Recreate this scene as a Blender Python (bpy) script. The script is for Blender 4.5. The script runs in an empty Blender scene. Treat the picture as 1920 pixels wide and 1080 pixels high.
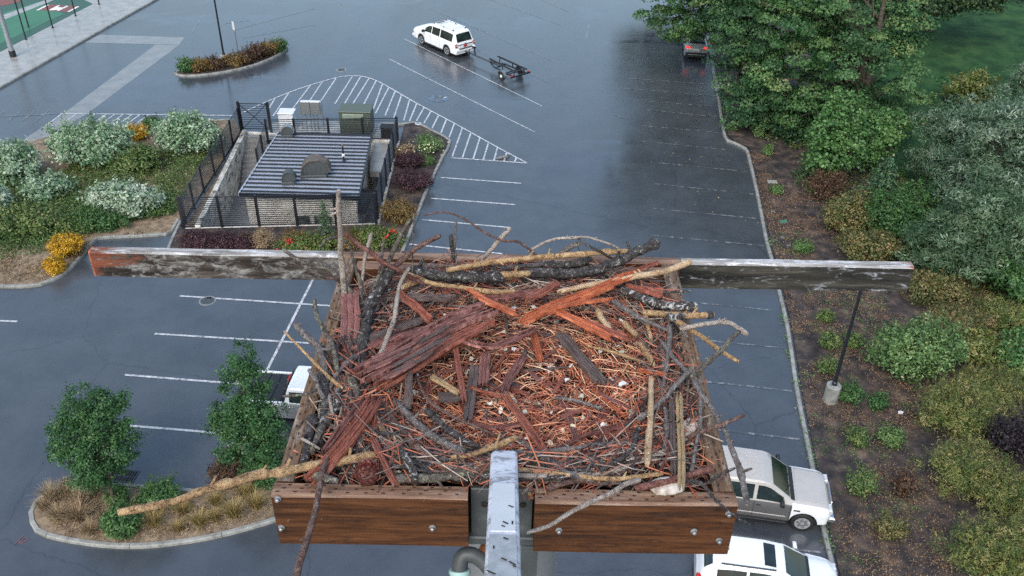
import bpy, bmesh, math, random
import numpy as np
from mathutils import Vector, Matrix, noise

random.seed(11)
rng = np.random.default_rng(11)
scene = bpy.context.scene
COL = scene.collection
R = math.radians

# ------------------------------------------------------------------ camera
CAM_H = 25.0
FPX, PITCH, ROLL = 1700.0, R(34.3), R(1.1)
FW = Vector((0, math.cos(PITCH), -math.sin(PITCH)))
UPV = Vector((0, math.sin(PITCH), math.cos(PITCH)))
cr, sr = math.cos(ROLL), math.sin(ROLL)
cam_right = Vector((1, 0, 0)) * cr + UPV * sr
cam_up = Vector((1, 0, 0)) * -sr + UPV * cr
cd = bpy.data.cameras.new('camera'); cam = bpy.data.objects.new('camera', cd); COL.objects.link(cam)
M = Matrix.Identity(4)
for i in range(3):
    M[i][0], M[i][1], M[i][2] = cam_right[i], cam_up[i], -FW[i]
M[2][3] = CAM_H
cam.matrix_world = M
cd.sensor_width = 36; cd.lens = 36 * FPX / 1920
cd.clip_start = .05; cd.clip_end = 1500
scene.camera = cam

# ------------------------------------------------------------------ light (overcast noon)
SUN_EL, SUN_AZ = R(48), R(200)          # azimuth measured clockwise from +Y
world = bpy.data.worlds.new('World'); scene.world = world; world.use_nodes = True
wn = world.node_tree.nodes; wl = world.node_tree.links
bg = wn['Background']; sky = wn.new('ShaderNodeTexSky')
sky.sky_type = 'NISHITA'; sky.sun_disc = False
sky.sun_elevation = SUN_EL; sky.sun_rotation = SUN_AZ
sky.air_density = 1.8; sky.dust_density = 6.0; sky.ozone_density = 3.0; sky.altitude = 600
wl.new(sky.outputs[0], bg.inputs[0]); bg.inputs[1].default_value = .15
sd = bpy.data.lights.new('sun', 'SUN'); sun = bpy.data.objects.new('sun', sd); COL.objects.link(sun)
sd.energy = .7; sd.angle = R(40); sd.color = (1.0, .97, .93)
sdir = Vector((math.sin(SUN_AZ) * math.cos(SUN_EL), math.cos(SUN_AZ) * math.cos(SUN_EL), math.sin(SUN_EL)))
sun.rotation_euler = sdir.to_track_quat('Z', 'Y').to_euler()
sun.location = (0, -30, 60)
vs = scene.view_settings
vs.view_transform = 'Standard'; vs.look = 'None'; vs.gamma = 1; vs.exposure = 0.84
vs.use_curve_mapping = False
scene.render.engine = 'CYCLES'
scene.cycles.max_bounces = 6; scene.cycles.transparent_max_bounces = 6
scene.cycles.use_denoising = False

# ------------------------------------------------------------------ helpers
def ray(u, v):
    return FW + cam_right * ((u - 960) / FPX) + cam_up * ((540 - v) / FPX)
def G(u, v, z=0.0):
    """point of the horizontal plane at height z that the photograph shows at (u, v)"""
    d = ray(u, v); t = (z - CAM_H) / d.z
    return Vector((d.x * t, d.y * t, z))
def DEPTH(p):
    return (Vector(p) - Vector((0, 0, CAM_H))).dot(FW)

def link(o, parent=None):
    COL.objects.link(o)
    if parent is not None: o.parent = parent
    return o
def tag(o, label=None, cat=None, group=None, kind=None):
    if label: o['label'] = label
    if cat: o['category'] = cat
    if group: o['group'] = group
    if kind: o['kind'] = kind
    return o
def empty(name, loc=(0, 0, 0), rz=0, label=None, cat=None, group=None, kind=None):
    o = bpy.data.objects.new(name, None); o.empty_display_size = .2
    o.location = loc; o.rotation_euler = (0, 0, rz); link(o)
    return tag(o, label, cat, group, kind)
def copy_tree(o, parent=None):
    c = o.copy(); link(c)
    c.parent = parent
    for ch in o.children: copy_tree(ch, c)
    return c

class MB:
    def __init__(s): s.v = []; s.f = []; s.m = []; s.cur = 0
    def add(s, vs, fs):
        b = len(s.v); s.v += [tuple(p) for p in vs]
        s.f += [tuple(i + b for i in f) for f in fs]; s.m += [s.cur] * len(fs)
        return s
    def box(s, c, size, rot=None, bev=0):
        hx, hy, hz = size[0] / 2, size[1] / 2, size[2] / 2
        c = Vector(c)
        if bev:
            b = bev; vs = []
            for z, k in ((-hz, b), (-hz + b, 0), (hz - b, 0), (hz, b)):
                for sx, sy in ((-1, -1), (1, -1), (1, 1), (-1, 1)):
                    vs.append(Vector((sx * (hx - k), sy * (hy - k), z)))
            fs = [(3, 2, 1, 0), (12, 13, 14, 15)]
            for l in range(3):
                for i in range(4):
                    j = (i + 1) % 4; fs.append((l * 4 + i, l * 4 + j, l * 4 + 4 + j, l * 4 + 4 + i))
        else:
            vs = [Vector((sx * hx, sy * hy, sz * hz)) for sz in (-1, 1) for sx, sy in ((-1, -1), (1, -1), (1, 1), (-1, 1))]
            fs = [(3, 2, 1, 0), (4, 5, 6, 7)] + [(i, (i + 1) % 4, 4 + (i + 1) % 4, 4 + i) for i in range(4)]
        if rot is not None: vs = [rot @ p for p in vs]
        return s.add([p + c for p in vs], fs)
    def bar(s, p0, p1, w, h, up=(0, 0, 1)):
        p0, p1 = Vector(p0), Vector(p1); d = (p1 - p0); L = d.length; d.normalize()
        up = Vector(up)
        if abs(d.dot(up)) > .98: up = Vector((0, 1, 0))
        y = up.cross(d).normalized(); z = d.cross(y)
        rot = Matrix((d, y, z)).transposed()
        return s.box((p0 + p1) / 2, (L, w, h), rot)
    def tube(s, pts, rad, n=8, cap=True, jit=0):
        pts = [Vector(p) for p in pts]
        if not hasattr(rad, '__len__'): rad = [rad] * len(pts)
        ref = None; rings = []
        for i, p in enumerate(pts):
            d = (pts[min(i + 1, len(pts) - 1)] - pts[max(i - 1, 0)])
            d = d.normalized() if d.length > 1e-9 else Vector((0, 0, 1))
            if ref is None: ref = Vector((0, 0, 1)) if abs(d.z) < .9 else Vector((1, 0, 0))
            x = (ref - d * ref.dot(d)).normalized(); ref = x; y = d.cross(x)
            rings.append([p + (x * math.cos(a) + y * math.sin(a)) * rad[i] * (1 + (random.uniform(-jit, jit) if jit else 0)) for a in [2 * math.pi * k / n for k in range(n)]])
        vs = [q for r in rings for q in r]; fs = []
        for i in range(len(pts) - 1):
            for k in range(n):
                k2 = (k + 1) % n; fs.append((i * n + k, i * n + k2, (i + 1) * n + k2, (i + 1) * n + k))
        if cap:
            fs.append(tuple(reversed(range(n)))); fs.append(tuple(range((len(pts) - 1) * n, len(pts) * n)))
        return s.add(vs, fs)
    def lathe(s, c, prof, n=16, axis='z'):
        c = Vector(c); vs = []
        for r_, z in prof:
            for k in range(n):
                a = 2 * math.pi * k / n
                q = (r_ * math.cos(a), r_ * math.sin(a), z)
                if axis == 'y': q = (q[0], q[2], q[1])
                if axis == 'x': q = (q[2], q[0], q[1])
                vs.append(c + Vector(q))
        fs = []
        for i in range(len(prof) - 1):
            for k in range(n):
                k2 = (k + 1) % n; fs.append((i * n + k, i * n + k2, (i + 1) * n + k2, (i + 1) * n + k))
        fs.append(tuple(reversed(range(n)))); fs.append(tuple(range((len(prof) - 1) * n, len(prof) * n)))
        return s.add(vs, fs)
    def prism(s, poly, z0, z1):
        n = len(poly); vs = [(p[0], p[1], z0) for p in poly] + [(p[0], p[1], z1) for p in poly]
        fs = [tuple(reversed(range(n))), tuple(range(n, 2 * n))] + [(i, (i + 1) % n, n + (i + 1) % n, n + i) for i in range(n)]
        return s.add(vs, fs)
    def build(s, name, mats, parent=None, smooth=False, fix=True):
        me = bpy.data.meshes.new(name); me.from_pydata(s.v, [], s.f)
        if not isinstance(mats, (list, tuple)): mats = [mats]
        for m in mats: me.materials.append(m)
        if len(mats) > 1: me.polygons.foreach_set('material_index', s.m)
        if fix:
            bm = bmesh.new(); bm.from_mesh(me); bmesh.ops.recalc_face_normals(bm, faces=bm.faces); bm.to_mesh(me); bm.free()
        if smooth:
            me.polygons.foreach_set('use_smooth', [True] * len(me.polygons))
            try: me.set_sharp_from_angle(angle=R(smooth if smooth > 1 else 40))
            except Exception: pass
        me.update()
        return link(bpy.data.objects.new(name, me), parent)

def spline(pts, k=4):
    """Catmull-Rom through points of any dimension"""
    P = [np.array(p, float) for p in pts]; out = []
    for i in range(len(P) - 1):
        p0 = P[max(i - 1, 0)]; p1 = P[i]; p2 = P[i + 1]; p3 = P[min(i + 2, len(P) - 1)]
        for j in range(k):
            t = j / k
            out.append(.5 * (2 * p1 + (p2 - p0) * t + (2 * p0 - 5 * p1 + 4 * p2 - p3) * t * t + (3 * p1 - p0 - 3 * p2 + p3) * t ** 3))
    out.append(P[-1]); return out

# ------------------------------------------------------------------ materials
def newmat(name):
    m = bpy.data.materials.new(name); m.use_nodes = True
    nt = m.node_tree; b = nt.nodes['Principled BSDF']
    return m, nt, b
def ramp_node(nt, stops, fac):
    r = nt.nodes.new('ShaderNodeValToRGB'); e = r.color_ramp.elements
    while len(e) < len(stops): e.new(.5)
    for el, (p, c) in zip(e, stops): el.position = p; el.color = (*c, 1)
    nt.links.new(fac, r.inputs[0]); return r
def noise_node(nt, co, scale, detail=6, rough=.6, stretch=None, dist=0):
    if stretch:
        mp = nt.nodes.new('ShaderNodeMapping'); mp.inputs['Scale'].default_value = stretch
        nt.links.new(co, mp.inputs[0]); co = mp.outputs[0]
    n = nt.nodes.new('ShaderNodeTexNoise'); n.inputs['Scale'].default_value = scale
    n.inputs['Detail'].default_value = detail; n.inputs['Roughness'].default_value = rough
    n.inputs['Distortion'].default_value = dist
    nt.links.new(co, n.inputs['Vector']); return n
def bump_node(nt, b, h, strength, dist=.02):
    bp = nt.nodes.new('ShaderNodeBump'); bp.inputs['Strength'].default_value = strength; bp.inputs['Distance'].default_value = dist
    nt.links.new(h, bp.inputs['Height']); nt.links.new(bp.outputs[0], b.inputs['Normal']); return bp
def coord(nt, which='Object'):
    return nt.nodes.new('ShaderNodeTexCoord').outputs[which]
def world_pos(nt):
    return nt.nodes.new('ShaderNodeNewGeometry').outputs['Position']
def mixc(nt, fac, a, bcol, mode='MIX'):
    m = nt.nodes.new('ShaderNodeMix'); m.data_type = 'RGBA'; m.blend_type = mode
    for inp, val in ((m.inputs[0], fac), (m.inputs[6], a), (m.inputs[7], bcol)):
        if hasattr(val, 'links'): nt.links.new(val, inp)
        elif isinstance(val, (int, float)): inp.default_value = val
        else: inp.default_value = (*val, 1)
    return m.outputs[2]

def plain(name, col, rough=.5, metal=0, spec=.5, var=.12, scale=6, bump=0, coat=0):
    m, nt, b = newmat(name)
    n = noise_node(nt, coord(nt), scale, 5)
    lo = tuple(c * (1 - var) for c in col); hi = tuple(min(1, c * (1 + var)) for c in col)
    r = ramp_node(nt, [(.3, lo), (.7, hi)], n.outputs[0])
    nt.links.new(r.outputs[0], b.inputs['Base Color'])
    b.inputs['Roughness'].default_value = rough; b.inputs['Metallic'].default_value = metal
    b.inputs['Specular IOR Level'].default_value = spec; b.inputs['Coat Weight'].default_value = coat
    b.inputs['Coat Roughness'].default_value = .05
    if bump: bump_node(nt, b, n.outputs[0], bump)
    return m
def noisy(name, stops, scale=4, rough=(.5, .8), bump=.3, bdist=.02, stretch=None, co='Object', spec=.4, detail=7, dist=0, wet=0):
    m, nt, b = newmat(name)
    b.inputs['Coat Weight'].default_value = wet; b.inputs['Coat Roughness'].default_value = .2
    c = world_pos(nt) if co == 'World' else coord(nt, co)
    n = noise_node(nt, c, scale, detail, .65, stretch, dist)
    r = ramp_node(nt, stops, n.outputs[0]); nt.links.new(r.outputs[0], b.inputs['Base Color'])
    mr = nt.nodes.new('ShaderNodeMapRange'); mr.inputs[3].default_value = rough[0]; mr.inputs[4].default_value = rough[1]
    nt.links.new(n.outputs[0], mr.inputs[0]); nt.links.new(mr.outputs[0], b.inputs['Roughness'])
    b.inputs['Specular IOR Level'].default_value = spec
    if bump: bump_node(nt, b, n.outputs[0], bump, bdist)
    return m

def leafmat(name, stops, rough=.45, trans=.3, spec=.4):
    m, nt, b = newmat(name)
    at = nt.nodes.new('ShaderNodeAttribute'); at.attribute_name = 'rnd'
    r = ramp_node(nt, stops, at.outputs['Fac'])
    nt.links.new(r.outputs[0], b.inputs['Base Color'])
    b.inputs['Roughness'].default_value = rough; b.inputs['Specular IOR Level'].default_value = spec
    if trans:
        t = nt.nodes.new('ShaderNodeBsdfTranslucent'); nt.links.new(r.outputs[0], t.inputs[0])
        mx = nt.nodes.new('ShaderNodeMixShader'); mx.inputs[0].default_value = trans
        nt.links.new(b.outputs[0], mx.inputs[1]); nt.links.new(t.outputs[0], mx.inputs[2])
        nt.links.new(mx.outputs[0], nt.nodes['Material Output'].inputs[0])
    return m

# wet asphalt: one real colour, wetness (gloss) and grain vary
def asphalt_mat():
    m, nt, b = newmat('wet_asphalt')
    wp = world_pos(nt)
    def math_(op, x, y=None, z=None):
        n = nt.nodes.new('ShaderNodeMath'); n.operation = op
        for i, v in enumerate((x, y, z)):
            if v is None: continue
            if hasattr(v, 'links'): nt.links.new(v, n.inputs[i])
            else: n.inputs[i].default_value = v
        return n.outputs[0]
    def rng_(v, a0, a1, b0, b1):
        n = nt.nodes.new('ShaderNodeMapRange'); nt.links.new(v, n.inputs[0])
        for i, q in enumerate((a0, a1, b0, b1)): n.inputs[i + 1].default_value = q
        return n.outputs[0]
    big = noise_node(nt, wp, .055, 5, .6, (1, .45, 1), .6).outputs[0]
    mid = noise_node(nt, wp, .5, 7, .68).outputs[0]
    fine = noise_node(nt, wp, 34, 4, .7).outputs[0]
    lane = noise_node(nt, wp, .5, 4, .55, (1.1, .07, 1), .3).outputs[0]          # tyre-polished tracks along the aisles
    stain = noise_node(nt, wp, .9, 5, .6, None, .8).outputs[0]
    vor = nt.nodes.new('ShaderNodeTexVoronoi'); vor.feature = 'DISTANCE_TO_EDGE'; vor.inputs['Scale'].default_value = .085
    dn = noise_node(nt, wp, .8, 5, .7); dv = nt.nodes.new('ShaderNodeVectorMath'); dv.operation = 'MULTIPLY_ADD'; dv.inputs[1].default_value = (.9, .9, 0)
    nt.links.new(dn.outputs[1], dv.inputs[0]); nt.links.new(wp, dv.inputs[2]); nt.links.new(dv.outputs[0], vor.inputs['Vector'])
    crack = rng_(vor.outputs['Distance'], 0, .0035, 1, 0)
    col = ramp_node(nt, [(.38, (.038, .045, .054)), (.62, (.058, .068, .08))], mid).outputs[0]
    col = mixc(nt, .3, col, ramp_node(nt, [(.35, (.018, .021, .026)), (.65, (.088, .1, .116))], fine).outputs[0])
    col = mixc(nt, rng_(stain, .66, .78, 0, .35), col, (.012, .013, .015))
    col = mixc(nt, rng_(lane, .5, .68, 0, .3), col, (.062, .07, .08))
    col = mixc(nt, math_('MULTIPLY', crack, .35), col, (.008, .008, .009))
    nt.links.new(col, b.inputs['Base Color'])
    s = math_('MULTIPLY_ADD', mid, .35, big)
    pud = rng_(noise_node(nt, wp, .16, 7, .62, (.35, 1, 1), .6).outputs[0], .57, .62, 0, 1)       # standing water
    rough = math_('MULTIPLY', rng_(s, .5, .86, .17, .36), rng_(pud, 0, 1, 1, .5))
    nt.links.new(rough, b.inputs['Roughness'])
    b.inputs['Specular IOR Level'].default_value = .6
    b.inputs['Coat Weight'].default_value = .6; b.inputs['Coat IOR'].default_value = 1.45      # film of rain water
    nt.links.new(math_('MULTIPLY', rough, .75), b.inputs['Coat Roughness'])
    bp = bump_node(nt, b, fine, .1, .006)
    nt.links.new(math_('MULTIPLY', rng_(s, .45, .9, .03, .13), rng_(pud, 0, 1, 1, .1)), bp.inputs['Strength'])
    return m

def wood_mat(name, stops, grain=(1, 1, 1), scale=6, wear=None, weart=.55, rough=(.45, .75), bump=.5, wscale=9, fresh=None):
    """grain stretched along the long axis, weathered patches with their own shape"""
    m, nt, b = newmat(name)
    c = coord(nt)
    n = noise_node(nt, c, scale, 8, .7, grain, .4)
    r = ramp_node(nt, stops, n.outputs[0]); out = r.outputs[0]
    if wear:
        w = noise_node(nt, c, wscale, 8, .75, tuple((g + 1.2) / 2.2 if g < 1 else g * .5 for g in grain), .8)
        k = ramp_node(nt, [(weart - .05, (0, 0, 0)), (weart + .06, (1, 1, 1))], w.outputs[0])
        n2 = noise_node(nt, c, 40, 4, .7)
        wc = ramp_node(nt, [(.35, wear[0]), (.65, wear[1])], n2.outputs[0])
        out = mixc(nt, k.outputs[0], out, wc.outputs[0])
    if fresh:                       # newly split reddish wood at the ends of the timber
        sx = nt.nodes.new('ShaderNodeSeparateXYZ'); nt.links.new(c, sx.inputs[0])
        ab = nt.nodes.new('ShaderNodeMath'); ab.operation = 'ABSOLUTE'; nt.links.new(sx.outputs[0], ab.inputs[0])
        q = noise_node(nt, c, 11, 6, .7, (.6, 2, 2), .5); ad = nt.nodes.new('ShaderNodeMath'); ad.operation = 'MULTIPLY_ADD'; ad.inputs[1].default_value = .9
        zz = nt.nodes.new('ShaderNodeMath'); zz.operation = 'MULTIPLY_ADD'; zz.inputs[1].default_value = 2.0; nt.links.new(sx.outputs[2], zz.inputs[0]); nt.links.new(ab.outputs[0], zz.inputs[2])
        nt.links.new(q.outputs[0], ad.inputs[0]); nt.links.new(zz.outputs[0], ad.inputs[2])
        k2 = ramp_node(nt, [(0, (0, 0, 0)), (1, (1, 1, 1))], ad.outputs[0])
        mr2 = nt.nodes.new('ShaderNodeMapRange'); mr2.inputs[1].default_value = fresh; mr2.inputs[2].default_value = fresh + .1; nt.links.new(ad.outputs[0], mr2.inputs[0])
        fc = ramp_node(nt, [(.3, (.06, .02, .013)), (.55, (.2, .065, .036)), (.75, (.36, .17, .12))], n.outputs[0])
        out = mixc(nt, mr2.outputs[0], out, fc.outputs[0])
    nt.links.new(out, b.inputs['Base Color'])
    mr = nt.nodes.new('ShaderNodeMapRange'); mr.inputs[3].default_value = rough[0]; mr.inputs[4].default_value = rough[1]
    nt.links.new(n.outputs[0], mr.inputs[0]); nt.links.new(mr.outputs[0], b.inputs['Roughness'])
    b.inputs['Specular IOR Level'].default_value = .25
    bump_node(nt, b, n.outputs[0], bump, .006)
    return m

MAT = {}
MAT['asphalt'] = asphalt_mat()
MAT['paint'] = noisy('road_paint', [(.36, (.16, .165, .17)), (.5, (.42, .43, .44)), (.7, (.62, .63, .64))], 5, (.25, .5), .1, co='World', wet=1)
MAT['paint_old'] = noisy('worn_road_paint', [(.44, (.05, .058, .066)), (.54, (.13, .14, .15)), (.66, (.28, .29, .3))], 3.2, (.22, .45), .1, co='World', wet=1)
MAT['paint_blue'] = noisy('blue_road_paint', [(.46, (.028, .034, .042)), (.58, (.08, .15, .26)), (.7, (.22, .3, .38))], 4, (.3, .5), .1, co='World', wet=1)
MAT['paint_red'] = noisy('faded_red_mark', [(.45, (.04, .044, .05)), (.6, (.22, .07, .06))], 4, (.3, .5), .1, co='World', wet=1)
MAT['kerb'] = noisy('kerb_concrete', [(.3, (.13, .135, .12)), (.55, (.26, .265, .25)), (.8, (.36, .365, .35))], 3, (.5, .8), .3, .01, co='World')
MAT['concrete'] = noisy('concrete', [(.3, (.2, .2, .185)), (.55, (.3, .3, .285)), (.8, (.38, .38, .36))], 1.3, (.25, .6), .15, .01, co='World', wet=0.6)
MAT['gutter'] = noisy('gutter_concrete', [(.3, (.13, .13, .125)), (.6, (.2, .2, .195)), (.8, (.27, .27, .26))], 1.1, (.2, .5), .15, .01, co='World', wet=0.8)
MAT['stain_wall'] = noisy('stained_concrete', [(.36, (.12, .1, .07)), (.46, (.46, .44, .38)), (.62, (.7, .69, .65))], 1.6, (.6, .85), .3, .02, co='World', stretch=(1, 1, 2.2))
MAT['soil'] = noisy('soil', [(.36, (.016, .014, .015)), (.48, (.038, .031, .03)), (.58, (.075, .056, .046)), (.7, (.15, .11, .08))], 1.5, (.7, .95), 1, .06, co='World', detail=12)
MAT['straw_soil'] = noisy('straw_mulch', [(.28, (.07, .05, .035)), (.5, (.2, .15, .1)), (.75, (.34, .27, .19))], 3.5, (.8, .95), 1, .05, co='World', detail=12)
MAT['lawn'] = noisy('lawn', [(.4, (.013, .04, .015)), (.5, (.021, .066, .022)), (.62, (.04, .088, .03))], .5, (.8, .95), .6, .05, co='World', detail=12, spec=.15)
MAT['court'] = noisy('court_green', [(.3, (.03, .13, .07)), (.7, (.045, .18, .1))], .5, (.3, .6), .1, co='World')
MAT['court_dark'] = noisy('court_dark_green', [(.3, (.022, .075, .05)), (.7, (.03, .1, .068))], .5, (.3, .6), .1, co='World')
MAT['court_red'] = noisy('court_red', [(.3, (.15, .05, .04)), (.7, (.21, .07, .055))], .5, (.3, .6), .1, co='World')
MAT['white'] = plain('white_paint', (.75, .76, .77), .35, var=.05)
MAT['black'] = plain('black_metal', (.012, .014, .02), .35, spec=.5, var=.3)
MAT['black_rough'] = plain('black_plastic', (.015, .016, .018), .6)
MAT['grey_metal'] = plain('galvanised', (.32, .34, .35), .4, .7, var=.25, scale=18)
MAT['dark_steel'] = noisy('dark_steel', [(.3, (.035, .042, .045)), (.6, (.07, .08, .085)), (.85, (.13, .15, .15))], 14, (.35, .6), .15, .004)
MAT['roof'] = plain('sky_reflection_roof', (.3, .335, .39), .16, spec=.9, var=.1, scale=2)  # sky reflection on the roof panels put into the pale blue base
MAT['cabinet'] = plain('olive_cabinet', (.075, .095, .075), .45, var=.12)
MAT['box_white'] = plain('pale_cabinet', (.6, .63, .66), .4, var=.06)
MAT['wall'] = noisy('block_wall', [(.4, (.44, .42, .38)), (.6, (.66, .64, .6))], 2.2, (.6, .85), .2, .01, co='World')
MAT['rust'] = noisy('rusty_sheet', [(.35, (.045, .05, .055)), (.55, (.12, .09, .07)), (.75, (.3, .2, .14))], 3, (.35, .65), .2, .01)
# timber of the platform: x-running and y-running boards
MAT['board'] = wood_mat('brown_board', [(0.332, (0.0252, 0.0101, 0.00504)), (0.452, (0.0648, 0.0245, 0.00936)), (0.56, (0.101, 0.0403, 0.0151)), (0.68, (0.144, 0.0648, 0.0288))], (.9, 14, 14), 5, ((0.0216, 0.0101, 0.00648), (0.054, 0.0259, 0.0144)), .56, rough=(.5, .8), bump=.45, wscale=6)
MAT['board_top'] = wood_mat('worn_board_top', [(0.35, (0.085, 0.0467, 0.0298)), (0.5, (0.187, 0.111, 0.0765)), (0.65, (0.306, 0.212, 0.153))], (.7, 9, 9), 6, ((0.221, 0.162, 0.128), (0.357, 0.297, 0.255)), .62, wscale=14)
MAT['rail'] = wood_mat('worn_rail', [(0.35, (0.0638, 0.0382, 0.0238)), (0.5, (0.145, 0.0892, 0.0553)), (0.65, (0.238, 0.162, 0.106))], (9, .7, 9), 6, ((0.204, 0.17, 0.14), (0.357, 0.315, 0.272)), .58, wscale=12)
MAT['rail_in'] = wood_mat('brown_rail_side', [(0.35, (0.048, 0.0176, 0.0072)), (0.5, (0.104, 0.04, 0.016)), (0.65, (0.176, 0.08, 0.036))], (8, .6, 8), 6, bump=.3)
MAT['beam_l'] = wood_mat('charred_beam', [(0.38, (.016, .013, .012)), (0.5, (.05, .04, .034)), (0.62, (.13, .11, .095))], (.5, 3.4, 3.4), 5, ((.1, .1, .1), (.3, .3, .29)), .54, bump=1, wscale=16, fresh=1.74)
MAT['beam_r'] = wood_mat('dark_beam', [(0.38, (.013, .013, .012)), (0.53, (.036, .035, .03)), (0.65, (.09, .082, .065))], (.5, 5, 5), 5, ((.12, .13, .15), (.42, .44, .48)), .6, bump=.8, wscale=18, fresh=1.85)
MAT['beam_top'] = wood_mat('silvered_beam_top', [(0.38, (.1, .092, .085)), (0.5, (.25, .24, .23)), (0.65, (.42, .42, .42))], (.6, 9, 9), 6, ((.5, .51, .53), (.7, .71, .73)), .56, wscale=10, fresh=1.9)
MAT['beam_end'] = wood_mat('orange_beam_end', [(.3, (.12, .03, .015)), (.5, (.36, .11, .05)), (.75, (.5, .24, .15))], (.6, 6, 6), 6, ((.3, .25, .22), (.5, .42, .38)), .6, wscale=8)
MAT['slot'] = plain('dark_slot', (.012, .009, .007), .9)
# ------------------------------------------------------------------ ground, beds, kerbs, markings
PIT = [G(345, 429), G(707, 420), G(746, 266), G(459, 250)]        # front-left, front-right, back-right, back-left
O4 = [Vector((-500, -300, 0)), Vector((500, -300, 0)), Vector((500, 900, 0)), Vector((-500, 900, 0))]
mb = MB()
mb.add(O4 + PIT, [(i, (i + 1) % 4, 4 + (i + 1) % 4, 4 + i) for i in range(4)])
lot = mb.build('parking_lot', MAT['asphalt']); tag(lot, kind='structure', label='wet grey asphalt of the parking lot')

def sheet(name, px, z, mat, label=None, world_pts=False, kind='structure', thick=0):
    pts = [Vector((p[0], p[1], z)) for p in px] if world_pts else [G(u, v, z) for u, v in px]
    mb = MB()
    if thick: mb.prism([(p.x, p.y) for p in pts], z - thick, z)
    else: mb.add(pts, [tuple(range(len(pts)))])
    me_o = mb.build(name, mat)
    bm = bmesh.new(); bm.from_mesh(me_o.data)
    bmesh.ops.triangulate(bm, faces=[f for f in bm.faces if len(f.verts) > 4])
    for f in bm.faces:
        if not thick and f.normal.z < 0: f.normal_flip()
    bm.to_mesh(me_o.data); bm.free()
    return tag(me_o, label, kind=kind)

def kerb(name, px, label, inside=1, w=.16, h=.13, smooth=3, piece=3.0, pts=None, closed=False):
    """kerb of cast lengths with open joints; px trace the top of its road side"""
    P = [G(u, v, h) for u, v in px] if pts is None else pts
    if closed: P = P + [P[0]]
    P = [Vector((p[0], p[1], 0)) for p in spline([(p.x, p.y) for p in P], smooth)]
    # resample
    cum = [0]
    for a, b in zip(P, P[1:]): cum.append(cum[-1] + (b - a).length)
    def at(s):
        for i in range(len(P) - 1):
            if s <= cum[i + 1] or i == len(P) - 2:
                t = (s - cum[i]) / max(1e-6, cum[i + 1] - cum[i]); return P[i].lerp(P[i + 1], t)
    def nrm(s):
        d = (at(min(s + .1, cum[-1])) - at(max(s - .1, 0))).normalized(); return Vector((-d.y, d.x, 0)) * inside
    root = empty(name, (P[0].x, P[0].y, 0)); tag(root, label, kind='structure')
    n = max(1, round(cum[-1] / piece)); L = cum[-1] / n
    prof = [(0, -.05), (-.01, h - .03), (.02, h), (w - .02, h), (w, h - .03), (w, -.05)]
    prof[0] = (-.025, -.05)
    for k in range(n):
        s0, s1 = k * L + .008, (k + 1) * L - .008
        m = max(2, int((s1 - s0) / .5)); vs = []; fs = []
        for i in range(m + 1):
            s = s0 + (s1 - s0) * i / m; c = at(s) - root.location; nn = nrm(s)
            vs += [c + nn * a + Vector((0, 0, z)) for a, z in prof]
        q = len(prof)
        for i in range(m):
            for j in range(q - 1): fs.append((i * q + j, (i + 1) * q + j, (i + 1) * q + j + 1, i * q + j + 1))
        fs += [tuple(range(q)), tuple(reversed(range(m * q, m * q + q)))]
        MB().add(vs, fs).build('kerb_stone', MAT['kerb'], root)
    return root

# right-hand bed and lawn
RK = [(1318, -30), (1322, 30), (1330, 80), (1338, 123), (1350, 187), (1361, 252), (1373, 263), (1400, 276), (1408, 297), (1422, 357), (1440, 447), (1450, 483), (1465, 547), (1480, 610), (1496, 715), (1513, 803), (1527, 870), (1547, 980), (1563, 1047), (1590, 1160), (1640, 1400)]
kerb('kerb', RK, 'long concrete kerb along the right side of the lot', inside=-1, smooth=2)
rb = [G(u + 3, v, .13) for u, v in RK]
bed_pts = [(p.x + .06, p.y) for p in rb] + [(12, 4), (60, 4), (60, 62), (40, 95), (24, 100)]
sheet('planting_bed', bed_pts, .085, MAT['soil'], 'brown soil bed with weeds right of the parking lot', True)
sheet('lawn', [(1400, -80), (2500, -80), (2500, 300), (1850, 330), (1700, 340), (1640, 280), (1560, 170)], .11, MAT['lawn'], 'green lawn behind the trees at upper right')

# left bed
LK = [(-560, 528), (-120, 534), (0, 536), (45, 536), (72, 533), (100, 523), (123, 510), (143, 490), (163, 467), (180, 447), (200, 444), (260, 441), (316, 437), (325, 428), (336, 410)]
kerb('kerb', LK, 'curving concrete kerb below the yellow flowers', inside=1)
LT = [(-560, 330), (-160, 285), (0, 272), (60, 262), (120, 246), (180, 238), (230, 233), (283, 230), (360, 225), (440, 222)]
kerb('kerb', LT, 'concrete kerb behind the variegated shrubs', inside=-1)
lb = [G(u, v, .13) for u, v in LK]; lt = [G(u, v, .13) for u, v in LT]
poly = [(p.x - .04, p.y + .1) for p in lb] + [(PIT[0].x - .25, PIT[0].y + .2), (PIT[3].x - .25, PIT[3].y + .3)] + [(p.x, p.y - .08) for p in reversed(lt)]
sheet('planting_bed', poly, .09, MAT['straw_soil'], 'straw mulched bed of shrubs left of the fenced pit', True)

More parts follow.
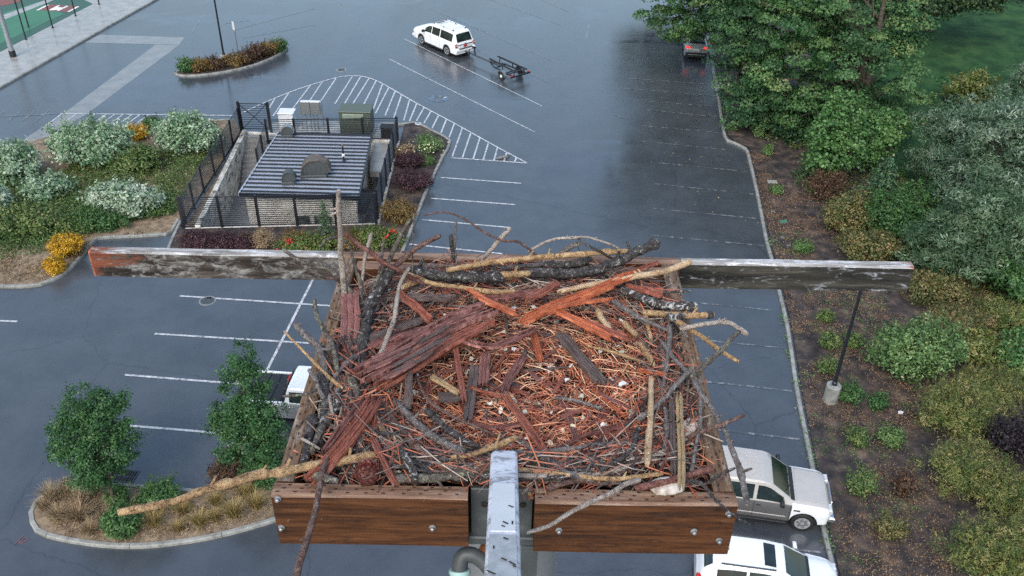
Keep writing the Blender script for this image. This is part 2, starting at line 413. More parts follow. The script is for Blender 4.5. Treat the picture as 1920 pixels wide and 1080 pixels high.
# bed around the fenced pit
CK = [(306, 482), (315, 458), (324, 437), (336, 412)]
kerb('kerb', CK, 'short concrete kerb at the left end of the barberry bed', inside=-1, smooth=2)
CR = [(745, 231), (762, 229), (781, 227), (812, 243), (846, 262), (832, 292), (800, 360), (788, 392), (772, 432), (760, 462), (748, 494)]
kerb('kerb', CR, 'concrete kerb around the bed right of the fenced pit', inside=-1, smooth=2)
cr_ = [G(u, v, .13) for u, v in CR]
p0, p1, p2, p3 = PIT
poly = [(G(305, 482, .1).x + .2, G(305, 482, .1).y), (G(748, 494, .1).x - .2, G(748, 494, .1).y)] + [(p.x - .1, p.y - .02) for p in reversed(cr_[1:-1])] + [(p2.x + .15, G(745, 231, .13).y), (p2.x + .15, p2.y), (p1.x + .15, p1.y - .15), (p0.x - .1, p0.y - .15), (G(334, 412, .1).x + .1, G(334, 412, .1).y)]
sheet('planting_bed', poly, .088, MAT['soil'], 'dark mulch bed around the front and right of the fenced pit', True)
sheet('pit_apron', [(497, 262), (747, 258), (747, 230), (600, 226), (497, 231)], .02, MAT['concrete'], 'concrete pad under the utility cabinets')

# lower left island
IK = [(112, 911), (87, 919), (68, 933), (57, 950), (53, 968), (67, 996), (107, 1009), (167, 1019), (233, 1024), (300, 1021), (400, 1006), (513, 975), (590, 945), (640, 915), (620, 870), (560, 835), (480, 812), (434, 824), (413, 866), (390, 913), (350, 914), (290, 910), (230, 905), (170, 905)]
kerb('kerb', IK, 'concrete kerb around the island with two young trees', inside=1, closed=True, smooth=3)
ik = spline([tuple(G(u, v, .13))[:2] for u, v in IK + [IK[0]]], 3)
cx = sum(p[0] for p in ik) / len(ik); cy = sum(p[1] for p in ik) / len(ik)
sheet('planting_bed', [(p[0] + (cx - p[0]) * .01, p[1] + (cy - p[1]) * .02) for p in ik[:-1]], .09, MAT['straw_soil'], 'straw covered soil of the island with two young trees', True)
# far island
FK = [(326, 134), (330, 139), (345, 141), (375, 140), (420, 134), (470, 123), (510, 108), (536, 93), (540, 87), (530, 84), (480, 92), (420, 108), (360, 124)]
kerb('kerb', FK, 'concrete kerb of the far island with the lamp post', inside=1, closed=True, smooth=3)
fk = spline([tuple(G(u, v, .13))[:2] for u, v in FK + [FK[0]]], 3)
cx = sum(p[0] for p in fk) / len(fk); cy = sum(p[1] for p in fk) / len(fk)
sheet('planting_bed', [(p[0] + (cx - p[0]) * .02, p[1] + (cy - p[1]) * .03) for p in fk[:-1]], .09, MAT['soil'], 'soil of the far island with the lamp post', True)

# pavement and court at the upper left
SK = [(-60, 197), (0, 163), (100, 107), (200, 50), (284, 3), (340, -30)]
kerb('kerb', SK, 'dark edged kerb between pavement and lot at upper left', inside=1, smooth=2)
sk = [G(u, v, .13) for u, v in SK]
sheet('pavement', [(p.x - .1, p.y + .1) for p in sk] + [(-40, 140), (-140, 140), (-140, 55)], .1, MAT['concrete'], 'wet concrete pavement beside the sports court', True)
sheet('sports_court', [(-260, 235), (0, 97), (174, 7), (150, -4), (60, -14), (-260, -20)], .112, MAT['court_dark'], 'dark green border of the sports court')
sheet('court_surface', [(-260, 205), (0, 82), (120, 26), (70, 4), (-40, 38), (-260, 110)], .118, MAT['court'], 'bright green surface of the sports court')
sheet('court_surface', [(66, 18), (92, 8), (152, 12), (128, 23)], .122, MAT['court_red'], 'red brown home plate patch on the court')
sheet('court_surface', [(-90, 38), (0, 12), (40, 3), (30, -8), (-90, -8)], .122, MAT['court_red'], 'red brown patch at the far edge of the court')
sheet('path', [(-200, 88), (0, 40), (92, 4), (110, -4), (96, -6), (80, 2), (0, 30), (-200, 76)], .126, MAT['concrete'], 'pale strip of paving between two court patches')

# concrete gutters
sheet('gutter', [(158, 80), (187, 65), (346, 70), (336, 84), (292, 83)], .006, MAT['gutter'], 'concrete strip across the lot at upper left')
sheet('gutter', [(292, 83.5), (336, 84.5), (164, 213), (62, 274), (34, 268), (120, 212)], .0055, MAT['gutter'], 'diagonal concrete strip across the lot at upper left')

# painted markings, each a strip of its own on the asphalt
def line(px0, px1, w=.11, mat='paint', z=.012, name='painted_line'):
    a, b = G(*px0), G(*px1); d = (b - a).normalized(); n = Vector((-d.y, d.x, 0)) * w / 2
    o = MB().add([a - n + Vector((0, 0, z)), b - n + Vector((0, 0, z)), b + n + Vector((0, 0, z)), a + n + Vector((0, 0, z))], [(0, 1, 2, 3)]).build(name, MAT[mat], lot)
    return o
for a, b in [((337, 555), (640, 575)), ((290, 626), (620, 646)), ((234, 703), (500, 724)), ((240, 798), (408, 812)), ((-60, 599), (32, 603)),
             ((846, 296), (988, 306)), ((826, 333), (977, 344)), ((808, 372), (966, 384)), ((790, 412), (957, 427)), ((768, 458), (942, 476))]:
    line(a, b, .115)
line((589, 520), (500, 696), .12, z=.0165)
for i, (a, b) in enumerate([((1180, 147), (1340, 159)), ((1170, 166), (1345, 180)), ((1195, 189), (1350, 200)), ((1210, 206), (1352, 220)), ((1205, 236), (1358, 250)), ((1205, 265), (1362, 281)), ((1220, 304), (1402, 322)), ((1228, 345), (1412, 364)),
             ((1225, 391), (1421, 410)), ((1222, 441), (1432, 461)), ((1225, 497), (1440, 517)), ((1230, 560), (1448, 582)), ((1240, 630), (1472, 653)), ((1250, 708), (1484, 733)), ((1270, 797), (1500, 824)), ((1300, 1010), (1540, 1036))]):
    line(a, b, .1, 'paint_old')
for a, b in [((730, 111), (1003, 248)), ((758, 73), (1016, 199)), ((783, 43), (1028, 154)), ((803, 14), (1038, 115)), ((880, -15), (1057, 49)), ((985, -14), (1066, 22)),
             ((440, 56), (590, 16)), ((455, 72), (592, 46)), ((360, 62), (380, 30)), ((418, 45), (470, 38))]:
    line(a, b, .085, 'paint_old' if a[0] < 600 or a[1] < 20 or a[0] == 783 else 'paint')
for a, b in [((793, 150), (820, 143)), ((862, 132), (880, 128)), ((915, 35), (932, 30)), ((1105, 45), (1098, 75)), ((1150, 215), (1178, 224))]:
    line(a, b, .08, 'paint_old')
# hatched corner
HO = [(452, 213), (500, 191), (560, 167), (630, 146), (660, 142.5), (682, 144), (707, 152), (740, 170), (783, 195), (853, 232), (930, 275), (988, 306)]
hs = spline(HO, 3)
for p, q in zip(hs, hs[1:]): line(p, q, .12, z=.0165)
for t, q in [((515, 185), (505, 203)), ((541, 175), (512, 218)), ((582, 160), (548, 205)), ((605, 153), (570, 205)), ((630, 147), (598, 195)), ((661, 143), (628, 195)), ((676, 144), (640, 205)), ((692, 147), (655, 205)), ((705, 152), (672, 215)), ((717, 158), (700, 205)),
             ((729, 164), (704, 213)), ((741, 171), (722, 217)), ((753, 178), (738, 222)), ((768, 187), (757, 226)), ((781, 195), (768, 227)), ((795, 202), (781, 227)), ((808, 209), (795, 231)), ((822, 217), (810, 241)), ((837, 224), (827, 249)), ((852, 232), (842, 258)), ((867, 240), (848, 294)), ((883, 249), (867, 296)), ((900, 258), (887, 299)),
             ((916, 267), (906, 300)), ((933, 277), (926, 301)), ((950, 286), (945, 302)), ((968, 296), (965, 304))]:
    line(t, q, .1, 'paint')
line((113, 213), (440, 217), .12, z=.0165); line((0, 219), (113, 213), .1, 'paint_old', z=.0165)
for x in (115, 142, 178, 200, 216, 232, 249, 264, 280):
    line((x, 214), (x - 30 if x < 150 else x - 22, 237 if x < 150 else 230), .1)
for x in (10, 40, 66, 92): line((x, 207), (x - 25, 228), .09, 'paint_old')
# accessible bay roundel, manholes, drain grate
def ring(px, r0, r1, mat, z=.014, sy=1, n=28):
    c = G(*px); vs = []; fs = []
    for i in range(n):
        a = 2 * math.pi * i / n
        for r_ in (r0, r1): vs.append(c + Vector((math.cos(a) * r_, math.sin(a) * r_ * sy, z)))
    for i in range(n): j = (i + 1) % n; fs.append((2 * i, 2 * j, 2 * j + 1, 2 * i + 1))
    return MB().add(vs, fs).build('painted_roundel', MAT[mat], lot)
ring((822, 185), .34, .43, 'paint_old'); ring((822, 185), .46, .66, 'paint_blue', .0125)
line((806, 180), (812, 184), .12, 'paint_blue', .015); line((832, 184), (838, 182), .12, 'paint', .0155)
def manhole(px, r_, label):
    c = G(*px); root = empty('manhole', c, label=label, cat='manhole')
    MB().lathe((0, 0, 0), [(r_ + .09, -.02), (r_ + .09, .006), (r_ + .04, .014), (r_, .014), (r_, -.02)], 28).build('frame', MAT['gutter'], root)
    mb = MB(); mb.lathe((0, 0, 0), [(r_ - .015, -.02), (r_ - .015, .012)], 28)
    for k in range(-3, 4):
        for j in range(-3, 4):
            if k * k + j * j < 10: mb.box((k * r_ / 4, j * r_ / 4, .014), (r_ / 7, r_ / 7, .008))
    mb.build('cover', MAT['dark_steel'], root)
manhole((389, 564), .32, 'round iron manhole cover on a parking line near the left')
manhole((640, 131), .3, 'round manhole cover near the hatched corner')
manhole((640, 131 - 122), .12, 'tiny drain lid at the top centre of the lot')
c = G(232, 893); dg = empty('drain_grate', c, R(-6), 'black iron drain grate beside the young tree island', 'drain grate')
MB().box((0, 0, -.02), (.95, .62, .05)).build('pan', MAT['slot'], dg)
mb = MB()
for sx in (-1, 1): mb.box((sx * .46, 0, .012), (.05, .64, .03))
for sy in (-1, 1): mb.box((0, sy * .3, .0125), (.87, .05, .029))
mb.build('frame', MAT['dark_steel'], dg)
for k in range(9): MB().box((-.36 + k * .09, 0, .0115), (.03, .55, .02)).build('grate_bar', MAT['dark_steel'], dg)
MB().box((0, 0, .0095), (.86, .04, .018)).build('grate_bar', MAT['dark_steel'], dg)

for k in range(3): line((27 + k * 6, 1022 - k), (45 + k * 3, 1004 + k * 4), .05, 'paint_red', .0125 + k * .0008)
# ------------------------------------------------------------------ fenced pit with pump house
Z_PIT = -2.0
def lerp(a, b, t): return a + (b - a) * t
root = empty('pit', (PIT[0].x, PIT[0].y, 0)); tag(root, 'sunken concrete pit inside the fence', kind='structure')
org = root.location
def pitpart(name, mb, mat): return mb.build(name, mat, root)
def wallq(a, b, z0, z1, th, mat, name='pit_wall'):
    a, b = Vector(a) - org, Vector(b) - org; d = (b - a).normalized(); n = Vector((-d.y, d.x, 0))
    mb = MB(); vs = []
    for p in (a, b):
        for k in (0, th):
            for z in (z0, z1): vs.append(p + n * k + Vector((0, 0, z)))
    mb.add(vs, [(0, 1, 5, 4), (2, 6, 7, 3), (1, 3, 7, 5), (0, 4, 6, 2), (0, 2, 3, 1), (4, 5, 7, 6)])
    return pitpart(name, mb, MAT[mat])
A, B, C_, D_ = PIT
mb = MB(); mb.add([p - org + Vector((0, 0, Z_PIT)) for p in PIT], [(0, 1, 2, 3)]); pitpart('pit_floor', mb, MAT['gutter'])
wallq(A, B, Z_PIT - .1, .07, -.22, 'wall'); wallq(B, C_, Z_PIT - .1, .06, -.22, 'wall'); wallq(C_, D_, Z_PIT - .1, .05, -.22, 'wall')
# left retaining wall stands inside the fence line beside the stairs
wl0, wl1 = G(398, 425), G(459, 251)
wallq(G(366, 427, .1), G(455, 248, .1), Z_PIT - .1, .16, -.28, 'stain_wall')
# earth ledge between left fence and the retaining wall
mb = MB(); q = [A, G(364, 428), G(454, 249), D_]
mb.add([Vector((p.x, p.y, .06)) - org for p in q], [(0, 1, 2, 3)]); pitpart('ledge', mb, MAT['straw_soil'])
# stairs go down from the gate towards the viewer
s0, s1 = G(481, 250), G(424, 419, Z_PIT)
g0 = G(461, 252); g1 = G(503, 252); wd = (g1 - g0).length
dirb = (Vector((G(401, 424).x, G(401, 424).y, 0)) - Vector((g0.x, g0.y, 0))).normalized()
nb = Vector((-dirb.y, dirb.x, 0))
for k in range(12):
    z1 = -k * (2.0 / 12) - .03; y0 = k * .36
    c0 = g0 + dirb * y0; pts = [c0, c0 + dirb * .375, c0 + dirb * .375 + nb * 1.55, c0 + nb * 1.55]
    mb = MB(); mb.prism([(p.x - org.x, p.y - org.y) for p in pts], Z_PIT - .02, z1)
    pitpart('stair_step', mb, MAT['gutter'])
    mb = MB(); a = c0 + dirb * .355; mb.bar((a.x - org.x, a.y - org.y, z1 + .004), (a.x + nb.x * 1.5 - org.x, a.y + nb.y * 1.5 - org.y, z1 + .004), .035, .012)
    pitpart('stair_nosing', mb, MAT['kerb'])
# slab at grade in the back right corner
mb = MB(); q = [G(693, 320), G(730, 322), G(744, 268), G(700, 266)]
mb.prism([(p.x - org.x, p.y - org.y) for p in q], -.4, -.02); pitpart('slab', mb, MAT['concrete'])
q = [G(662, 392, -.2), G(700, 415, -.2), G(725, 345, -.2), G(704, 335, -.2)]

# pump house
RF = [G(448, 363, 1.62), G(673, 369, 1.62), G(697, 253, .95), G(522, 249, .95)]
bl = empty('pump_house', ((RF[0] + RF[2]) / 2).to_2d().to_3d(), label='low concrete pump house with blue black ribbed metal roof', cat='building')
o3 = bl.location
cen = sum(RF, Vector()) / 4
wp = [cen + (p - cen) * .93 for p in RF]
mb = MB(); vs = [(p.x - o3.x, p.y - o3.y, Z_PIT) for p in wp] + [(p.x - o3.x, p.y - o3.y, p.z - .12) for p in wp]
mb.add(vs, [(3, 2, 1, 0), (4, 5, 6, 7)] + [(i, (i + 1) % 4, 4 + (i + 1) % 4, 4 + i) for i in range(4)])
mb.build('wall', MAT['wall'], bl)
rl = [p - Vector((o3.x, o3.y, 0)) for p in RF]
mb = MB(); mb.add([p - Vector((0, 0, .1)) for p in rl] + rl, [(3, 2, 1, 0), (4, 5, 6, 7)] + [(i, (i + 1) % 4, 4 + (i + 1) % 4, 4 + i) for i in range(4)])
roof = mb.build('roof', MAT['roof'], bl)
def rp(s, t, h=0): return lerp(lerp(rl[0], rl[1], s), lerp(rl[3], rl[2], s), t) + Vector((0, 0, h))
NS = 17
for k in range(NS):
    t = (k + .5) / NS
    MB().bar(rp(.004, t, .035), rp(.996, t, .035), .11, .085).build('roof_rib', MAT['black'], roof)
for a, b in (((0, 0), (1, 0)), ((0, 0), (0, 1)), ((1, 0), (1, 1)), ((0, 1), (1, 1))):
    MB().bar(rp(*a, -.04) - Vector((0, 0, .03)), rp(*b, -.04) - Vector((0, 0, .03)), .09, .24).build('fascia', MAT['black'] if a != (0, 0) or b != (0, 1) else MAT['roof'], roof)
# louvre vents in the front wall
fd = (rl[1] - rl[0]).normalized(); wl0 = wp[0] - Vector((o3.x, o3.y, 0)); wl1 = wp[1] - Vector((o3.x, o3.y, 0)); fn = Vector((fd.y, -fd.x, 0))
for t, w in ((.50, .55), (.68, .8)):
    c = lerp(wl0, wl1, t); c = Vector((c.x, c.y, -.35)) + fn * .03
    rot = Matrix.Rotation(math.atan2(fd.y, fd.x), 3, 'Z')
    f = MB().box(c, (w + .14, .06, 1.05), rot).build('vent_frame', MAT['cabinet'], bl)
    for k in range(9): MB().box(c + fn * .045 + Vector((0, 0, -.42 + k * .105)), (w, .05, .05), rot @ Matrix.Rotation(R(35), 3, 'X')).build('louvre', MAT['dark_steel'], f)

# curved hoods on the roof
def hood(s, t, w, L, h, label, mat='rust'):
    base = rp(s, t); rz = math.atan2(fd.y, fd.x)
    r = empty('roof_vent', (base.x + o3.x, base.y + o3.y, base.z + .07), rz + R(8), label, 'roof vent')
    MB().box((0, 0, .06), (w * 1.15, L * .8, .16), bev=.02).build('curb', MAT['dark_steel'], r)
    # barrel sheet arching from left to right, open below its right lip
    n = 14; y0, y1 = -L * .34, L * .34; out = [(-w * .52, .16)]
    for i in range(n + 1):
        a = R(172 - 165 * i / n); out.append((w * .12 + math.cos(a) * w * .66, .22 + math.sin(a) * h))
    out.append((w * .62, .2))
    mb = MB(); m = len(out)
    for y in (y0, y1):
        for off in (1, .95): mb.v += [(x * off + w * .12 * (1 - off), y, .12 + (z - .12) * off) for x, z in out]
    def idx(side, layer, i): return side * 2 * m + layer * m + i
    for i in range(m - 1):
        mb.f += [(idx(0, 0, i), idx(0, 0, i + 1), idx(1, 0, i + 1), idx(1, 0, i)), (idx(0, 1, i), idx(1, 1, i), idx(1, 1, i + 1), idx(0, 1, i + 1))]
        for sd_ in (0, 1): mb.f.append((idx(sd_, 0, i), idx(sd_, 0, i + 1), idx(sd_, 1, i + 1), idx(sd_, 1, i)))
    for e in (0, m - 1): mb.f.append((idx(0, 0, e), idx(1, 0, e), idx(1, 1, e), idx(0, 1, e)))
    mb.m = [0] * len(mb.f); mb.build('hood', MAT[mat], r, smooth=35)
    for y, dy in ((y0 + .05, .02), (y1 - .05, -.02)):
        pl = [(x * .94 + w * .007, .12 + (z - .12) * .94) for x, z in out] + [(w * .3, .12)]
        mb = MB(); k = len(pl); mb.add([(x, y, z) for x, z in pl] + [(x, y + dy, z) for x, z in pl], [tuple(range(k)), tuple(reversed(range(k, 2 * k)))] + [(i, (i + 1) % k, k + (i + 1) % k, k + i) for i in range(k)])
        mb.build('hood_cheek', MAT['dark_steel'], r)
    return r
hood(.56, .3, 1.25, 1.25, .8, 'large rust topped curved vent hood in the middle of the ribbed roof')
hood(.37, .16, .6, .7, .5, 'small curved vent hood at the front of the ribbed roof', 'dark_steel')
hood(.12, .93, .6, .7, .5, 'small pale curved vent hood at the back corner of the ribbed roof', 'grey_metal')
b0 = rp(.79, .52); vp = empty('vent_pipe', (b0.x + o3.x, b0.y + o3.y, b0.z), 0, 'thin black vent pipe with white collar on the ribbed roof', 'vent pipe')
MB().lathe((0, 0, 0), [(.12, -.03), (.12, .06), (.05, .12), (.045, .95), (.045, 1.0)], 12).build('pipe', MAT['black'], vp)
MB().lathe((0, 0, .36), [(.07, 0), (.085, .02), (.085, .12), (.06, .16)], 12).build('collar', MAT['white'], vp)
MB().lathe((0, 0, .98), [(.075, 0), (.075, .1), (.03, .15)], 12).build('cap', MAT['rust'], vp)

# fences: posts, rails and every bar a part
def unit_box(name, mat):
    me = bpy.data.meshes.new(name); m = MB(); m.box((0, 0, 0), (1, 1, 1)); me.from_pydata(m.v, [], m.f); me.materials.append(mat); me.update(); return me
BAR = unit_box('fence_bar', MAT['black'])
def barobj(name, p0, p1, w, h, parent, off):
    p0, p1 = Vector(p0), Vector(p1); d = p1 - p0; L = d.length; d = d.normalized()
    y = Vector((0, 0, 1)).cross(d)
    y = y.normalized() if y.length > 1e-4 else Vector((0, 1, 0)); z = d.cross(y)
    o = bpy.data.objects.new(name, BAR); link(o, parent)
    m3 = Matrix((d * L, y * w, z * h)).transposed().to_4x4(); m3.translation = (p0 + p1) / 2 - off
    o.matrix_local = m3; return o
def fence(px, label, hgt, nb, zb=.06, px_w=.13):
    P = [G(u, v, zb) for u, v in px]
    r = empty('fence', P[0], label=label, cat='fence', group='black bar fences around the pit')
    up = Vector((0, 0, 1))
    for i, p in enumerate(P):
        barobj('post', p - up * .15, p + up * (hgt + .06), px_w, px_w, r, P[0])
    for a, b in zip(P, P[1:]):
        d = (b - a).normalized() * px_w * .52
        for k in range(nb):
            z = .1 + (hgt - .12) * k / (nb - 1)
            th = .05 if k in (0, nb - 1) else .028
            barobj('bar', a + d + up * z, b - d + up * z, .03, th, r, P[0])
    return r
fence([(345, 428), (417, 426), (487, 424.5), (558, 423), (631, 421.5), (706, 420)], 'black bar fence along the front of the pit, nearest the barberries', 1.85, 15)
fence([(349, 420), (365, 392), (383, 360), (403, 328), (421, 299), (437, 271), (452, 247)], 'black bar fence down the left side of the pit above the retaining wall', 1.6, 13, px_w=.1)
fence([(709, 410), (717, 378), (725, 349), (732, 322), (739, 296), (745, 268)], 'black bar fence up the right side of the pit beside the purple shrub', 1.75, 13, px_w=.1)
fence([(746, 262), (682, 263), (618, 264), (555, 265), (503, 266)], 'black bar fence along the back of the pit before the cabinets', 1.5, 12, px_w=.13)
# gate with X brace
ga, gb = G(454, 246, .05), G(509, 247, .05); up = Vector((0, 0, 1))
gt = empty('gate', ga, label='black metal bar gate with X brace at the head of the stairs', cat='gate')
for p in (ga, gb): barobj('post', p, p + up * 2.05, .14, .14, gt, ga)
gd = (gb - ga).normalized() * .1
for k in range(12): barobj('bar', ga + gd + up * (.2 + k * .155), gb - gd + up * (.2 + k * .155), .03, .05 if k in (0, 11) else .03, gt, ga)
for p in (ga + gd, gb - gd): barobj('stile', p + up * .15, p + up * 1.95, .05, .05, gt, ga)
fo = Vector((0, -.05, 0))
barobj('brace', ga + gd + fo + up * .2, gb - gd + fo + up * 1.9, .04, .04, gt, ga); barobj('brace', ga + gd + fo * 1.9 + up * 1.9, gb - gd + fo * 1.9 + up * .2, .04, .04, gt, ga)
# short inner fence beside the stairs
fence([(503, 266), (494, 292), (486, 318)], 'short black railing between the stairs and the ribbed roof', 1.35, 9, zb=.0, px_w=.12)
# leaning wire mesh panel on the right of the building
a, b, c, d = G(676, 352, .9), G(668, 398, .5), G(704, 352, -.3), G(686, 398, -.6)
mp = empty('mesh_panel', (c.x, c.y, 0), label='grey mesh panel leaning against the right wall of the pump house', cat='panel')
for k in range(9):
    t = k / 8
    barobj('wire', lerp(a, b, t), lerp(c, d, t), .025, .025, mp, mp.location); barobj('wire', lerp(a, c, t), lerp(b, d, t), .025, .025, mp, mp.location)
mb = MB(); mb.add([p - mp.location - Vector((0, .03, .05)) for p in (a, b, d, c)] + [p - mp.location - Vector((0, .03, .07)) for p in (a, b, d, c)], [(0, 1, 2, 3), (7, 6, 5, 4)]); mb.build('sheet', MAT['dark_steel'], mp)

# cabinets behind the pit
def cabinet(px, w, d, h, mat, label, lid=.08, name='utility_cabinet', legs=0):
    c = G(*px); r = empty(name, c, R(-1), label, 'cabinet')
    MB().box((0, 0, legs + (h - legs) / 2), (w, d, h - legs), bev=.02).build('body', MAT[mat], r)
    MB().box((0, 0, h + lid / 2), (w + .1, d + .1, lid), bev=.025).build('lid', MAT[mat], r)
    return r
t = cabinet((671, 246), 2.0, 1.3, 1.55, 'cabinet', 'large olive green transformer cabinet behind the back fence')
MB().box((-.1, -.68, 1.32), (1.35, .12, .3), bev=.02).build('hood', plain('pale_olive', (.2, .25, .2), .4), t)
MB().box((.8, -.67, .8), (.06, .06, .25), bev=.01).build('handle', MAT['grey_metal'], t)
MB().box((0, 0, .04), (2.3, 1.6, .1)).build('pad', MAT['concrete'], t)
t = cabinet((541, 238), .95, .8, 1.05, 'box_white', 'squat white utility box behind the back fence')
MB().box((0, 0, .04), (1.2, 1.0, .1)).build('pad', MAT['concrete'], t)
c = G(588, 243); t = empty('meter_board', c, R(-1), 'grey meter board on posts behind the back fence', 'meter')
for x in (-.7, .7): MB().box((x, 0, 1.0), (.07, .07, 2.0)).build('post', MAT['grey_metal'], t)
for x, w in ((-.32, .55), (.3, .6)): 
    bx_ = MB().box((x, -.1, 1.55), (w, .25, .85), bev=.02).build('meter_box', MAT['grey_metal'], t)
    MB().box((x, -.1, 1.995), (w + .04, .29, .03)).build('lid', MAT['box_white'], bx_)
for x in (-.4, -.1, .12, .35): MB().lathe((x, -.06, 0), [(.035, 0), (.035, 1.12)], 8).build('conduit', MAT['grey_metal'], t)
MB().box((0, 0, .8), (1.4, .05, .05)).build('rail', MAT['grey_metal'], t)
cabinet((727, 258), .75, .6, .75, 'black_rough', 'small black box at the right end of the back fence')
# low fittings on the bed
for px, lab in (((784, 232), 'round pale valve lid on the soil at the corner of the bed'),):
    c = G(*px, .09); t = empty('valve_cover', c, label=lab, cat='valve lid')
    MB().lathe((0, 0, 0), [(.2, -.03), (.2, .03), (.17, .045)], 16).build('rim', MAT['box_white'], t); MB().lathe((0, 0, .045), [(.15, 0), (.12, .015)], 16).build('cap', MAT['grey_metal'], t)

c = rp(-.06, .62); c = Vector((c.x + o3.x, c.y + o3.y, 0)); t = empty('sack', (c.x, c.y, -.9), .4, 'small white sack beside the stairs at the roof edge', 'sack')
MB().lathe((0, 0, 0), [(.12, 0), (.2, .08), (.21, .3), (.15, .45), (.06, .5)], 12).build('bag', MAT['white'], t, smooth=60); MB().lathe((0, 0, .48), [(.05, 0), (.09, .08)], 10).build('neck', MAT['white'], t)
c = G(943, 298, 0); t = empty('fallen_branch', (c.x, c.y, .02), R(10), 'pale broken branch lying in the tip of the hatched area', 'branch')
MB().tube([(-.45, 0, .05), (-.1, .06, .07), (.25, .16, .08), (.5, .4, .06)], [.05, .08, .07, .03], 7, jit=.15).build('limb', MAT['gutter'], t); MB().tube([(.1, .1, .08), (.3, -.05, .1)], [.04, .02], 6).build('twig', MAT['gutter'], t)
# ------------------------------------------------------------------ nest platform
ZP = CAM_H - 1.77
def N(u, v, dz=0): return G(u, v, ZP + dz)
XL, XR, YF, YB = -.612, .594, 1.625, 2.815
plat = empty('nest_platform', (0, 2.2, ZP), label='square wooden nest platform with long perch beam and camera arm', cat='platform')
po = plat.location
def rel(p): return Vector(p) - po
def board(name, x0, x1, y0, y1, z0, z1, mats, axis, warp=.004, cut=None):
    """sawn board with softened arrises, worn top (material 1) and plain sides (material 0), slightly warped"""
    n = 14; mb = MB(); b = .006
    L0, L1 = (x0, x1) if axis == 'x' else (y0, y1)
    a0, a1 = (y0, y1) if axis == 'x' else (x0, x1)
    prof = [(a0, z0), (a1, z0), (a1, z1 - b), (a1 - b, z1), (a0 + b, z1), (a0, z1 - b)]
    sd_ = random.uniform(0, 50)
    for i in range(n + 1):
        t = L0 + (L1 - L0) * i / n
        for k, (a, z) in enumerate(prof):
            da = noise.noise((t * 2 + sd_, k * .4, 0)) * warp; dz = noise.noise((t * 2.3 + sd_, k * .4, 9)) * warp
            p = (t, a + da, z + dz) if axis == 'x' else (a + da, t, z + dz)
            mb.v.append(tuple(rel(p)))
    q = len(prof)
    for i in range(n):
        for k in range(q):
            k2 = (k + 1) % q
            mb.f.append((i * q + k, i * q + k2, (i + 1) * q + k2, (i + 1) * q + k)); mb.m.append(1 if k in (2, 3, 4) else 0)
    mb.f += [tuple(range(q)), tuple(range(n * q, n * q + q))]; mb.m += [0, 0]
    return mb.build(name, mats, plat)
def bolt(p, parent, r=.0055):
    mb = MB(); c = Vector(p) - po
    mb.lathe((c.x, c.y, c.z), [(r * 1.7, .0), (r * 1.7, -.003), (r * 1.1, -.004), (r, -.011), (r * .6, -.013)], 10, axis='y')
    return mb.build('bolt', MAT['grey_metal'], parent)
bt = [MAT['board'], MAT['board_top']]; rt = [MAT['rail_in'], MAT['rail']]
fl = board('front_board', XL, -.104, YF, YF + .048, ZP - .186, ZP, bt, 'x')
fr = board('front_board', .070, XR, YF - .006, YF + .044, ZP - .19, ZP, bt, 'x')
for u, v in ((521, 934), (528, 988), (811, 988)):
    p = G(u, v); d = ray(u, v); t = (YF - .002) / d.y; bolt((d.x * t, YF - .002, CAM_H + d.z * t), fl)
for u, v in ((1048, 993), (1301, 995), (1348, 1012), (1366, 962)):
    d = ray(u, v); t = (YF - .008) / d.y; bolt((d.x * t, YF - .008, CAM_H + d.z * t), fr)
sl = board('side_board', XL, XL + .05, YF + .05, YB - .045, ZP - .19, ZP - .001, rt, 'y')
sr_ = board('side_board', XR - .052, XR, YF + .046, YB - .045, ZP - .19, ZP - .002, rt, 'y')
board('back_board', XL + .05, XR - .052, YB - .09, YB - .045, ZP - .19, ZP - .012, bt, 'x')
# perch beam across the back, its weathered thirds each of their own colour
bm_l = board('perch_beam', -1.535, -.62, YB - .042, YB, ZP - .104, ZP + .002, [MAT['beam_l'], MAT['beam_top']], 'x', .003)
bm_c = board('perch_beam', -.619, .612, YB - .042, YB, ZP - .104, ZP + .001, [MAT['board'], MAT['board_top']], 'x', .003)
bm_r = board('perch_beam', .613, 1.458, YB - .042, YB, ZP - .106, ZP + .002, [MAT['beam_r'], MAT['beam_top']], 'x', .003)
tag(bm_l, 'charred silver grey left arm of the perch beam'); tag(bm_r, 'dark lichen spotted right arm of the perch beam')
board('beam_end_grain', -1.541, -1.5355, YB - .042, YB, ZP - .103, ZP + .001, [MAT['beam_end'], MAT['beam_end']], 'x', .0)
# treating slots cut in board tops (rows of short incisions)
mb = MB()
def slots(x0, x1, y0, y1, along, z):
    L0, L1 = (x0, x1) if along == 'x' else (y0, y1); r0, r1 = (y0, y1) if along == 'x' else (x0, x1)
    for k in range(3):
        rr_ = r0 + (r1 - r0) * (k + .7) / 3.4; s = L0 + .015 * k + .01
        while s < L1 - .02:
            q = s + random.uniform(-.004, .004)
            c = (q, rr_, z) if along == 'x' else (rr_, q, z)
            mb.box(rel(c), (.009, .0022, .0016) if along == 'x' else (.0022, .009, .0016)); s += .047
slots(XL, -.104, YF + .004, YF + .044, 'x', ZP + .002); slots(.07, XR, YF, YF + .04, 'x', ZP + .002)
slots(XL + .004, XL + .046, YF + .06, YB - .1, 'y', ZP + .0015); slots(XR - .048, XR - .004, YF + .06, YB - .1, 'y', ZP + .0008)
tag(mb.build('incision_marks', MAT['slot'], plat), kind='stuff')
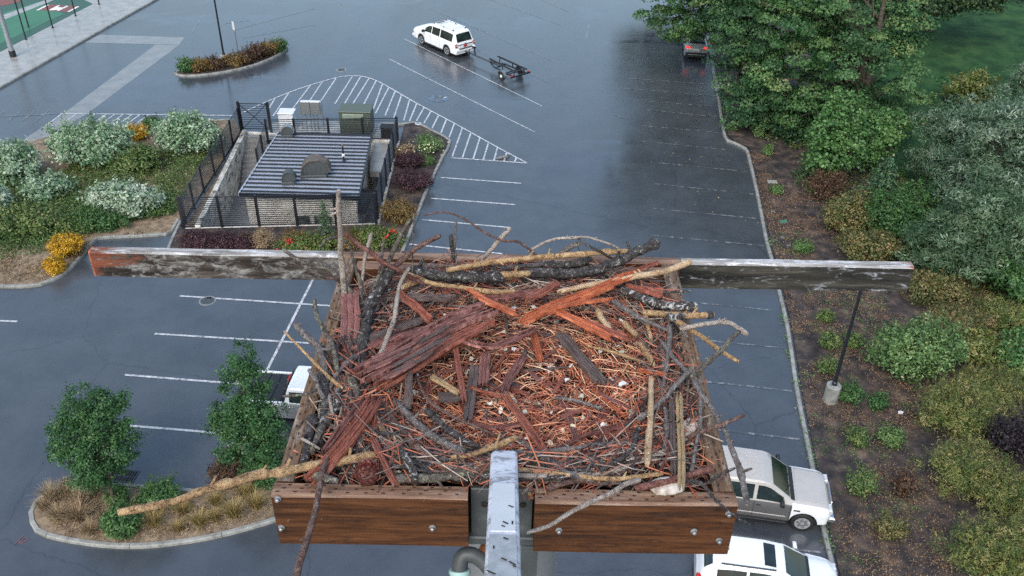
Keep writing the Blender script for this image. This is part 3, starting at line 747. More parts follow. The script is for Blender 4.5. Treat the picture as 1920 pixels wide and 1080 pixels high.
# floor of the platform and steel brackets
MB().box(rel((-.01, 2.2, ZP - .2)), (1.08, 1.04, .02)).build('platform_floor', MAT['slot'], plat)
for x, w in ((-.062, .072), (.040, .05)):
    mb = MB(); mb.box(rel((x, YF + .055, ZP - .125)), (w, .012, .22), bev=.002); k = mb.build('bracket_plate', MAT['dark_steel'], plat)
    mb = MB(); mb.lathe(rel((x + .0, YF + .048, ZP - .07)), [(.009, 0), (.009, -.004), (.004, -.006)], 10, axis='y'); mb.build('bolt', MAT['slot'], k)
MB().box(rel((-.005, YF + .06, ZP - .205)), (.98, .05, .03), bev=.004).build('bearer', MAT['dark_steel'], plat)
# arm that carries the camera, rising towards it
def P3(u, v, dep): return Vector((0, 0, CAM_H)) + ray(u, v) * dep
a0, a1 = P3(945, 866, 2.46), P3(941, 1180, 1.62)
mb = MB(); d = (a1 - a0).normalized(); y = Vector((1, 0, 0)); z = d.cross(y).normalized(); 
if z.z < 0: z = -z
n = 16; w = .036; rr_ = .011; prof = []
for qx, qz in ((1, 1), (-1, 1), (-1, -1), (1, -1)):
    a_ = math.atan2(qz, qx)
    for j in range(4):
        th = a_ - R(45) + R(30) * j
        prof.append((qx * (w - rr_) + math.cos(th) * rr_, qz * (w - rr_) + math.sin(th) * rr_))
vs = []; q = len(prof)
steps = [0, .006, .02] + [.02 + .98 * i / n for i in range(1, n + 1)]
for i, s in enumerate(steps):
    p = a0.lerp(a1, s); k = (.82, .95, 1)[i] if i < 3 else 1
    vs += [rel(p + y * a * k + z * b * k) for a, b in prof]
fs = [tuple(range(q))]
for i in range(len(steps) - 1):
    for j in range(q): fs.append((i * q + j, i * q + (j + 1) % q, (i + 1) * q + (j + 1) % q, (i + 1) * q + j))
fs.append(tuple((len(steps) - 1) * q + j for j in reversed(range(q))))
def arm_mat():
    m, nt, b = newmat('soiled_galvanised'); c = coord(nt)
    n1 = noise_node(nt, c, 26, 8, .7, None, 1.2); n2 = noise_node(nt, c, 9, 5, .6)
    base = ramp_node(nt, [(.3, (.22, .225, .24)), (.7, (.33, .34, .37))], n2.outputs[0])
    k = ramp_node(nt, [(.42, (0, 0, 0)), (.5, (1, 1, 1))], n1.outputs[0])
    drop = ramp_node(nt, [(.4, (.5, .53, .6)), (.7, (.72, .75, .82))], n2.outputs[0])
    out = mixc(nt, k.outputs[0], base.outputs[0], drop.outputs[0])
    n3 = noise_node(nt, c, 30, 5, .7, (1, .5, .5)); k3 = ramp_node(nt, [(.66, (0, 0, 0)), (.71, (1, 1, 1))], n3.outputs[0])
    out = mixc(nt, k3.outputs[0], out, (.07, .06, .05))
    nt.links.new(out, b.inputs['Base Color']); b.inputs['Roughness'].default_value = .5
    bump_node(nt, b, n1.outputs[0], .25, .003); return m
arm = MB().add(vs, fs).build('camera_arm', arm_mat(), plat, smooth=50)
p = a0.lerp(a1, .27)
mb = MB()
for s, t in ((.30, .62),):      # sleeve plate and droppings film on the arm
    c = a0.lerp(a1, (s + t) / 2) + z * (w + .002); L = (a1 - a0).length * (t - s)
    rot = Matrix((y, d, z)).transposed(); mb.box(rel(c), (.055, L, .004), rot, bev=.0015)
mb.build('sleeve_plate', MAT['box_white'], arm)
for s, t in ((.635, .9),):
    c = a0.lerp(a1, (s + t) / 2) + z * (w + .0015); L = (a1 - a0).length * (t - s)
    mb = MB(); mb.box(rel(c), (.058, L, .003), Matrix((y, d, z)).transposed(), bev=.001); mb.build('sleeve_plate', plain('pale_tread', (.42, .44, .47), .45, .3, var=.2, scale=30), arm)
for k in range(11):
    s = random.uniform(.42, .97); c = a0.lerp(a1, s) + z * (w + .0055) + y * random.choice([-1, -1, 1, 1, 0, random.uniform(-1, 1)]) * random.uniform(.017, .024)
    mb = MB(); mb.box(rel(c), (.003, random.uniform(.008, .022), .0012), Matrix((y, d, z)).transposed() @ Matrix.Rotation(random.choice([R(-48), R(-42), 0]), 3, 'Z')); mb.build('scuff_mark', MAT['slot'], arm)
# pole, brace and conduit under the platform
MB().tube([rel((.02, 2.2, 0)), rel((.02, 2.2, ZP - .21))], [.3, .16], 20).build('pole', plain('steel_pole', (.3, .31, .32), .5, .4, var=.15, scale=2), plat, smooth=40)
MB().bar(rel((.063, YF + .06, ZP - .225)), rel((.063, YF + .06, ZP - .62)), .045, .045).build('post', MAT['dark_steel'], plat)
MB().bar(rel((-.055, YF + .04, ZP - .23)), rel((.0, YF + .02, ZP - .5)), .03, .04).build('brace', MAT['rail_in'], plat)
ctr = [rel(q) for q in (P3(862, 1100, 2.5), P3(862, 1062, 2.5), P3(868, 1043, 2.5), P3(884, 1040, 2.5), P3(905, 1052, 2.5), P3(930, 1080, 2.5))]
MB().tube([Vector(q) for q in spline(ctr, 4)], .022, 12).build('conduit', MAT['dark_steel'], plat, smooth=50)
MB().tube([rel(P3(862, 1068, 2.5)), rel(P3(862, 1076, 2.5))], .03, 12).build('coupling', plain('pale_green_coupling', (.3, .45, .44), .4), plat, smooth=50)

# ------------------------------------------------------------------ the nest
def bark(name, stops, lich=None, lt=.6, ls=55, scale=60, st=(1, 1, 1), rough=.62):
    """furrowed bark: coarse tone, fine flecks, crusts of lichen with raised edges"""
    m, nt, b = newmat(name); c = coord(nt)
    n = noise_node(nt, c, scale, 9, .75, st, .5); f = noise_node(nt, c, 320, 4, .7); g = noise_node(nt, c, 9, 4, .6)
    mu = nt.nodes.new('ShaderNodeMath'); mu.operation = 'MULTIPLY_ADD'; mu.inputs[1].default_value = .5; nt.links.new(f.outputs[0], mu.inputs[0])
    m2 = nt.nodes.new('ShaderNodeMath'); m2.operation = 'MULTIPLY_ADD'; m2.inputs[1].default_value = .75; m2.inputs[2].default_value = -.12
    nt.links.new(n.outputs[0], m2.inputs[0]); nt.links.new(m2.outputs[0], mu.inputs[2])
    r = ramp_node(nt, stops, mu.outputs[0]); out = r.outputs[0]
    out = mixc(nt, ramp_node(nt, [(.45, (0, 0, 0)), (.7, (.55, .55, .55))], g.outputs[0]).outputs[0], out, tuple(x * .55 for x in stops[1][1]))
    hgt = mu.outputs[0]
    if lich:
        w = noise_node(nt, c, ls, 8, .75, None, 1.0); k = ramp_node(nt, [(lt, (0, 0, 0)), (lt + .03, (1, 1, 1))], w.outputs[0])
        n2 = noise_node(nt, c, 22, 4); lc = ramp_node(nt, [(.4, lich[0]), (.6, lich[1])], n2.outputs[0])
        out = mixc(nt, k.outputs[0], out, mixc(nt, .35, lc.outputs[0], r.outputs[0]))
        h2 = nt.nodes.new('ShaderNodeMath'); h2.operation = 'MULTIPLY_ADD'; h2.inputs[1].default_value = .35; nt.links.new(k.outputs[0], h2.inputs[0]); nt.links.new(hgt, h2.inputs[2]); hgt = h2.outputs[0]
    nt.links.new(out, b.inputs['Base Color']); b.inputs['Roughness'].default_value = rough
    b.inputs['Specular IOR Level'].default_value = .4
    bump_node(nt, b, hgt, 1, .008); return m
BK = {
 'grey': bark('grey_bark', [(0.395, (.035, .03, .028)), (0.5, (.14, .12, .112)), (0.605, (.32, .29, .28))], ((.28, .32, .26), (.48, .5, .47)), 0.574, 60),
 'pale': bark('pale_bark', [(0.395, (.11, .088, .075)), (0.5, (.33, .28, .24)), (0.605, (.52, .46, .42))], ((.3, .34, .28), (.52, .53, .5)), 0.587, 60),
 'dark': bark('dark_lichen_bark', [(0.395, (.008, .007, .008)), (0.5, (.034, .029, .029)), (0.605, (.13, .115, .11))], ((.24, .27, .23), (.55, .57, .56)), 0.55, 62),
 'birch': bark('white_patched_bark', [(0.395, (.01, .009, .009)), (0.5, (.045, .032, .028)), (0.605, (.11, .09, .085))], ((.36, .39, .36), (.66, .68, .67)), 0.512, 48),
 'tan': bark('peeled_tan_wood', [(0.374, (.07, .04, .022)), (0.466, (.33, .2, .095)), (0.584, (.54, .38, .21))], ((.035, .026, .02), (.09, .06, .04)), 0.574, 95, 30),
 'cream': bark('peeled_cream_wood', [(0.374, (.2, .12, .065)), (0.466, (.45, .31, .18)), (0.584, (.6, .46, .31))], ((.09, .055, .035), (.16, .1, .06)), 0.612, 80, 30),
 'brown': bark('brown_bark', [(0.395, (.03, .017, .014)), (0.5, (.115, .062, .05)), (0.605, (.27, .18, .15))], ((.28, .26, .22), (.42, .4, .36)), 0.587, 60),
 'red': bark('red_brown_bark', [(0.395, (.045, .016, .013)), (0.5, (.15, .056, .044)), (0.605, (.3, .15, .125))], ((.25, .2, .17), (.38, .33, .3)), 0.612, 60),
 'green': bark('green_lichen_bark', [(0.395, (.022, .019, .017)), (0.5, (.1, .082, .072)), (0.605, (.3, .25, .22))], ((.17, .21, .1), (.37, .43, .32)), 0.525, 58),
}
def fibre(name, stops):
    m, nt, b = newmat(name); c = nt.nodes.new('ShaderNodeUVMap').outputs[0]
    n = noise_node(nt, c, 5, 8, .75, (1.2, 26, 1), .25); n2 = noise_node(nt, c, 3, 4, .6)
    r = ramp_node(nt, stops, n.outputs[0]); out = mixc(nt, ramp_node(nt, [(.42, (0, 0, 0)), (.66, (.8, .8, .8))], n2.outputs[0]).outputs[0], r.outputs[0], tuple(x * .5 for x in stops[1][1]))
    nt.links.new(out, b.inputs['Base Color']); b.inputs['Roughness'].default_value = .5; b.inputs['Specular IOR Level'].default_value = .5
    bump_node(nt, b, n.outputs[0], 1, .006); return m
FB = {
 'bark': fibre('cedar_bark', [(0.4, (0.026, 0.0104, 0.0091)), (0.49, (0.234, 0.091, 0.078)), (0.59, (0.52, 0.273, 0.24))]),
 'orange': fibre('fresh_split_cedar', [(0.4, (0.23, 0.0517, 0.0253)), (0.5, (0.54, 0.144, 0.0633)), (0.61, (0.736, 0.276, 0.138))]),
 'rust': fibre('rusty_cedar', [(0.4, (0.135, 0.0378, 0.027)), (0.5, (0.365, 0.115, 0.0743)), (0.61, (0.567, 0.243, 0.176))]),
 'greyw': fibre('weathered_splinter', [(0.4, (0.06, 0.042, 0.038)), (0.5, (0.15, 0.11, 0.1)), (0.61, (0.27, 0.22, 0.2))]),
 'plank': fibre('pink_brown_plank', [(0.4, (0.138, 0.046, 0.0403)), (0.5, (0.31, 0.121, 0.103)), (0.61, (0.483, 0.276, 0.253))]),
 'pine': fibre('yellow_splinter', [(0.4, (0.3, 0.19, 0.09)), (0.5, (0.52, 0.37, 0.2)), (0.61, (0.66, 0.52, 0.33))]),
}
nest = empty('nest', (0, 2.2, ZP - .1), label='large stick nest filled with red bark shreds and straw', cat='nest')
no = nest.location
NCX, NCY = .04, 2.17
def nest_h(x, y):
    r = math.hypot((x - NCX) / .56, (y - NCY) / .55)
    h = -.075 + .085 * min(1, r) ** 2.2
    if r > .98: h -= (r - .98) * .25
    return h + .018 * noise.noise((x * 9, y * 9, 3)) + .008 * noise.noise((x * 30, y * 30, 7))
mb = MB(); n = 70
xs = np.linspace(XL + .052, XR - .054, n); ys = np.linspace(YF + .052, YB - .095, n)
for yv in ys:
    for xv in xs: mb.v.append((xv - no.x, yv - no.y, ZP + nest_h(xv, yv) - no.z - .006))
for j in range(n - 1):
    for i in range(n - 1): mb.f.append((j * n + i, j * n + i + 1, (j + 1) * n + i + 1, (j + 1) * n + i)); mb.m.append(0)
mb.build('litter_bed', noisy('nest_litter', [(.4, (.008, .005, .004)), (.5, (.03, .014, .01)), (.58, (.09, .038, .024)), (.68, (.22, .12, .08))], 55, (.5, .8), 1, .012, detail=10), nest, smooth=60)  # litter tones, with gap shade put into the near-black end

def stickmesh(pts, rad, sides=8, wob=.35, k=4, stubs=True):
    """bent, knotty, tapering stick through 3-D points"""
    P = [Vector(p) for p in spline([tuple(p) for p in pts], k)]
    if not hasattr(rad, '__len__'): rad = [rad * 1.05, rad * .88]
    mb = MB(); s0 = random.uniform(0, 99); n = len(P)
    L = sum((b - a).length for a, b in zip(P, P[1:]))
    m = max(n, min(60, int(L / .014))); Q = []
    cum = [0]
    for a, b in zip(P, P[1:]): cum.append(cum[-1] + (b - a).length)
    j = 0
    for i in range(m + 1):
        s = L * i / m
        while j < n - 2 and cum[j + 1] < s: j += 1
        Q.append(P[j].lerp(P[j + 1], (s - cum[j]) / max(1e-6, cum[j + 1] - cum[j])))
    rr = []
    for i, p in enumerate(Q):
        t = i / m; r_ = rad[0] + (rad[-1] - rad[0]) * t
        s = L * t
        off = Vector((noise.noise((s * 14, s0, 0)), noise.noise((s * 14, s0, 5)), noise.noise((s * 14, s0, 9)))) * r_ * wob
        Q[i] = p + off
        kn = max(0, noise.noise((s * 22, s0, 20)) - .25) * 1.1
        rr.append(r_ * (1 + .16 * noise.noise((s * 40, s0, 14)) + kn))
    rr[0] *= .8; rr[-1] *= .75
    mb.tube(Q, rr, sides, jit=.1)
    if stubs and L > .1 and rad[0] > .004:
        for q in range(int(L / .11)):
            i = random.randint(1, m - 1); d = (Q[min(i + 1, m)] - Q[i - 1]).normalized()
            side = d.cross(Vector((random.uniform(-1, 1), random.uniform(-1, 1), random.uniform(.0, 1)))).normalized()
            if side.z < -.2: side = -side
            r_ = rr[i]; e = Q[i] + side * r_ * random.uniform(1.6, 3.2) + d * r_ * random.uniform(.5, 2)
            mb.tube([Q[i], e], [r_ * .5, r_ * .28], 5)
    return mb
def px_r(p, rpx): return rpx * DEPTH(p) / FPX
def stick(pts, rpx, mat, label=None, top=False, name='stick', sides=8, wob=.35):
    W = [N(*p) for p in pts]
    r0, r1 = (rpx if hasattr(rpx, '__len__') else (rpx * 1.08, rpx * .88))
    r0, r1 = px_r(W[0], r0), px_r(W[-1], r1)
    if top:
        root = W[len(W) // 2]; o = stickmesh([w_ - root for w_ in W], (r0, r1), sides, wob).build(name, BK[mat], smooth=60)
        o.location = root; tag(o, label, 'stick', 'loose sticks of the nest')
    else:
        o = stickmesh([w_ - no for w_ in W], (r0, r1), sides, wob).build(name, BK[mat], nest, smooth=60)
        if label: o['label'] = label
    return o
def strip(pts, wpx, mat, th=.007, label=None, top=False, name='bark_strip', tilt=0, splint=4, ragged=.1):
    """shredded slab: several fibre bundles side by side, ragged at both ends"""
    W = [N(*p) for p in pts]; root = W[len(W) // 2] if top else no
    P = [Vector(p) for p in spline([tuple(w_) for w_ in W], 5)]; n = len(P)
    wm = px_r(W[len(W) // 2], wpx); me_v = []; me_f = []; uvs = []
    cumL = sum((b - a).length for a, b in zip(P, P[1:]))
    for b_ in range(splint):
        a0_ = -.5 + b_ / splint; a1_ = a0_ + .93 / splint
        t0 = random.uniform(0, ragged); t1 = 1 - random.uniform(0, ragged); lift = random.uniform(-.3, .5) * th; dv = random.uniform(0, 9)
        m = 10; base = len(me_v)
        for i in range(m + 1):
            t = t0 + (t1 - t0) * i / m; f = t * (n - 1); j = min(n - 2, int(f)); p = P[j].lerp(P[j + 1], f - j)
            d = (P[min(j + 2, n - 1)] - P[max(j - 1, 0)]).normalized()
            sd_ = d.cross(Vector((0, 0, 1)));
            sd_ = sd_.normalized() if sd_.length > .05 else Vector((1, 0, 0))
            up_ = sd_.cross(d).normalized()
            if tilt: 
                rm = Matrix.Rotation(tilt, 3, d); sd_ = rm @ sd_; up_ = rm @ up_
            wv = 1 + .18 * noise.noise((t * 5, dv, 2)); end = min(1, min(i, m - i) / 1.5 + .35)
            cv = -.25 * th
            c_ = (a0_ + a1_) / 2; h_ = (a1_ - a0_) / 2 * end
            hh = lift + th * .5 * noise.noise((t * 4, dv, 0))
            for a, z_ in ((c_ - h_, -.5), (c_ - h_, .38), (c_, .5 + .2 * random.random()), (c_ + h_, .38), (c_ + h_, -.5)):
                me_v.append(p + sd_ * a * wm * wv + up_ * (z_ * th + hh) - root); uvs.append((t * cumL * 4 + dv, a * .5 + .5 + dv))
        for i in range(m):
            for k in range(5):
                k2 = (k + 1) % 5; me_f.append((base + i * 5 + k, base + (i + 1) * 5 + k, base + (i + 1) * 5 + k2, base + i * 5 + k2))
        me_f += [tuple(base + k for k in range(5)), tuple(base + m * 5 + k for k in reversed(range(5)))]
    me = bpy.data.meshes.new(name); me.from_pydata([tuple(v) for v in me_v], [], me_f); me.materials.append(FB[mat])
    uv = me.uv_layers.new(name='UVMap')
    for l in me.loops: uv.data[l.index].uv = uvs[l.vertex_index]
    bm = bmesh.new(); bm.from_mesh(me); bmesh.ops.recalc_face_normals(bm, faces=bm.faces); bm.to_mesh(me); bm.free()
    o = bpy.data.objects.new(name, me)
    if top: link(o); o.location = root; tag(o, label, 'bark' if 'bark' in name else 'splinter', 'loose bark and splinters of the nest')
    else:
        link(o, nest)
        if label: o['label'] = label
    return o

# --- fine straw and needles: uncountable
def needles(nn, rmin, rmax, Lr, wr, up, mats, name, zoff=(0.0, .02), dens=1.0):
    V = []; F = []; mi = []
    for i in range(nn):
        while True:
            x = random.uniform(XL + .07, XR - .07); y = random.uniform(YF + .07, YB - .11)
            r = math.hypot((x - NCX) / .56, (y - NCY) / .55)
            if rmin <= r <= rmax: break
        L = random.uniform(*Lr); a = random.uniform(0, math.pi * 2) if random.random() < .6 else math.atan2(y - NCY, x - NCX) + math.pi / 2 + random.gauss(0, .4)
        p = Vector((x, y, ZP + nest_h(x, y) + random.uniform(*zoff)))
        d = Vector((math.cos(a), math.sin(a), random.gauss(0, up))); d.normalize()
        s = d.cross(Vector((0, 0, 1))).normalized() * random.uniform(*wr); u_ = s.cross(d).normalized() * s.length
        b = len(V); mid = Vector((0, 0, random.uniform(-.1, .22) * L * .3)) + s * random.uniform(-4, 4)
        for q, k in ((-.5, .8), (0, 1), (.5, .5)):
            c = p + d * q * L + (mid if q == 0 else Vector())
            V += [c - s * k - no, c + s * k - no, c + u_ * k * 1.2 - no]
        for j in (0, 3):
            for k in range(3): k2 = (k + 1) % 3; F.append((b + j + k, b + j + k2, b + j + 3 + k2, b + j + 3 + k)); mi.append(i % len(mats))
    me = bpy.data.meshes.new(name); me.from_pydata([tuple(v) for v in V], [], F)
    for m in mats: me.materials.append(m)
    me.polygons.foreach_set('material_index', mi); me.update()
    o = bpy.data.objects.new(name, me); link(o, nest); return tag(o, kind='stuff')
def flat(name, c, r=.55): return plain(name, c, r, var=.25, scale=20)
straws = [flat('straw_a', (.5, .17, .085)), flat('straw_b', (.36, .1, .055)), flat('straw_c', (.6, .28, .15)), flat('straw_d', (.13, .035, .028)), flat('straw_e', (.62, .42, .27)), flat('straw_f', (.3, .08, .05)), flat('straw_g', (.045, .02, .016)), flat('straw_h', (.55, .2, .1)), flat('straw_i', (.2, .12, .09))]
needles(6200, 0, .92, (.018, .085), (.0008, .0021), .2, straws, 'straw', (.0, .022))
needles(500, .1, .9, (.05, .14), (.001, .0024), .1, straws[:5], 'straw', (.008, .03))
needles(3600, .7, 1.4, (.03, .2), (.0009, .0028), .24, [flat('twig_a', (.1, .06, .05)), flat('twig_b', (.2, .135, .11)), flat('twig_c', (.05, .042, .042)), flat('twig_e', (.14, .115, .105)), flat('twig_d', (.34, .28, .24)), straws[3], flat('twig_f', (.025, .02, .02)), straws[1], straws[5], straws[0]], 'twig_litter', (-.01, .05))
# flakes: pale lichen, bark chips, feathers of dust
def flakes(nn, name, mats, sr, rmin, rmax, zoff):
    V = []; F = []; mi = []
    for i in range(nn):
        while True:
            x = random.uniform(XL + .06, XR - .06); y = random.uniform(YF + .06, YB - .11); r = math.hypot((x - NCX) / .56, (y - NCY) / .55)
            if rmin <= r <= rmax: break
        c = Vector((x, y, ZP + nest_h(x, y) + random.uniform(*zoff))) - no
        s = random.uniform(*sr); k = random.randint(5, 8); ax = Vector((random.gauss(0, .5), random.gauss(0, .5), 1)).normalized()
        t1 = ax.orthogonal().normalized(); t2 = ax.cross(t1); st = random.uniform(.35, 1); a0_ = random.uniform(0, 6)
        b = len(V)
        t1, t2 = t1 * math.cos(a0_) + t2 * math.sin(a0_), t2 * math.cos(a0_) - t1 * math.sin(a0_)
        for z_ in (-1, 1):
            for j in range(k):
                a = 2 * math.pi * j / k; rr_ = s * random.uniform(.55, 1.1)
                V.append(c + t1 * math.cos(a) * rr_ + t2 * math.sin(a) * rr_ * st + ax * (s * .1 * z_ + random.uniform(-.1, .2) * s))
        F += [tuple(b + j for j in reversed(range(k))), tuple(b + k + j for j in range(k))] + [(b + j, b + (j + 1) % k, b + k + (j + 1) % k, b + k + j) for j in range(k)]
        mi += [i % len(mats)] * (k + 2)
    me = bpy.data.meshes.new(name); me.from_pydata([tuple(v) for v in V], [], F)
    for m in mats: me.materials.append(m)
    me.polygons.foreach_set('material_index', mi); me.update(); o = bpy.data.objects.new(name, me); link(o, nest); return tag(o, kind='stuff')
flakes(600, 'lichen_flakes', [flat('lichen_a', (.42, .42, .36)), flat('lichen_b', (.55, .54, .5)), flat('lichen_c', (.3, .33, .26)), flat('husk', (.5, .42, .3))], (.004, .012), 0, 1.2, (.0, .03))
flakes(700, 'bark_chips', [flat('chip_a', (.14, .045, .035)), flat('chip_b', (.25, .09, .06)), flat('chip_c', (.07, .04, .035)), flat('chip_d', (.3, .17, .1))], (.005, .018), 0, 1.3, (-.005, .02))
# --- countable filler sticks lying round the rim, each a part
for i in range(215):
    a = random.uniform(0, 2 * math.pi); rr_ = random.uniform(.72, 1.12)
    x = NCX - .03 + math.cos(a) * .58 * rr_; y = NCY + .02 + math.sin(a) * .56 * rr_
    x = min(max(x, XL + .08), XR - .08); y = min(max(y, YF + .075), YB - .12)
    if i % 3 == 0: a = random.uniform(R(150), R(290)); x = NCX - .03 + math.cos(a) * .58 * rr_; y = NCY + .02 + math.sin(a) * .56 * rr_; x = min(max(x, XL + .08), XR - .08); y = min(max(y, YF + .075), YB - .12)
    L = random.uniform(.12, .42); th = a + math.pi / 2 + random.gauss(0, .45)
    r_ = random.choice([.0022, .003, .0035, .004, .005, .0065, .0085])
    pts = []
    bend = random.gauss(0, .06)
    for t in (-.5, -.15, .2, .5):
        px_, py_ = x + math.cos(th) * L * t + math.cos(a) * bend * (t * t), y + math.sin(th) * L * t + math.sin(a) * bend * (t * t)
        px_ = min(max(px_, XL + .065), XR - .065); py_ = min(max(py_, YF + .06), YB - .1)
        pts.append(Vector((px_, py_, ZP + nest_h(px_, py_) + random.uniform(.002, .03) + r_)) - no)
    stickmesh(pts, (r_, r_ * .75), 6, .4, 2, False).build('stick', BK[random.choice(['grey', 'dark', 'grey', 'brown', 'birch', 'pale', 'green', 'dark'])], nest, smooth=60)
for i in range(70):      # shreds of bark inside the bowl
    a = random.uniform(0, 2 * math.pi); rr_ = math.sqrt(random.random()) * .85
    u0 = 985 + math.cos(a) * 260 * rr_; v0 = 705 + math.sin(a) * 150 * rr_; th = random.uniform(0, math.pi); L = random.uniform(18, 60)
    dz = nest_h(*N(u0, v0, -.05).to_2d()) + random.uniform(.006, .022)
    strip([(u0 - math.cos(th) * L, v0 - math.sin(th) * L * .6, dz + random.uniform(-.006, .008)), (u0, v0, dz + .004), (u0 + math.cos(th) * L, v0 + math.sin(th) * L * .6, dz + random.uniform(-.006, .008))], random.uniform(4, 11), random.choice(['bark', 'rust', 'rust', 'bark', 'greyw', 'orange']), .004, splint=random.choice([1, 2, 3]))
# --- the loose sticks one can tell apart, each a thing
T = dict(top=True)
stick([(635, 357, .47), (636, 400, .38), (638, 445, .28), (641, 500, .17), (648, 562, .05)], (4.5, 6), 'pale', 'tall pale grey stick standing upright at the back left corner', **T)
stick([(530, 467, .16), (552, 483, .15), (575, 493, .14), (592, 486, .14), (625, 510, .12), (645, 535, .09), (668, 556, .06), (688, 568, .03)], (3.2, 6.5), 'green', 'crooked lichen grey branch reaching out over the left beam arm', **T)
stick([(612, 521, .13), (624, 522, .13), (640, 529, .1)], (2.4, 4), 'brown')
stick([(600, 463, .24), (612, 449, .25), (632, 446, .24), (655, 458, .21), (660, 480, .17), (668, 507, .13), (676, 535, .09), (679, 565, .06), (680, 600, .03)], (2, 4.5), 'green', 'thin arched lichen twig curling over beside the tall pale stick', **T)
stick([(697, 437, .25), (690, 460, .21), (683, 490, .16), (680, 520, .11), (678, 548, .05)], (4, 3), 'pale', 'short bare pale stick with a bent tip behind the back board', **T)
stick([(638, 432, .26), (668, 455, .22), (690, 470, .2), (720, 492, .16), (745, 505, .14), (770, 520, .1), (793, 532, .07)], (4.4, 3.6), 'red', 'reddish knotty stick slanting down across the back left corner', **T)
stick([(719, 452, .22), (716, 480, .17), (710, 513, .1)], 2.4, 'grey')
stick([(770, 411, .31), (760, 426, .28), (752, 442, .25), (742, 462, .21), (730, 487, .16), (714, 512, .1), (700, 545, .05)], (3.6, 5), 'green', 'lichen covered stick pointing up from the fork of the dark trunk', **T)
stick([(826, 442, .24), (790, 460, .2), (755, 486, .15), (737, 503, .12), (720, 530, .08)], (4.2, 6.5), 'brown', 'smooth dark brown limb rising to the right from the fork', **T)
stick([(737, 500, .13), (716, 535, .1), (700, 560, .08), (690, 585, .07), (683, 622, .05), (680, 662, .03), (677, 705, .0)], (9.5, 11), 'dark', 'thick black lichen speckled trunk at the left of the nest', sides=11, **T)
stick([(732, 497, .135), (722, 520, .11), (712, 540, .09)], (5, 4), 'birch')
stick([(768, 503, .15), (752, 530, .12), (743, 570, .09), (738, 602, .07), (725, 636, .045), (712, 668, .025), (704, 688, .0)], (3.4, 5.4), 'pale', 'pale grey green crooked stick right of the black trunk', **T)
stick([(776, 400, .3), (774, 460, .18), (773, 522, .06)], 1.5, 'grey')
stick([(845, 440, .19), (848, 466, .14), (852, 492, .08)], 4, 'dark'); stick([(856, 415, .24), (853, 450, .17), (857, 505, .06)], 2, 'grey', 'thin upright dark twig pair rising behind the back board', **T)
stick([(795, 403, .28), (825, 398, .28), (850, 401, .27), (885, 419, .23), (905, 433, .21), (925, 444, .19), (947, 452, .17), (970, 453, .16), (990, 466, .13), (1008, 480, .1)], (1.5, 2.6), 'brown', 'long thin looping twig arching above the back left rim', **T)
stick([(957, 427, .21), (940, 446, .18), (922, 466, .14), (903, 489, .09)], (4.6, 4), 'pale', 'pale bleached stick slanting up behind the middle of the beam', **T)
stick([(990, 472, .1), (1015, 457, .13), (1045, 447, .15), (1075, 446, .15), (1100, 444, .15), (1127, 452, .13), (1150, 461, .11), (1170, 472, .08)], (2.6, 2.2), 'pale', 'slender arched tan twig over the back rim right of centre', **T)
stick([(1082, 445, .15), (1100, 460, .13), (1125, 471, .11), (1148, 485, .08)], (2, 3), 'dark')
stick([(1089, 457, .12), (1070, 463, .11), (1048, 478, .08)], (5, 5.5), 'grey', 'stubby split grey stick end behind the long peeled stick', **T)
stick([(837, 507, .09), (900, 495, .1), (960, 487, .1), (1030, 481, .1), (1110, 475, .1), (1190, 470, .09)], (5.6, 5), 'tan', 'long straight peeled tan stick along the back rim', wob=.15, **T)
stick([(772, 505, .06), (800, 514, .06), (850, 518, .06), (900, 521, .06), (945, 520, .06)], (10, 11), 'dark', 'thick black lichen log along the back rim, left of its peeled end', sides=11, **T)
stick([(925, 518, .062), (955, 515, .065), (994, 512, .065)], (7, 6.5), 'tan')
stick([(985, 512, .06), (1035, 512, .06), (1077, 514, .06), (1115, 507, .07), (1152, 492, .09), (1192, 474, .11), (1233, 453, .13)], (9, 9.5), 'dark', 'thick black mottled branch curving up to the right at the back', sides=11, **T)
stick([(1020, 497, .05), (1070, 496, .06), (1110, 487, .06)], 7, 'dark'); stick([(940, 503, .05), (1000, 498, .05), (1040, 490, .06)], 4.5, 'grey')
stick([(750, 510, .08), (780, 520, .07), (815, 533, .07), (850, 537, .06), (885, 541, .06), (925, 548, .06), (965, 545, .06)], (4.5, 4), 'tan', 'curved tan twig below the black log at upper left', **T)
stick([(745, 545, .05), (765, 535, .06), (785, 528, .06)], 5.5, 'tan')
stick([(1295, 490, .1), (1252, 507, .09), (1205, 516, .085), (1152, 526, .08), (1090, 538, .06), (1045, 548, .05)], (6.5, 5), 'cream', 'clean cream peeled stick jutting past the right back corner', wob=.12, **T)
stick([(1165, 543, .05), (1200, 556, .06), (1240, 570, .07), (1280, 574, .08), (1305, 577, .08)], (7, 9), 'birch', 'black and white patched branch poking out over the right rail', sides=10, **T)
stick([(1205, 585, .05), (1260, 590, .06), (1300, 592, .07), (1337, 590, .07)], (6, 6.5), 'tan', 'tan stick with burnt black end sticking out on the right', **T)
stick([(1252, 592, .065), (1266, 596, .07), (1282, 592, .07)], (8, 7), 'birch')
stick([(1325, 590.5, .07), (1338, 590, .07)], (7, 6.6), 'dark')
stick([(1235, 550, .06), (1262, 547, .07), (1295, 545, .08)], 2.4, 'dark', 'thin dark twig across the right rail near the back', **T)
stick([(1265, 600, .06), (1290, 615, .07), (1312, 628, .08), (1342, 652, .08), (1385, 678, .08)], (5, 4.2), 'tan', 'two toned stick running down and out beyond the right rail', **T)
stick([(1275, 617, .09), (1300, 612, .1), (1330, 606, .11), (1362, 604, .11), (1382, 614, .11), (1401, 627, .11)], (4.6, 5), 'pale', 'pale bent branch with crooked end beyond the right rail', **T)
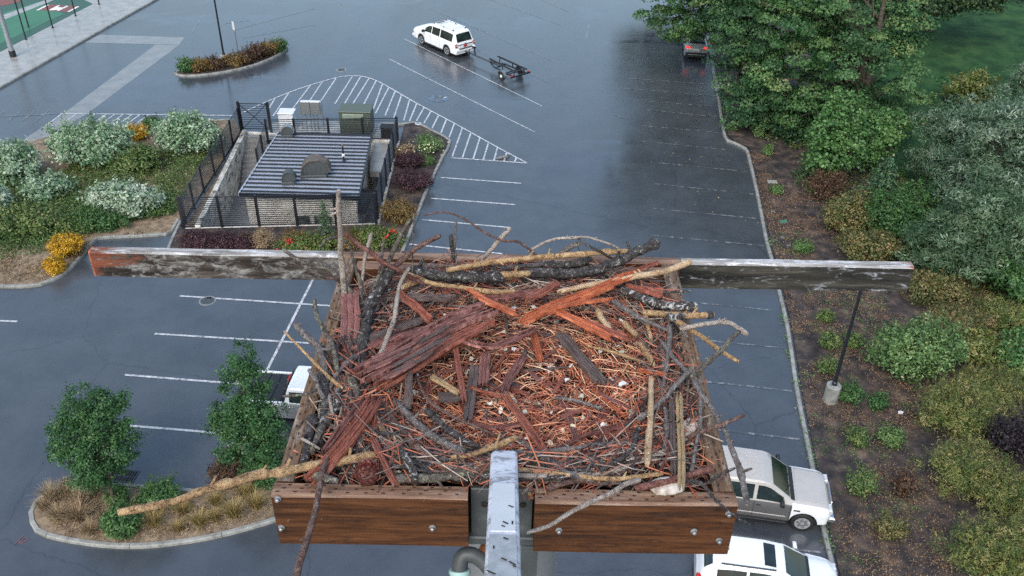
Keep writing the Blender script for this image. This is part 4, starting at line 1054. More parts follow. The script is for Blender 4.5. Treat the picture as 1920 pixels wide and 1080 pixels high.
stick([(1387, 621, .13), (1352, 655, .12), (1322, 685, .1), (1296, 708, .07)], (4.6, 5.4), 'green', 'yellow lichened stick meeting the pale bent branch on the right', **T)
stick([(1240, 640, .03), (1258, 665, .04), (1280, 690, .05), (1296, 706, .06), (1312, 736, .06), (1340, 773, .06), (1360, 812, .06), (1380, 860, .06), (1395, 912, .06), (1402, 946, .06)], (4, 6.4), 'grey', 'long curved grey branch hanging down outside the right rail', **T)
stick([(1395, 779, .09), (1345, 800, .08), (1305, 813, .05), (1288, 822, .03)], (3.6, 4.4), 'brown', 'short brown stick with orange tip pointing out over the right rail', **T)
stick([(1311, 700, .06), (1313, 740, .06), (1313, 795, .06), (1306, 830, .05), (1296, 884, .04)], 3.6, 'grey', 'thin grey stick running beside the inner edge of the right rail', **T)
stick([(1298, 691, .08), (1270, 720, .06), (1233, 760, .04), (1198, 788, .03)], (4.6, 5.6), 'grey', 'straight dark grey stick slanting through the right side of the bowl', **T)
stick([(1198, 800, .02), (1190, 830, .03), (1170, 855, .035), (1127, 882, .035)], (5, 5), 'dark')
stick([(1221, 708, .04), (1220, 770, .05), (1217, 820, .05), (1213, 872, .05)], (5.2, 6.5), 'cream', 'pale barkless stick lying upright in view at lower right of the bowl', wob=.15, **T)
stick([(1247, 765, .03), (1252, 812, .035), (1240, 855, .03)], 4.5, 'grey'); stick([(1210, 590, .04), (1222, 640, .03)], 4, 'tan')
strip([(1272, 738, .045), (1276, 820, .055), (1278, 922, .05)], 13, 'pine', .01, 'flat yellow splinter lying beside the right rail', True, 'splinter', splint=2, ragged=.03)
strip([(1259, 745, .04), (1261, 820, .045), (1263, 895, .04)], 11, 'greyw', .01, splint=2, ragged=.05, name='splinter')
# front rim
stick([(222, 962, .1), (262, 955, .1), (300, 946, .095), (345, 934, .09), (395, 915, .085), (450, 900, .075), (484, 890, .07), (515, 887, .06), (560, 878, .05), (610, 868, .045), (660, 861, .04), (705, 854, .03)], (7.2, 9), 'tan', 'long yellow beaver gnawed stick jutting out over the left front corner', sides=11, wob=.25, **T)
stick([(440, 903, .08), (482, 891, .072), (505, 888, .065)], (9.5, 9.5), 'tan')
stick([(615, 855, .06), (606, 880, .06), (600, 902, .055), (590, 960, .05), (578, 1002, .05), (566, 1042, .05), (552, 1090, .05)], (5, 8), 'brown', 'pinkish brown stick hanging over the left front board towards the viewer', **T)
stick([(590, 893, .05), (610, 896, .055), (635, 903, .05)], (8.5, 6), 'green', 'broken lichen green stub end resting on the left front board', **T)
strip([(697, 818, .05), (712, 850, .045), (730, 885, .035), (745, 912, .015)], 14, 'rust', .009, 'red brown bark splinter ending on top of the left front board', True, splint=3)
stick([(740, 830, .04), (762, 858, .045), (775, 880, .04), (778, 905, .03)], (6, 8), 'birch', 'short white lichened stick at the front rim beside the pine cone', **T)
stick([(738, 900, .015), (800, 896, .02), (850, 890, .02), (925, 874, .02)], (9, 8), 'green', 'thick lichen green log lying inside the left front board', sides=10, **T)
stick([(740, 752, .02), (775, 788, .025), (820, 824, .03), (872, 848, .025)], (7, 7.5), 'grey', 'smooth grey stick curving along the lower left of the bowl', **T)
stick([(800, 768, .01), (832, 800, .02), (868, 825, .02), (898, 838, .015)], 6, 'dark'); stick([(725, 770, .02), (762, 822, .03), (812, 862, .025)], 7, 'brown')
stick([(780, 708, .015), (800, 745, .02), (830, 770, .02), (885, 797, .02), (950, 825, .015)], 3, 'brown', 'thin brown stick bending through the lower left of the bowl', **T)
stick([(700, 780, .03), (720, 810, .035), (757, 832, .03)], 4, 'tan'); stick([(695, 808, .045), (730, 815, .045), (775, 818, .035)], 4, 'dark')
stick([(845, 858, .03), (885, 852, .035), (925, 836, .035), (968, 822, .025)], (4, 6.5), 'tan', 'orange tan broken stick pointing to the camera arm', **T)
stick([(760, 840, .02), (800, 870, .02), (815, 885, .01)], 6, 'dark'); stick([(900, 900, -.01), (935, 885, .0)], 5, 'brown')
stick([(966, 879, .02), (1010, 884, .025), (1060, 890, .03), (1130, 898, .03), (1180, 896, .03), (1243, 888, .02)], (4.5, 4.5), 'tan', 'long orange brown stick along the inside of the right front board', **T)
stick([(1022, 916, .01), (1060, 906, .02), (1110, 899, .02), (1150, 895, .02)], (5.5, 5), 'brown'); stick([(960, 860, .0), (1010, 868, .01), (1060, 880, .01), (1110, 885, .01)], 6, 'dark')
stick([(1190, 915, .02), (1240, 905, .03), (1290, 890, .035), (1335, 877, .035)], (7, 6), 'red', 'knobbly red brown stick in the right front corner', **T)
stick([(988, 999, .04), (1028, 987, .045), (1060, 966, .05), (1100, 945, .055), (1142, 926, .055), (1175, 907, .05), (1200, 900, .04)], (4, 5), 'pale', 'bare pale stick hanging over the right front board', wob=.2, **T)
stick([(1280, 900, .05), (1310, 905, .06), (1325, 918, .06), (1342, 938, .06), (1375, 965, .06), (1406, 984, .06)], (4, 2.6), 'dark', 'thin dark twig dangling over the right front corner', **T)
stick([(1325, 907, .03), (1352, 890, .05), (1379, 877, .06)], (3.4, 2.6), 'dark'); stick([(1345, 905, .04), (1355, 893, .05), (1362, 880, .055)], 3, 'brown')
stick([(1090, 880, .0), (1150, 872, .01), (1200, 868, .01)], 7, 'dark'); stick([(1120, 905, .0), (1160, 903, .01), (1200, 907, .0)], 5, 'grey')
stick([(980, 925, -.02), (1000, 905, -.01), (1015, 880, .0)], 4, 'pale'); stick([(1000, 935, -.04), (985, 915, -.02), (965, 905, -.02)], 3, 'tan')
# left rim
stick([(590, 562, .13), (594, 592, .12), (611, 625, .1), (625, 655, .08), (632, 700, .05), (628, 740, .02)], (4, 5), 'green', 'lichened upright stick against the left rail', **T)
stick([(554, 607, .11), (578, 634, .1), (598, 652, .08), (607, 690, .06), (612, 725, .03)], (6.5, 8), 'grey', 'thick grey stub leaning out over the left rail', **T)
stick([(533, 621, .12), (570, 660, .1), (600, 690, .07), (622, 712, .06), (642, 728, .04)], (2.2, 4), 'tan', 'slender tan twig poking out left above the white truck', **T)
stick([(530, 743, .1), (556, 742, .09), (580, 737, .08), (595, 730, .07)], (2.6, 3.4), 'green', 'short side twig crossing the left rail before the white truck', **T)
stick([(580, 694, .08), (592, 712, .08), (597, 728, .07), (608, 746, .06)], 4.5, 'grey'); stick([(668, 667, .05), (640, 690, .05), (625, 712, .05), (615, 740, .03)], 4.5, 'grey')
stick([(616, 740, .04), (620, 760, .04), (625, 775, .03)], 4, 'pale'); stick([(605, 650, .07), (618, 690, .05), (620, 720, .03)], 5, 'dark')
stick([(657, 712, .04), (668, 735, .03), (674, 760, .01)], 9, 'green'); stick([(635, 730, .04), (628, 770, .03), (612, 800, .01)], 6, 'birch'); stick([(565, 822, .03), (585, 833, .03), (600, 842, .02)], 3, 'pale')
stick([(600, 700, .06), (612, 740, .04), (606, 790, .02), (600, 840, .0)], 8, 'dark'); stick([(640, 745, .02), (610, 790, .02), (585, 850, .01)], 7, 'green'); stick([(585, 780, .02), (578, 830, .01), (570, 870, .0)], 9, 'dark')
stick([(620, 850, .03), (660, 845, .035), (710, 838, .03)], 4, 'dark')
# rust and red bark slabs
strip([(668, 712, .06), (760, 660, .065), (845, 607, .06), (935, 572, .05)], 46, 'bark', .015, 'big purple brown cedar bark slab lying across the left of the nest', True, splint=9, ragged=.2)
for q in range(12):
    o_ = random.uniform(-22, 22); t_ = random.uniform(0, .45); L_ = random.uniform(.25, .5)
    e_ = [(668 + (935 - 668) * k, 712 + (572 - 712) * k + o_ + 6 * math.sin(k * 4), .072 + random.uniform(0, .012)) for k in (t_, t_ + L_ * .5, t_ + L_)]
    strip(e_, random.uniform(4, 10), random.choice(['bark', 'bark', 'rust', 'greyw']), .005, splint=2, ragged=.3)
strip([(690, 740, .045), (770, 690, .05), (850, 640, .045), (930, 600, .04)], 24, 'rust', .012, splint=6, ragged=.2)
strip([(707, 742, .06), (680, 785, .065), (630, 850, .06), (574, 908, .03)], 30, 'rust', .014, 'split reddish cedar slab reaching down to the left front board', True, splint=8, ragged=.2)
strip([(690, 745, .05), (650, 790, .05), (606, 850, .04)], 14, 'bark', .01)
strip([(655, 548, .08), (657, 595, .06), (655, 650, .03)], 36, 'plank', .012, 'flat pink brown plank lying against the left rail', True, 'plank', splint=3, ragged=.03)
strip([(640, 660, .03), (720, 640, .035), (800, 618, .03)], 22, 'bark', .012); strip([(640, 645, .03), (700, 632, .04), (815, 590, .035)], 18, 'greyw', .012); strip([(700, 655, .03), (790, 640, .04), (830, 622, .03)], 16, 'bark', .01)
strip([(710, 560, .04), (780, 560, .045), (855, 562, .04)], 16, 'greyw', .012)
strip([(740, 545, .05), (775, 572, .05), (812, 605, .045)], 13, 'rust', .012, 'reddish scaly cone stem at upper left of the bowl', True, splint=3)
strip([(1205, 511, .085), (1150, 530, .08), (1095, 553, .075), (1040, 572, .07), (990, 596, .06), (962, 608, .05)], 22, 'orange', .012, 'bright orange red split cedar strip across the upper bowl', True, splint=7, ragged=.22)
strip([(1190, 505, .07), (1110, 545, .065), (1030, 590, .06)], 10, 'orange', .008, splint=3, ragged=.2)
strip([(1040, 578, .07), (1090, 568, .07), (1150, 561, .075)], 11, 'orange', .009, 'thin orange splinter forking right from the bright split strip', True, splint=2)
strip([(872, 543, .06), (915, 565, .065), (948, 580, .06), (978, 594, .05)], 13, 'orange', .01, 'orange pointed splinter at the top middle of the bowl', True, splint=2, ragged=.2)
strip([(1042, 582, .06), (1090, 605, .05), (1150, 636, .035)], 15, 'orange', .01, 'reddish splinter slanting down right from the bright split strip', True, splint=3)
strip([(1085, 600, .045), (1130, 615, .04), (1178, 634, .03)], 13, 'rust', .01)
strip([(1170, 540, .05), (1210, 545, .06), (1245, 556, .06)], 14, 'rust', .012, 'curved brown bark piece against the back of the right rim', True, splint=2)
strip([(985, 560, .05), (1015, 548, .05), (1045, 530, .05)], 18, 'rust', .008); strip([(1165, 520, .06), (1200, 505, .06), (1235, 492, .06)], 10, 'rust', .008); strip([(900, 560, .045), (960, 555, .05), (1010, 548, .05)], 14, 'bark', .01)
strip([(1045, 622, .0), (1085, 668, -.015), (1132, 722, -.02)], 25, 'greyw', .014, 'dark grey brown splintered plank lying in the right of the bowl', True, 'splinter', splint=4)
strip([(850, 632, .03), (860, 690, .02), (872, 762, .0)], 11, 'rust', .01, 'narrow red brown splinter lying lengthwise in the left of the bowl', True, splint=2)
strip([(940, 735, -.02), (985, 795, -.015), (1030, 862, .0)], 13, 'rust', .011, 'long red splinter pointing to the top of the camera arm', True, splint=3)
strip([(985, 668, -.03), (960, 700, -.03), (942, 738, -.025)], 16, 'bark', .01); strip([(998, 622, .0), (1006, 650, -.01), (1014, 680, -.02)], 12, 'orange', .009)
strip([(767, 672, .05), (766, 720, .045), (764, 766, .03)], 15, 'greyw', .012, 'short flat grey slat standing on the big bark slab', True, 'splinter', splint=1, ragged=.02)
strip([(890, 680, -.0), (884, 730, -.015), (876, 790, -.02)], 18, 'greyw', .008, splint=2, ragged=.05); strip([(912, 660, .0), (908, 690, -.01), (905, 725, -.02)], 20, 'bark', .009, splint=3)
strip([(808, 705, .01), (835, 720, .0), (862, 738, -.01)], 12, 'pine', .008, splint=2); strip([(820, 745, -.01), (845, 745, -.015), (865, 742, -.02)], 26, 'greyw', .006, splint=2)
strip([(870, 640, .03), (930, 650, .03), (1010, 615, .03)], 14, 'bark', .01); strip([(880, 790, -.03), (920, 802, -.03), (1000, 790, -.03)], 9, 'bark', .008); strip([(1060, 755, -.04), (1070, 790, -.035), (1080, 830, -.02)], 12, 'bark', .009)
strip([(880, 725, -.01), (910, 735, -.015), (945, 745, -.02)], 8, 'rust', .007); strip([(1195, 695, .0), (1225, 698, .01), (1250, 704, .02)], 8, 'orange', .007)
strip([(1040, 845, -.01), (1100, 815, -.01), (1190, 790, .0)], 9, 'bark', .009); strip([(1090, 845, .0), (1140, 820, .0), (1180, 800, .01)], 9, 'rust', .008); strip([(690, 745, .05), (702, 780, .045), (698, 818, .04)], 14, 'rust', .01)
stick([(1040, 745, -.03), (1080, 752, -.03), (1125, 765, -.02)], 3.4, 'grey'); stick([(1210, 680, .0), (1150, 660, -.01), (1100, 648, -.01)], 3, 'tan'); stick([(1200, 645, .01), (1215, 665, .01), (1225, 685, .01)], 6, 'tan')
stick([(1120, 580, .02), (1130, 600, .02), (1145, 618, .01)], 6, 'cream'); stick([(1150, 565, .05), (1190, 590, .05), (1220, 605, .05), (1252, 620, .05)], 4, 'grey', 'slim grey twig forked across the right side of the bowl', **T)
stick([(1255, 610, .05), (1256, 640, .04), (1250, 690, .02), (1240, 740, .01)], 4.5, 'grey'); stick([(1170, 605, .03), (1185, 620, .03), (1195, 630, .025)], 6, 'tan')
# white shed feathers and shell bits, each a part of the nest litter
FE = flat('white_flake', (.7, .7, .68))
for u, v, s in ((964, 655, 9), (1165, 720, 14), (1130, 795, 12), (1182, 783, 13), (1062, 712, 10), (1030, 690, 8), (920, 757, 8), (965, 577, 10), (1000, 575, 9), (765, 790, 10), (655, 630, 9), (1163, 600, 8)):
    p = N(u, v, nest_h(*N(u, v, -.03).to_2d()) + .022) - no; s = s * .0013; mb = MB()
    a0_ = random.uniform(0, 3); pts = []
    for k in range(9):
        a = 2 * math.pi * k / 9; r_ = s * random.uniform(.3, 1)
        pts.append((p.x + math.cos(a) * r_ * (1.3 if math.cos(a - a0_) > 0 else .6), p.y + math.sin(a) * r_, 0))
    mb.prism(pts, p.z - .002, p.z + .002); mb.build('feather_flake', FE, nest)
# bracket fungus shelf pieces
def fungus(u, v, dz, s, label, rot):
    p = N(u, v, dz); r = empty('bracket_fungus', p, rot, label, 'fungus'); mb = MB(); n = 14
    for j, (rr_, z_) in enumerate(((1.0, 0), (.97, .22), (.7, .42), (.3, .5))):
        for k in range(n): a = math.pi * 2 * k / n; mb.v.append((math.cos(a) * s * rr_ * (1 + .12 * math.sin(5 * a)), math.sin(a) * s * .62 * rr_, z_ * s * .5))
    for j in range(3):
        for k in range(n): k2 = (k + 1) % n; mb.f.append((j * n + k, j * n + k2, (j + 1) * n + k2, (j + 1) * n + k)); mb.m.append(0)
    mb.f += [tuple(reversed(range(n))), tuple(range(3 * n, 4 * n))]; mb.m += [0, 0]
    mb.build('cap', noisy('fungus', [(.35, (.2, .15, .12)), (.5, (.45, .4, .35)), (.7, (.68, .66, .63))], 40, (.5, .8), .4, .004), r, smooth=50)
    mb = MB(); mb.box((0, s * .4, .0), (s * .5, s * .3, s * .3), bev=.004); mb.build('stub', BK['brown'], r)
fungus(1250, 912, .015, .05, 'grey white bracket fungus on the right front corner', R(10)); fungus(1290, 803, .03, .04, 'white bracket fungus by the right rail', R(60)); fungus(1180, 858, .01, .026, 'small cream fungus near the front right rim', 0)
# big scaly cone
p = N(690, 888, .03); cone = empty('pine_cone', p, R(20), 'dark red scaly pine cone at the left front rim', 'pine cone')
mb = MB(); mb.lathe((0, 0, 0), [(.002, -.03), (.02, -.026), (.028, -.01), (.03, .005), (.024, .02), (.008, .03)], 12); mb.build('core', BK['red'], cone, smooth=60)
SC = flat('cone_scale', (.13, .035, .03), .4)
sm = MB(); sm.add([(-.006, 0, 0), (.006, 0, 0), (.0085, .010, .004), (0, .016, .008), (-.0085, .010, .004), (0, .008, .0075)], [(0, 1, 5), (1, 2, 5), (2, 3, 5), (3, 4, 5), (4, 0, 5), (4, 3, 2, 1, 0)])
sme = bpy.data.meshes.new('scale'); sme.from_pydata(sm.v, [], sm.f); sme.materials.append(SC)
for i in range(72):
    t = i / 71; a = i * 2.39996; z_ = -.026 + .054 * t; r_ = .0275 * math.sqrt(max(.05, 1 - (t * 2 - 1) ** 2)) - .004
    o = bpy.data.objects.new('scale', sme); link(o, cone); o.location = (math.cos(a) * r_, math.sin(a) * r_, z_); o.rotation_euler = (R(10 + 60 * (t - .3)), 0, a - math.pi / 2)
# ------------------------------------------------------------------ vehicles
def glassmat():
    m, nt, b = newmat('car_glass'); b.inputs['Base Color'].default_value = (.008, .014, .014, 1)
    n = noise_node(nt, coord(nt), 1.5, 3); r = ramp_node(nt, [(.3, (.006, .01, .01)), (.7, (.02, .034, .033))], n.outputs[0]); nt.links.new(r.outputs[0], b.inputs['Base Color'])
    b.inputs['Roughness'].default_value = .06; b.inputs['Specular IOR Level'].default_value = .7; return m
MAT['glass'] = glassmat()
MAT['tyre'] = plain('tyre', (.014, .014, .015), .75); MAT['rim'] = plain('alloy', (.5, .51, .53), .3, .6, var=.1)
MAT['rim_w'] = plain('white_rim', (.72, .72, .74), .4, var=.05)
MAT['chrome'] = plain('chrome', (.6, .62, .65), .15, .9, var=.1)
MAT['tail'] = plain('tail_lamp', (.42, .015, .015), .2, var=.2); MAT['lamp'] = plain('headlamp', (.5, .52, .55), .12, var=.2)
MAT['car_white'] = plain('car_white', (.74, .76, .79), .22, var=.03, scale=1, coat=.6)
MAT['car_beige'] = plain('car_beige', (.4, .385, .365), .28, var=.06, scale=2, coat=.5)
MAT['car_grey'] = plain('car_grey', (.1, .1, .1), .3, var=.08, scale=2, coat=.5)
MAT['car_silver'] = plain('car_silver', (.3, .32, .34), .25, .3, var=.06, scale=2, coat=.5)

def interp(tab, x):
    if x <= tab[0][0]: return tab[0][1]
    for (x0, y0), (x1, y1) in zip(tab, tab[1:]):
        if x <= x1:
            t = (x - x0) / (x1 - x0); return y0 + (y1 - y0) * t
    return tab[-1][1]
def sinterp(tab, x):       # softened profile
    return sum(interp(tab, x + d) for d in (-.05, -.025, 0, .025, .05)) / 5

class Car:
    def __init__(s, name, label, cat, loc, heading, top, belt, W, RW, wheels, wr, mats, colour, clear=.3, step=.045):
        s.top, s.belt, s.Wt, s.RWt, s.wheels, s.wr = top, belt, W, RW, wheels, wr; s.clear = clear
        s.root = empty(name, loc, heading, label, cat)
        x0, x1 = top[0][0], top[-1][0]; s.x0, s.x1 = x0, x1
        xs = sorted(set([x0, x0 + .015, x0 + .04] + [x0 + .04 + (x1 - x0 - .08) * i / int((x1 - x0) / step) for i in range(int((x1 - x0) / step) + 1)] + [x1 - .04, x1 - .015, x1]))
        mb = MB(); secs = [s.sec(x) for x in xs]; q = len(secs[0])
        for x, sc in zip(xs, secs):
            for sgn in (1, -1):
                mb.v += [(x, sgn * y, z) for y, z in sc]
        for i in range(len(xs) - 1):
            for sd_ in (0, 1):
                for k in range(q - 1):
                    a = i * 2 * q + sd_ * q + k; b = a + 2 * q
                    f = (a, b, b + 1, a + 1); mb.f.append(f if sd_ else f[::-1])
                    mb.m.append(colour((xs[i] + xs[i + 1]) / 2, k, sum(secs[i][k + j][1] for j in (0, 1)) / 2))
        for i in (0, len(xs) - 1):
            for sd_ in (0, 1):
                for k in range(q - 1):
                    a = i * 2 * q + sd_ * q + k; zc = (secs[i][k][1] + secs[i][k + 1][1]) / 2
                    b = len(mb.v); mb.v += [(xs[i], 0, secs[i][k][1]), (xs[i], 0, secs[i][k + 1][1])]
                    mb.f.append((a, a + 1, b + 1, b)); mb.m.append(colour(xs[i], k, zc))
        s.body = mb.build('body', mats, s.root, smooth=32)
        # dark underbody and wheels
        MB().box(((x0 + x1) / 2, 0, clear + .12), (x1 - x0 - .3, 2 * interp(W, (x0 + x1) / 2) - .22, .2)).build('underbody', MAT['black_rough'], s.root)
        for xw in wheels:
            MB().box((xw, 0, wr + .05), (wr * 2.35, 2 * interp(W, xw) - .52, wr * 1.5)).build('wheel_well', MAT['black_rough'], s.root)
    def sec(s, x):
        w = sinterp(s.Wt, x); zt = sinterp(s.top, x); wt = min(sinterp(s.RWt, x), w - .04); zb = min(interp(s.belt, x), zt - .075)
        e = min(x - s.x0, s.x1 - x); rn = max(0, 1 - e / .16); w -= .09 * rn * rn; wt -= .07 * rn * rn
        zs = s.clear
        for xw in s.wheels:
            Ra = s.wr + .075; d = abs(x - xw)
            if d < Ra: zs = max(zs, s.wr + math.sqrt(Ra * Ra - d * d) * .97)
        z1 = zs + .05; z2 = max(z1 + .04, zs + (zb - zs) * .5); z3 = max(z2 + .03, zb - .05)
        zb = max(zb, z3 + .02)
        p4 = (w - .045, zb); p5 = (wt + .035, max(zb + .02, zt - .065))
        # body side crease
        return [(w - .05, zs), (w - .005, z1), (w, z2), (w - .012, z3), p4, p5, (wt - .03, zt - .014), (wt * .55, zt + .008), (0, zt + .014)]
    def side_window(s, xa, xb, lo=.08, hi=.88, name='side_window'):
        for sgn in (1, -1):
            mb = MB(); m = max(3, int((xb - xa) / .08)); 
            for i in range(m + 1):
                x = xa + (xb - xa) * i / m; c = s.sec(x); p4, p5 = c[4], c[5]
                for t in (lo, hi):
                    y = p4[0] + (p5[0] - p4[0]) * t; z = p4[1] + (p5[1] - p4[1]) * t
                    mb.v.append((x, sgn * (y + .008), z)); mb.v.append((x, sgn * (y - .01), z))
            for i in range(m):
                a = i * 4; b = a + 4
                mb.f += [(a, b, b + 2, a + 2), (a + 1, a + 3, b + 3, b + 1), (a, a + 1, b + 1, b), (a + 2, b + 2, b + 3, a + 3)]
            mb.f += [(0, 2, 3, 1), (m * 4, m * 4 + 1, m * 4 + 3, m * 4 + 2)]; mb.m = [0] * len(mb.f)
            mb.build(name, MAT['glass'], s.root)
    def top_panel(s, xa, xb, name, mat, inset=.07, off=.009, yscale=1, th=.012, y0=None, y1=None):
        mb = MB(); m = max(3, int((xb - xa) / .06))
        for i in range(m + 1):
            x = xa + (xb - xa) * i / m; c = s.sec(x); w6, w7 = c[6][0], c[7][0]
            dz = (sinterp(s.top, x + .02) - sinterp(s.top, x - .02)) / .04; n = Vector((-dz, 0, 1)).normalized()
            half = (c[6][0] - inset) * yscale
            for t in (-1, -.6, 0, .6, 1):
                y = t * half if y0 is None else y0 + (y1 - y0) * (t + 1) / 2
                ay = abs(y); z = c[8][1] + (c[7][1] - c[8][1]) * min(1, ay / w7) if ay < w7 else c[7][1] + (c[6][1] - c[7][1]) * min(1, (ay - w7) / max(.01, w6 - w7))
                mb.v.append(tuple(Vector((x, y, z)) + n * off))
        for i in range(m):
            for k in range(4): a = i * 5 + k; mb.f.append((a, a + 5, a + 6, a + 1)); mb.m.append(0)
        b = len(mb.v); mb.v += [(x, y, z - th) for x, y, z in mb.v[:b]]
        rim = [i * 5 for i in range(m + 1)] + [m * 5 + k for k in range(1, 5)] + [i * 5 + 4 for i in range(m - 1, -1, -1)] + [3, 2, 1]
        for i, a in enumerate(rim): c_ = rim[(i + 1) % len(rim)]; mb.f.append((a, c_, c_ + b, a + b)); mb.m.append(0)
        return mb.build(name, MAT[mat], s.root, smooth=50)
    def box(s, name, c, size, mat, bev=.012, both=False, parent=None, rot=None):
        o = None
        for sgn in ((1, -1) if both else (1,)):
            o = MB().box((c[0], sgn * c[1], c[2]), size, rot, bev=bev).build(name, MAT[mat], parent or s.root)
        return o
    def add_wheels(s, rim='rim', tw=.25, spokes=5):
        for xw in s.wheels:
            for sgn in (1, -1):
                y = sgn * (interp(s.Wt, xw) - .02); r = s.wr
                ty = MB().lathe((0, 0, 0), [(r * .62, -tw / 2), (r * .9, -tw / 2), (r * .985, -tw * .36), (r, -tw * .2), (r, tw * .2), (r * .985, tw * .36), (r * .9, tw / 2), (r * .62, tw / 2)], 26, axis='y').build('wheel', MAT['tyre'], s.root, smooth=40)
                ty.location = (xw, y - sgn * tw / 2, r)
                mb = MB(); mb.lathe((0, sgn * tw * .2, 0), [(r * .64, -.05), (r * .64, sgn * .0 + .05)], 24, axis='y'); mb.build('rim_barrel', MAT['black_rough'], ty)
                mb = MB()
                mb.lathe((0, sgn * (tw / 2 - .01), 0), [(r * .52, -.012), (r * .66, -.012), (r * .66, .012), (r * .52, .012), (r * .52, -.012)], 24, axis='y')
                mb.lathe((0, sgn * (tw / 2 - .015), 0), [(r * .17, -.02), (r * .17, .015), (r * .08, .025)], 14, axis='y')
                for k in range(spokes):
                    a = 2 * math.pi * k / spokes + .3
                    mb.bar((math.cos(a) * r * .12, sgn * (tw / 2 - .02), math.sin(a) * r * .12), (math.cos(a) * r * .56, sgn * (tw / 2 - .008), math.sin(a) * r * .56), r * .2 if spokes < 8 else r * .12, .03, up=(0, 1, 0))
                mb.build('rim', MAT[rim], ty, smooth=40)
    def seams(s, xs, z0, z1, mat='black_rough'):
        for x in xs:
            c = s.sec(x); w = c[2][0]
            for sgn in (1, -1): MB().box((x, sgn * (w - .004), (z0 + z1) / 2), (.012, .016, z1 - z0)).build('door_seam', MAT[mat], s.root)
    def handles(s, xs, z, mat):
        for x in xs:
            w = s.sec(x)[2][0]; s.box('door_handle', (x, w + .008, z), (.17, .03, .035), mat, .008, True)
    def mirrors(s, x, z, mat):
        w = s.sec(x)[3][0]
        for sgn in (1, -1):
            MB().box((x, sgn * (w + .13), z), (.13, .24, .2), bev=.035).build('mirror', MAT[mat], s.root, smooth=50)
            MB().bar((x + .03, sgn * (w - .04), z - .06), (x + .02, sgn * (w + .08), z - .03), .05, .04).build('mirror_arm', MAT['black_rough'], s.root)
def place(px, z, local, heading):
    """origin of a vehicle whose local point stands at the given pixel"""
    p = G(*px, z); c_, s_ = math.cos(heading), math.sin(heading)
    return Vector((p.x - (local[0] * c_ - local[1] * s_), p.y - (local[0] * s_ + local[1] * c_), 0))

# white long SUV with trailer (local x forward)
hd = math.atan2(2.39, -2.16)
loc = place((837.5, 104.8), 0, (-1.67, .98), hd)
white1 = [MAT['car_white'], MAT['black_rough']]
S = Car('white_suv', 'white long SUV towing an empty boat trailer', 'suv', loc, hd,
        [(-2.8, .98), (-2.77, 1.12), (-2.62, 1.45), (-2.42, 1.9), (-2.2, 1.98), (-1, 2.0), (.35, 1.95), (.75, 1.86), (1.5, 1.3), (1.62, 1.27), (2.5, 1.2), (2.72, 1.1), (2.8, .92)],
        [(-2.8, 1.2), (2.8, 1.2)], [(-2.8, .97), (-2.5, 1.0), (2.2, 1.0), (2.6, .95), (2.8, .86)], [(-2.8, .82), (-2.4, .72), (.5, .72), (.9, .74), (1.5, .84), (2.6, .8), (2.8, .74)],
        (-1.67, 1.6), .41, white1, lambda x, k, z: 1 if z < .42 and -1.2 < x < 1.1 else 0, .36)
S.top_panel(.83, 1.47, 'windshield', 'glass'); S.top_panel(-2.71, -2.45, 'rear_window', 'glass', .04)
S.side_window(.32, 1.15, .1, .86); S.side_window(-.72, .24, .08, .88); S.side_window(-2.3, -.82, .08, .88)
S.top_panel(-.1, .55, 'sunroof', 'glass', y0=-.38, y1=.38)
for y in (.6, -.6): 
    r_ = MB().bar((-2.1, y, 2.07), (.3, y, 2.05), .045, .035).build('roof_rail', MAT['car_white'], S.root)
    for x in (-2.08, -.9, .28): MB().box((x, y, 2.03), (.14, .06, .09), bev=.015).build('rail_foot', MAT['black_rough'], r_)
for x in (-1.8, -.25): MB().bar((x, -.6, 2.085), (x, .6, 2.085), .06, .03).build('cross_bar', MAT['car_white'], S.root)
S.box('tail_lamp', (-2.745, .86, 1.02), (.12, .17, .3), 'tail', .02, True); S.box('lamp_glint', (-2.812, .86, 1.06), (.012, .14, .1), 'lamp', .004, True)
S.box('trim_bar', (-2.806, 0, 1.06), (.03, 1.5, .07), 'dark_steel'); S.box('number_plate', (-2.812, 0, .93), (.02, .34, .15), 'tail', .004)
S.box('bumper', (-2.82, 0, .66), (.16, 1.86, .24), 'car_white', .05); S.box('bumper_step', (-2.85, 0, .77), (.14, 1.3, .05), 'black_rough', .015)
S.box('headlamp', (2.74, .68, .86), (.12, .36, .22), 'lamp', .03, True); S.box('grille', (2.81, 0, .84), (.06, .9, .28), 'chrome', .02); S.box('bumper', (2.8, 0, .52), (.18, 1.8, .24), 'car_white', .05)
S.box('running_board', (-.05, 1.0, .36), (2.3, .14, .06), 'black_rough', .015, True)
S.box('badge', (-2.815, 0, 1.13), (.015, .16, .06), 'chrome', .005); S.box('sticker', (-2.63, .62, 1.33), (.02, .13, .13), 'white', .004)
S.add_wheels(); S.seams((1.15, .28, -.78), .5, 1.15); S.handles((.45, -.6), 1.02, 'chrome'); S.mirrors(1.12, 1.3, 'black_rough')
S.box('hitch', (-2.98, 0, .45), (.34, .08, .08), 'black_rough', .01)

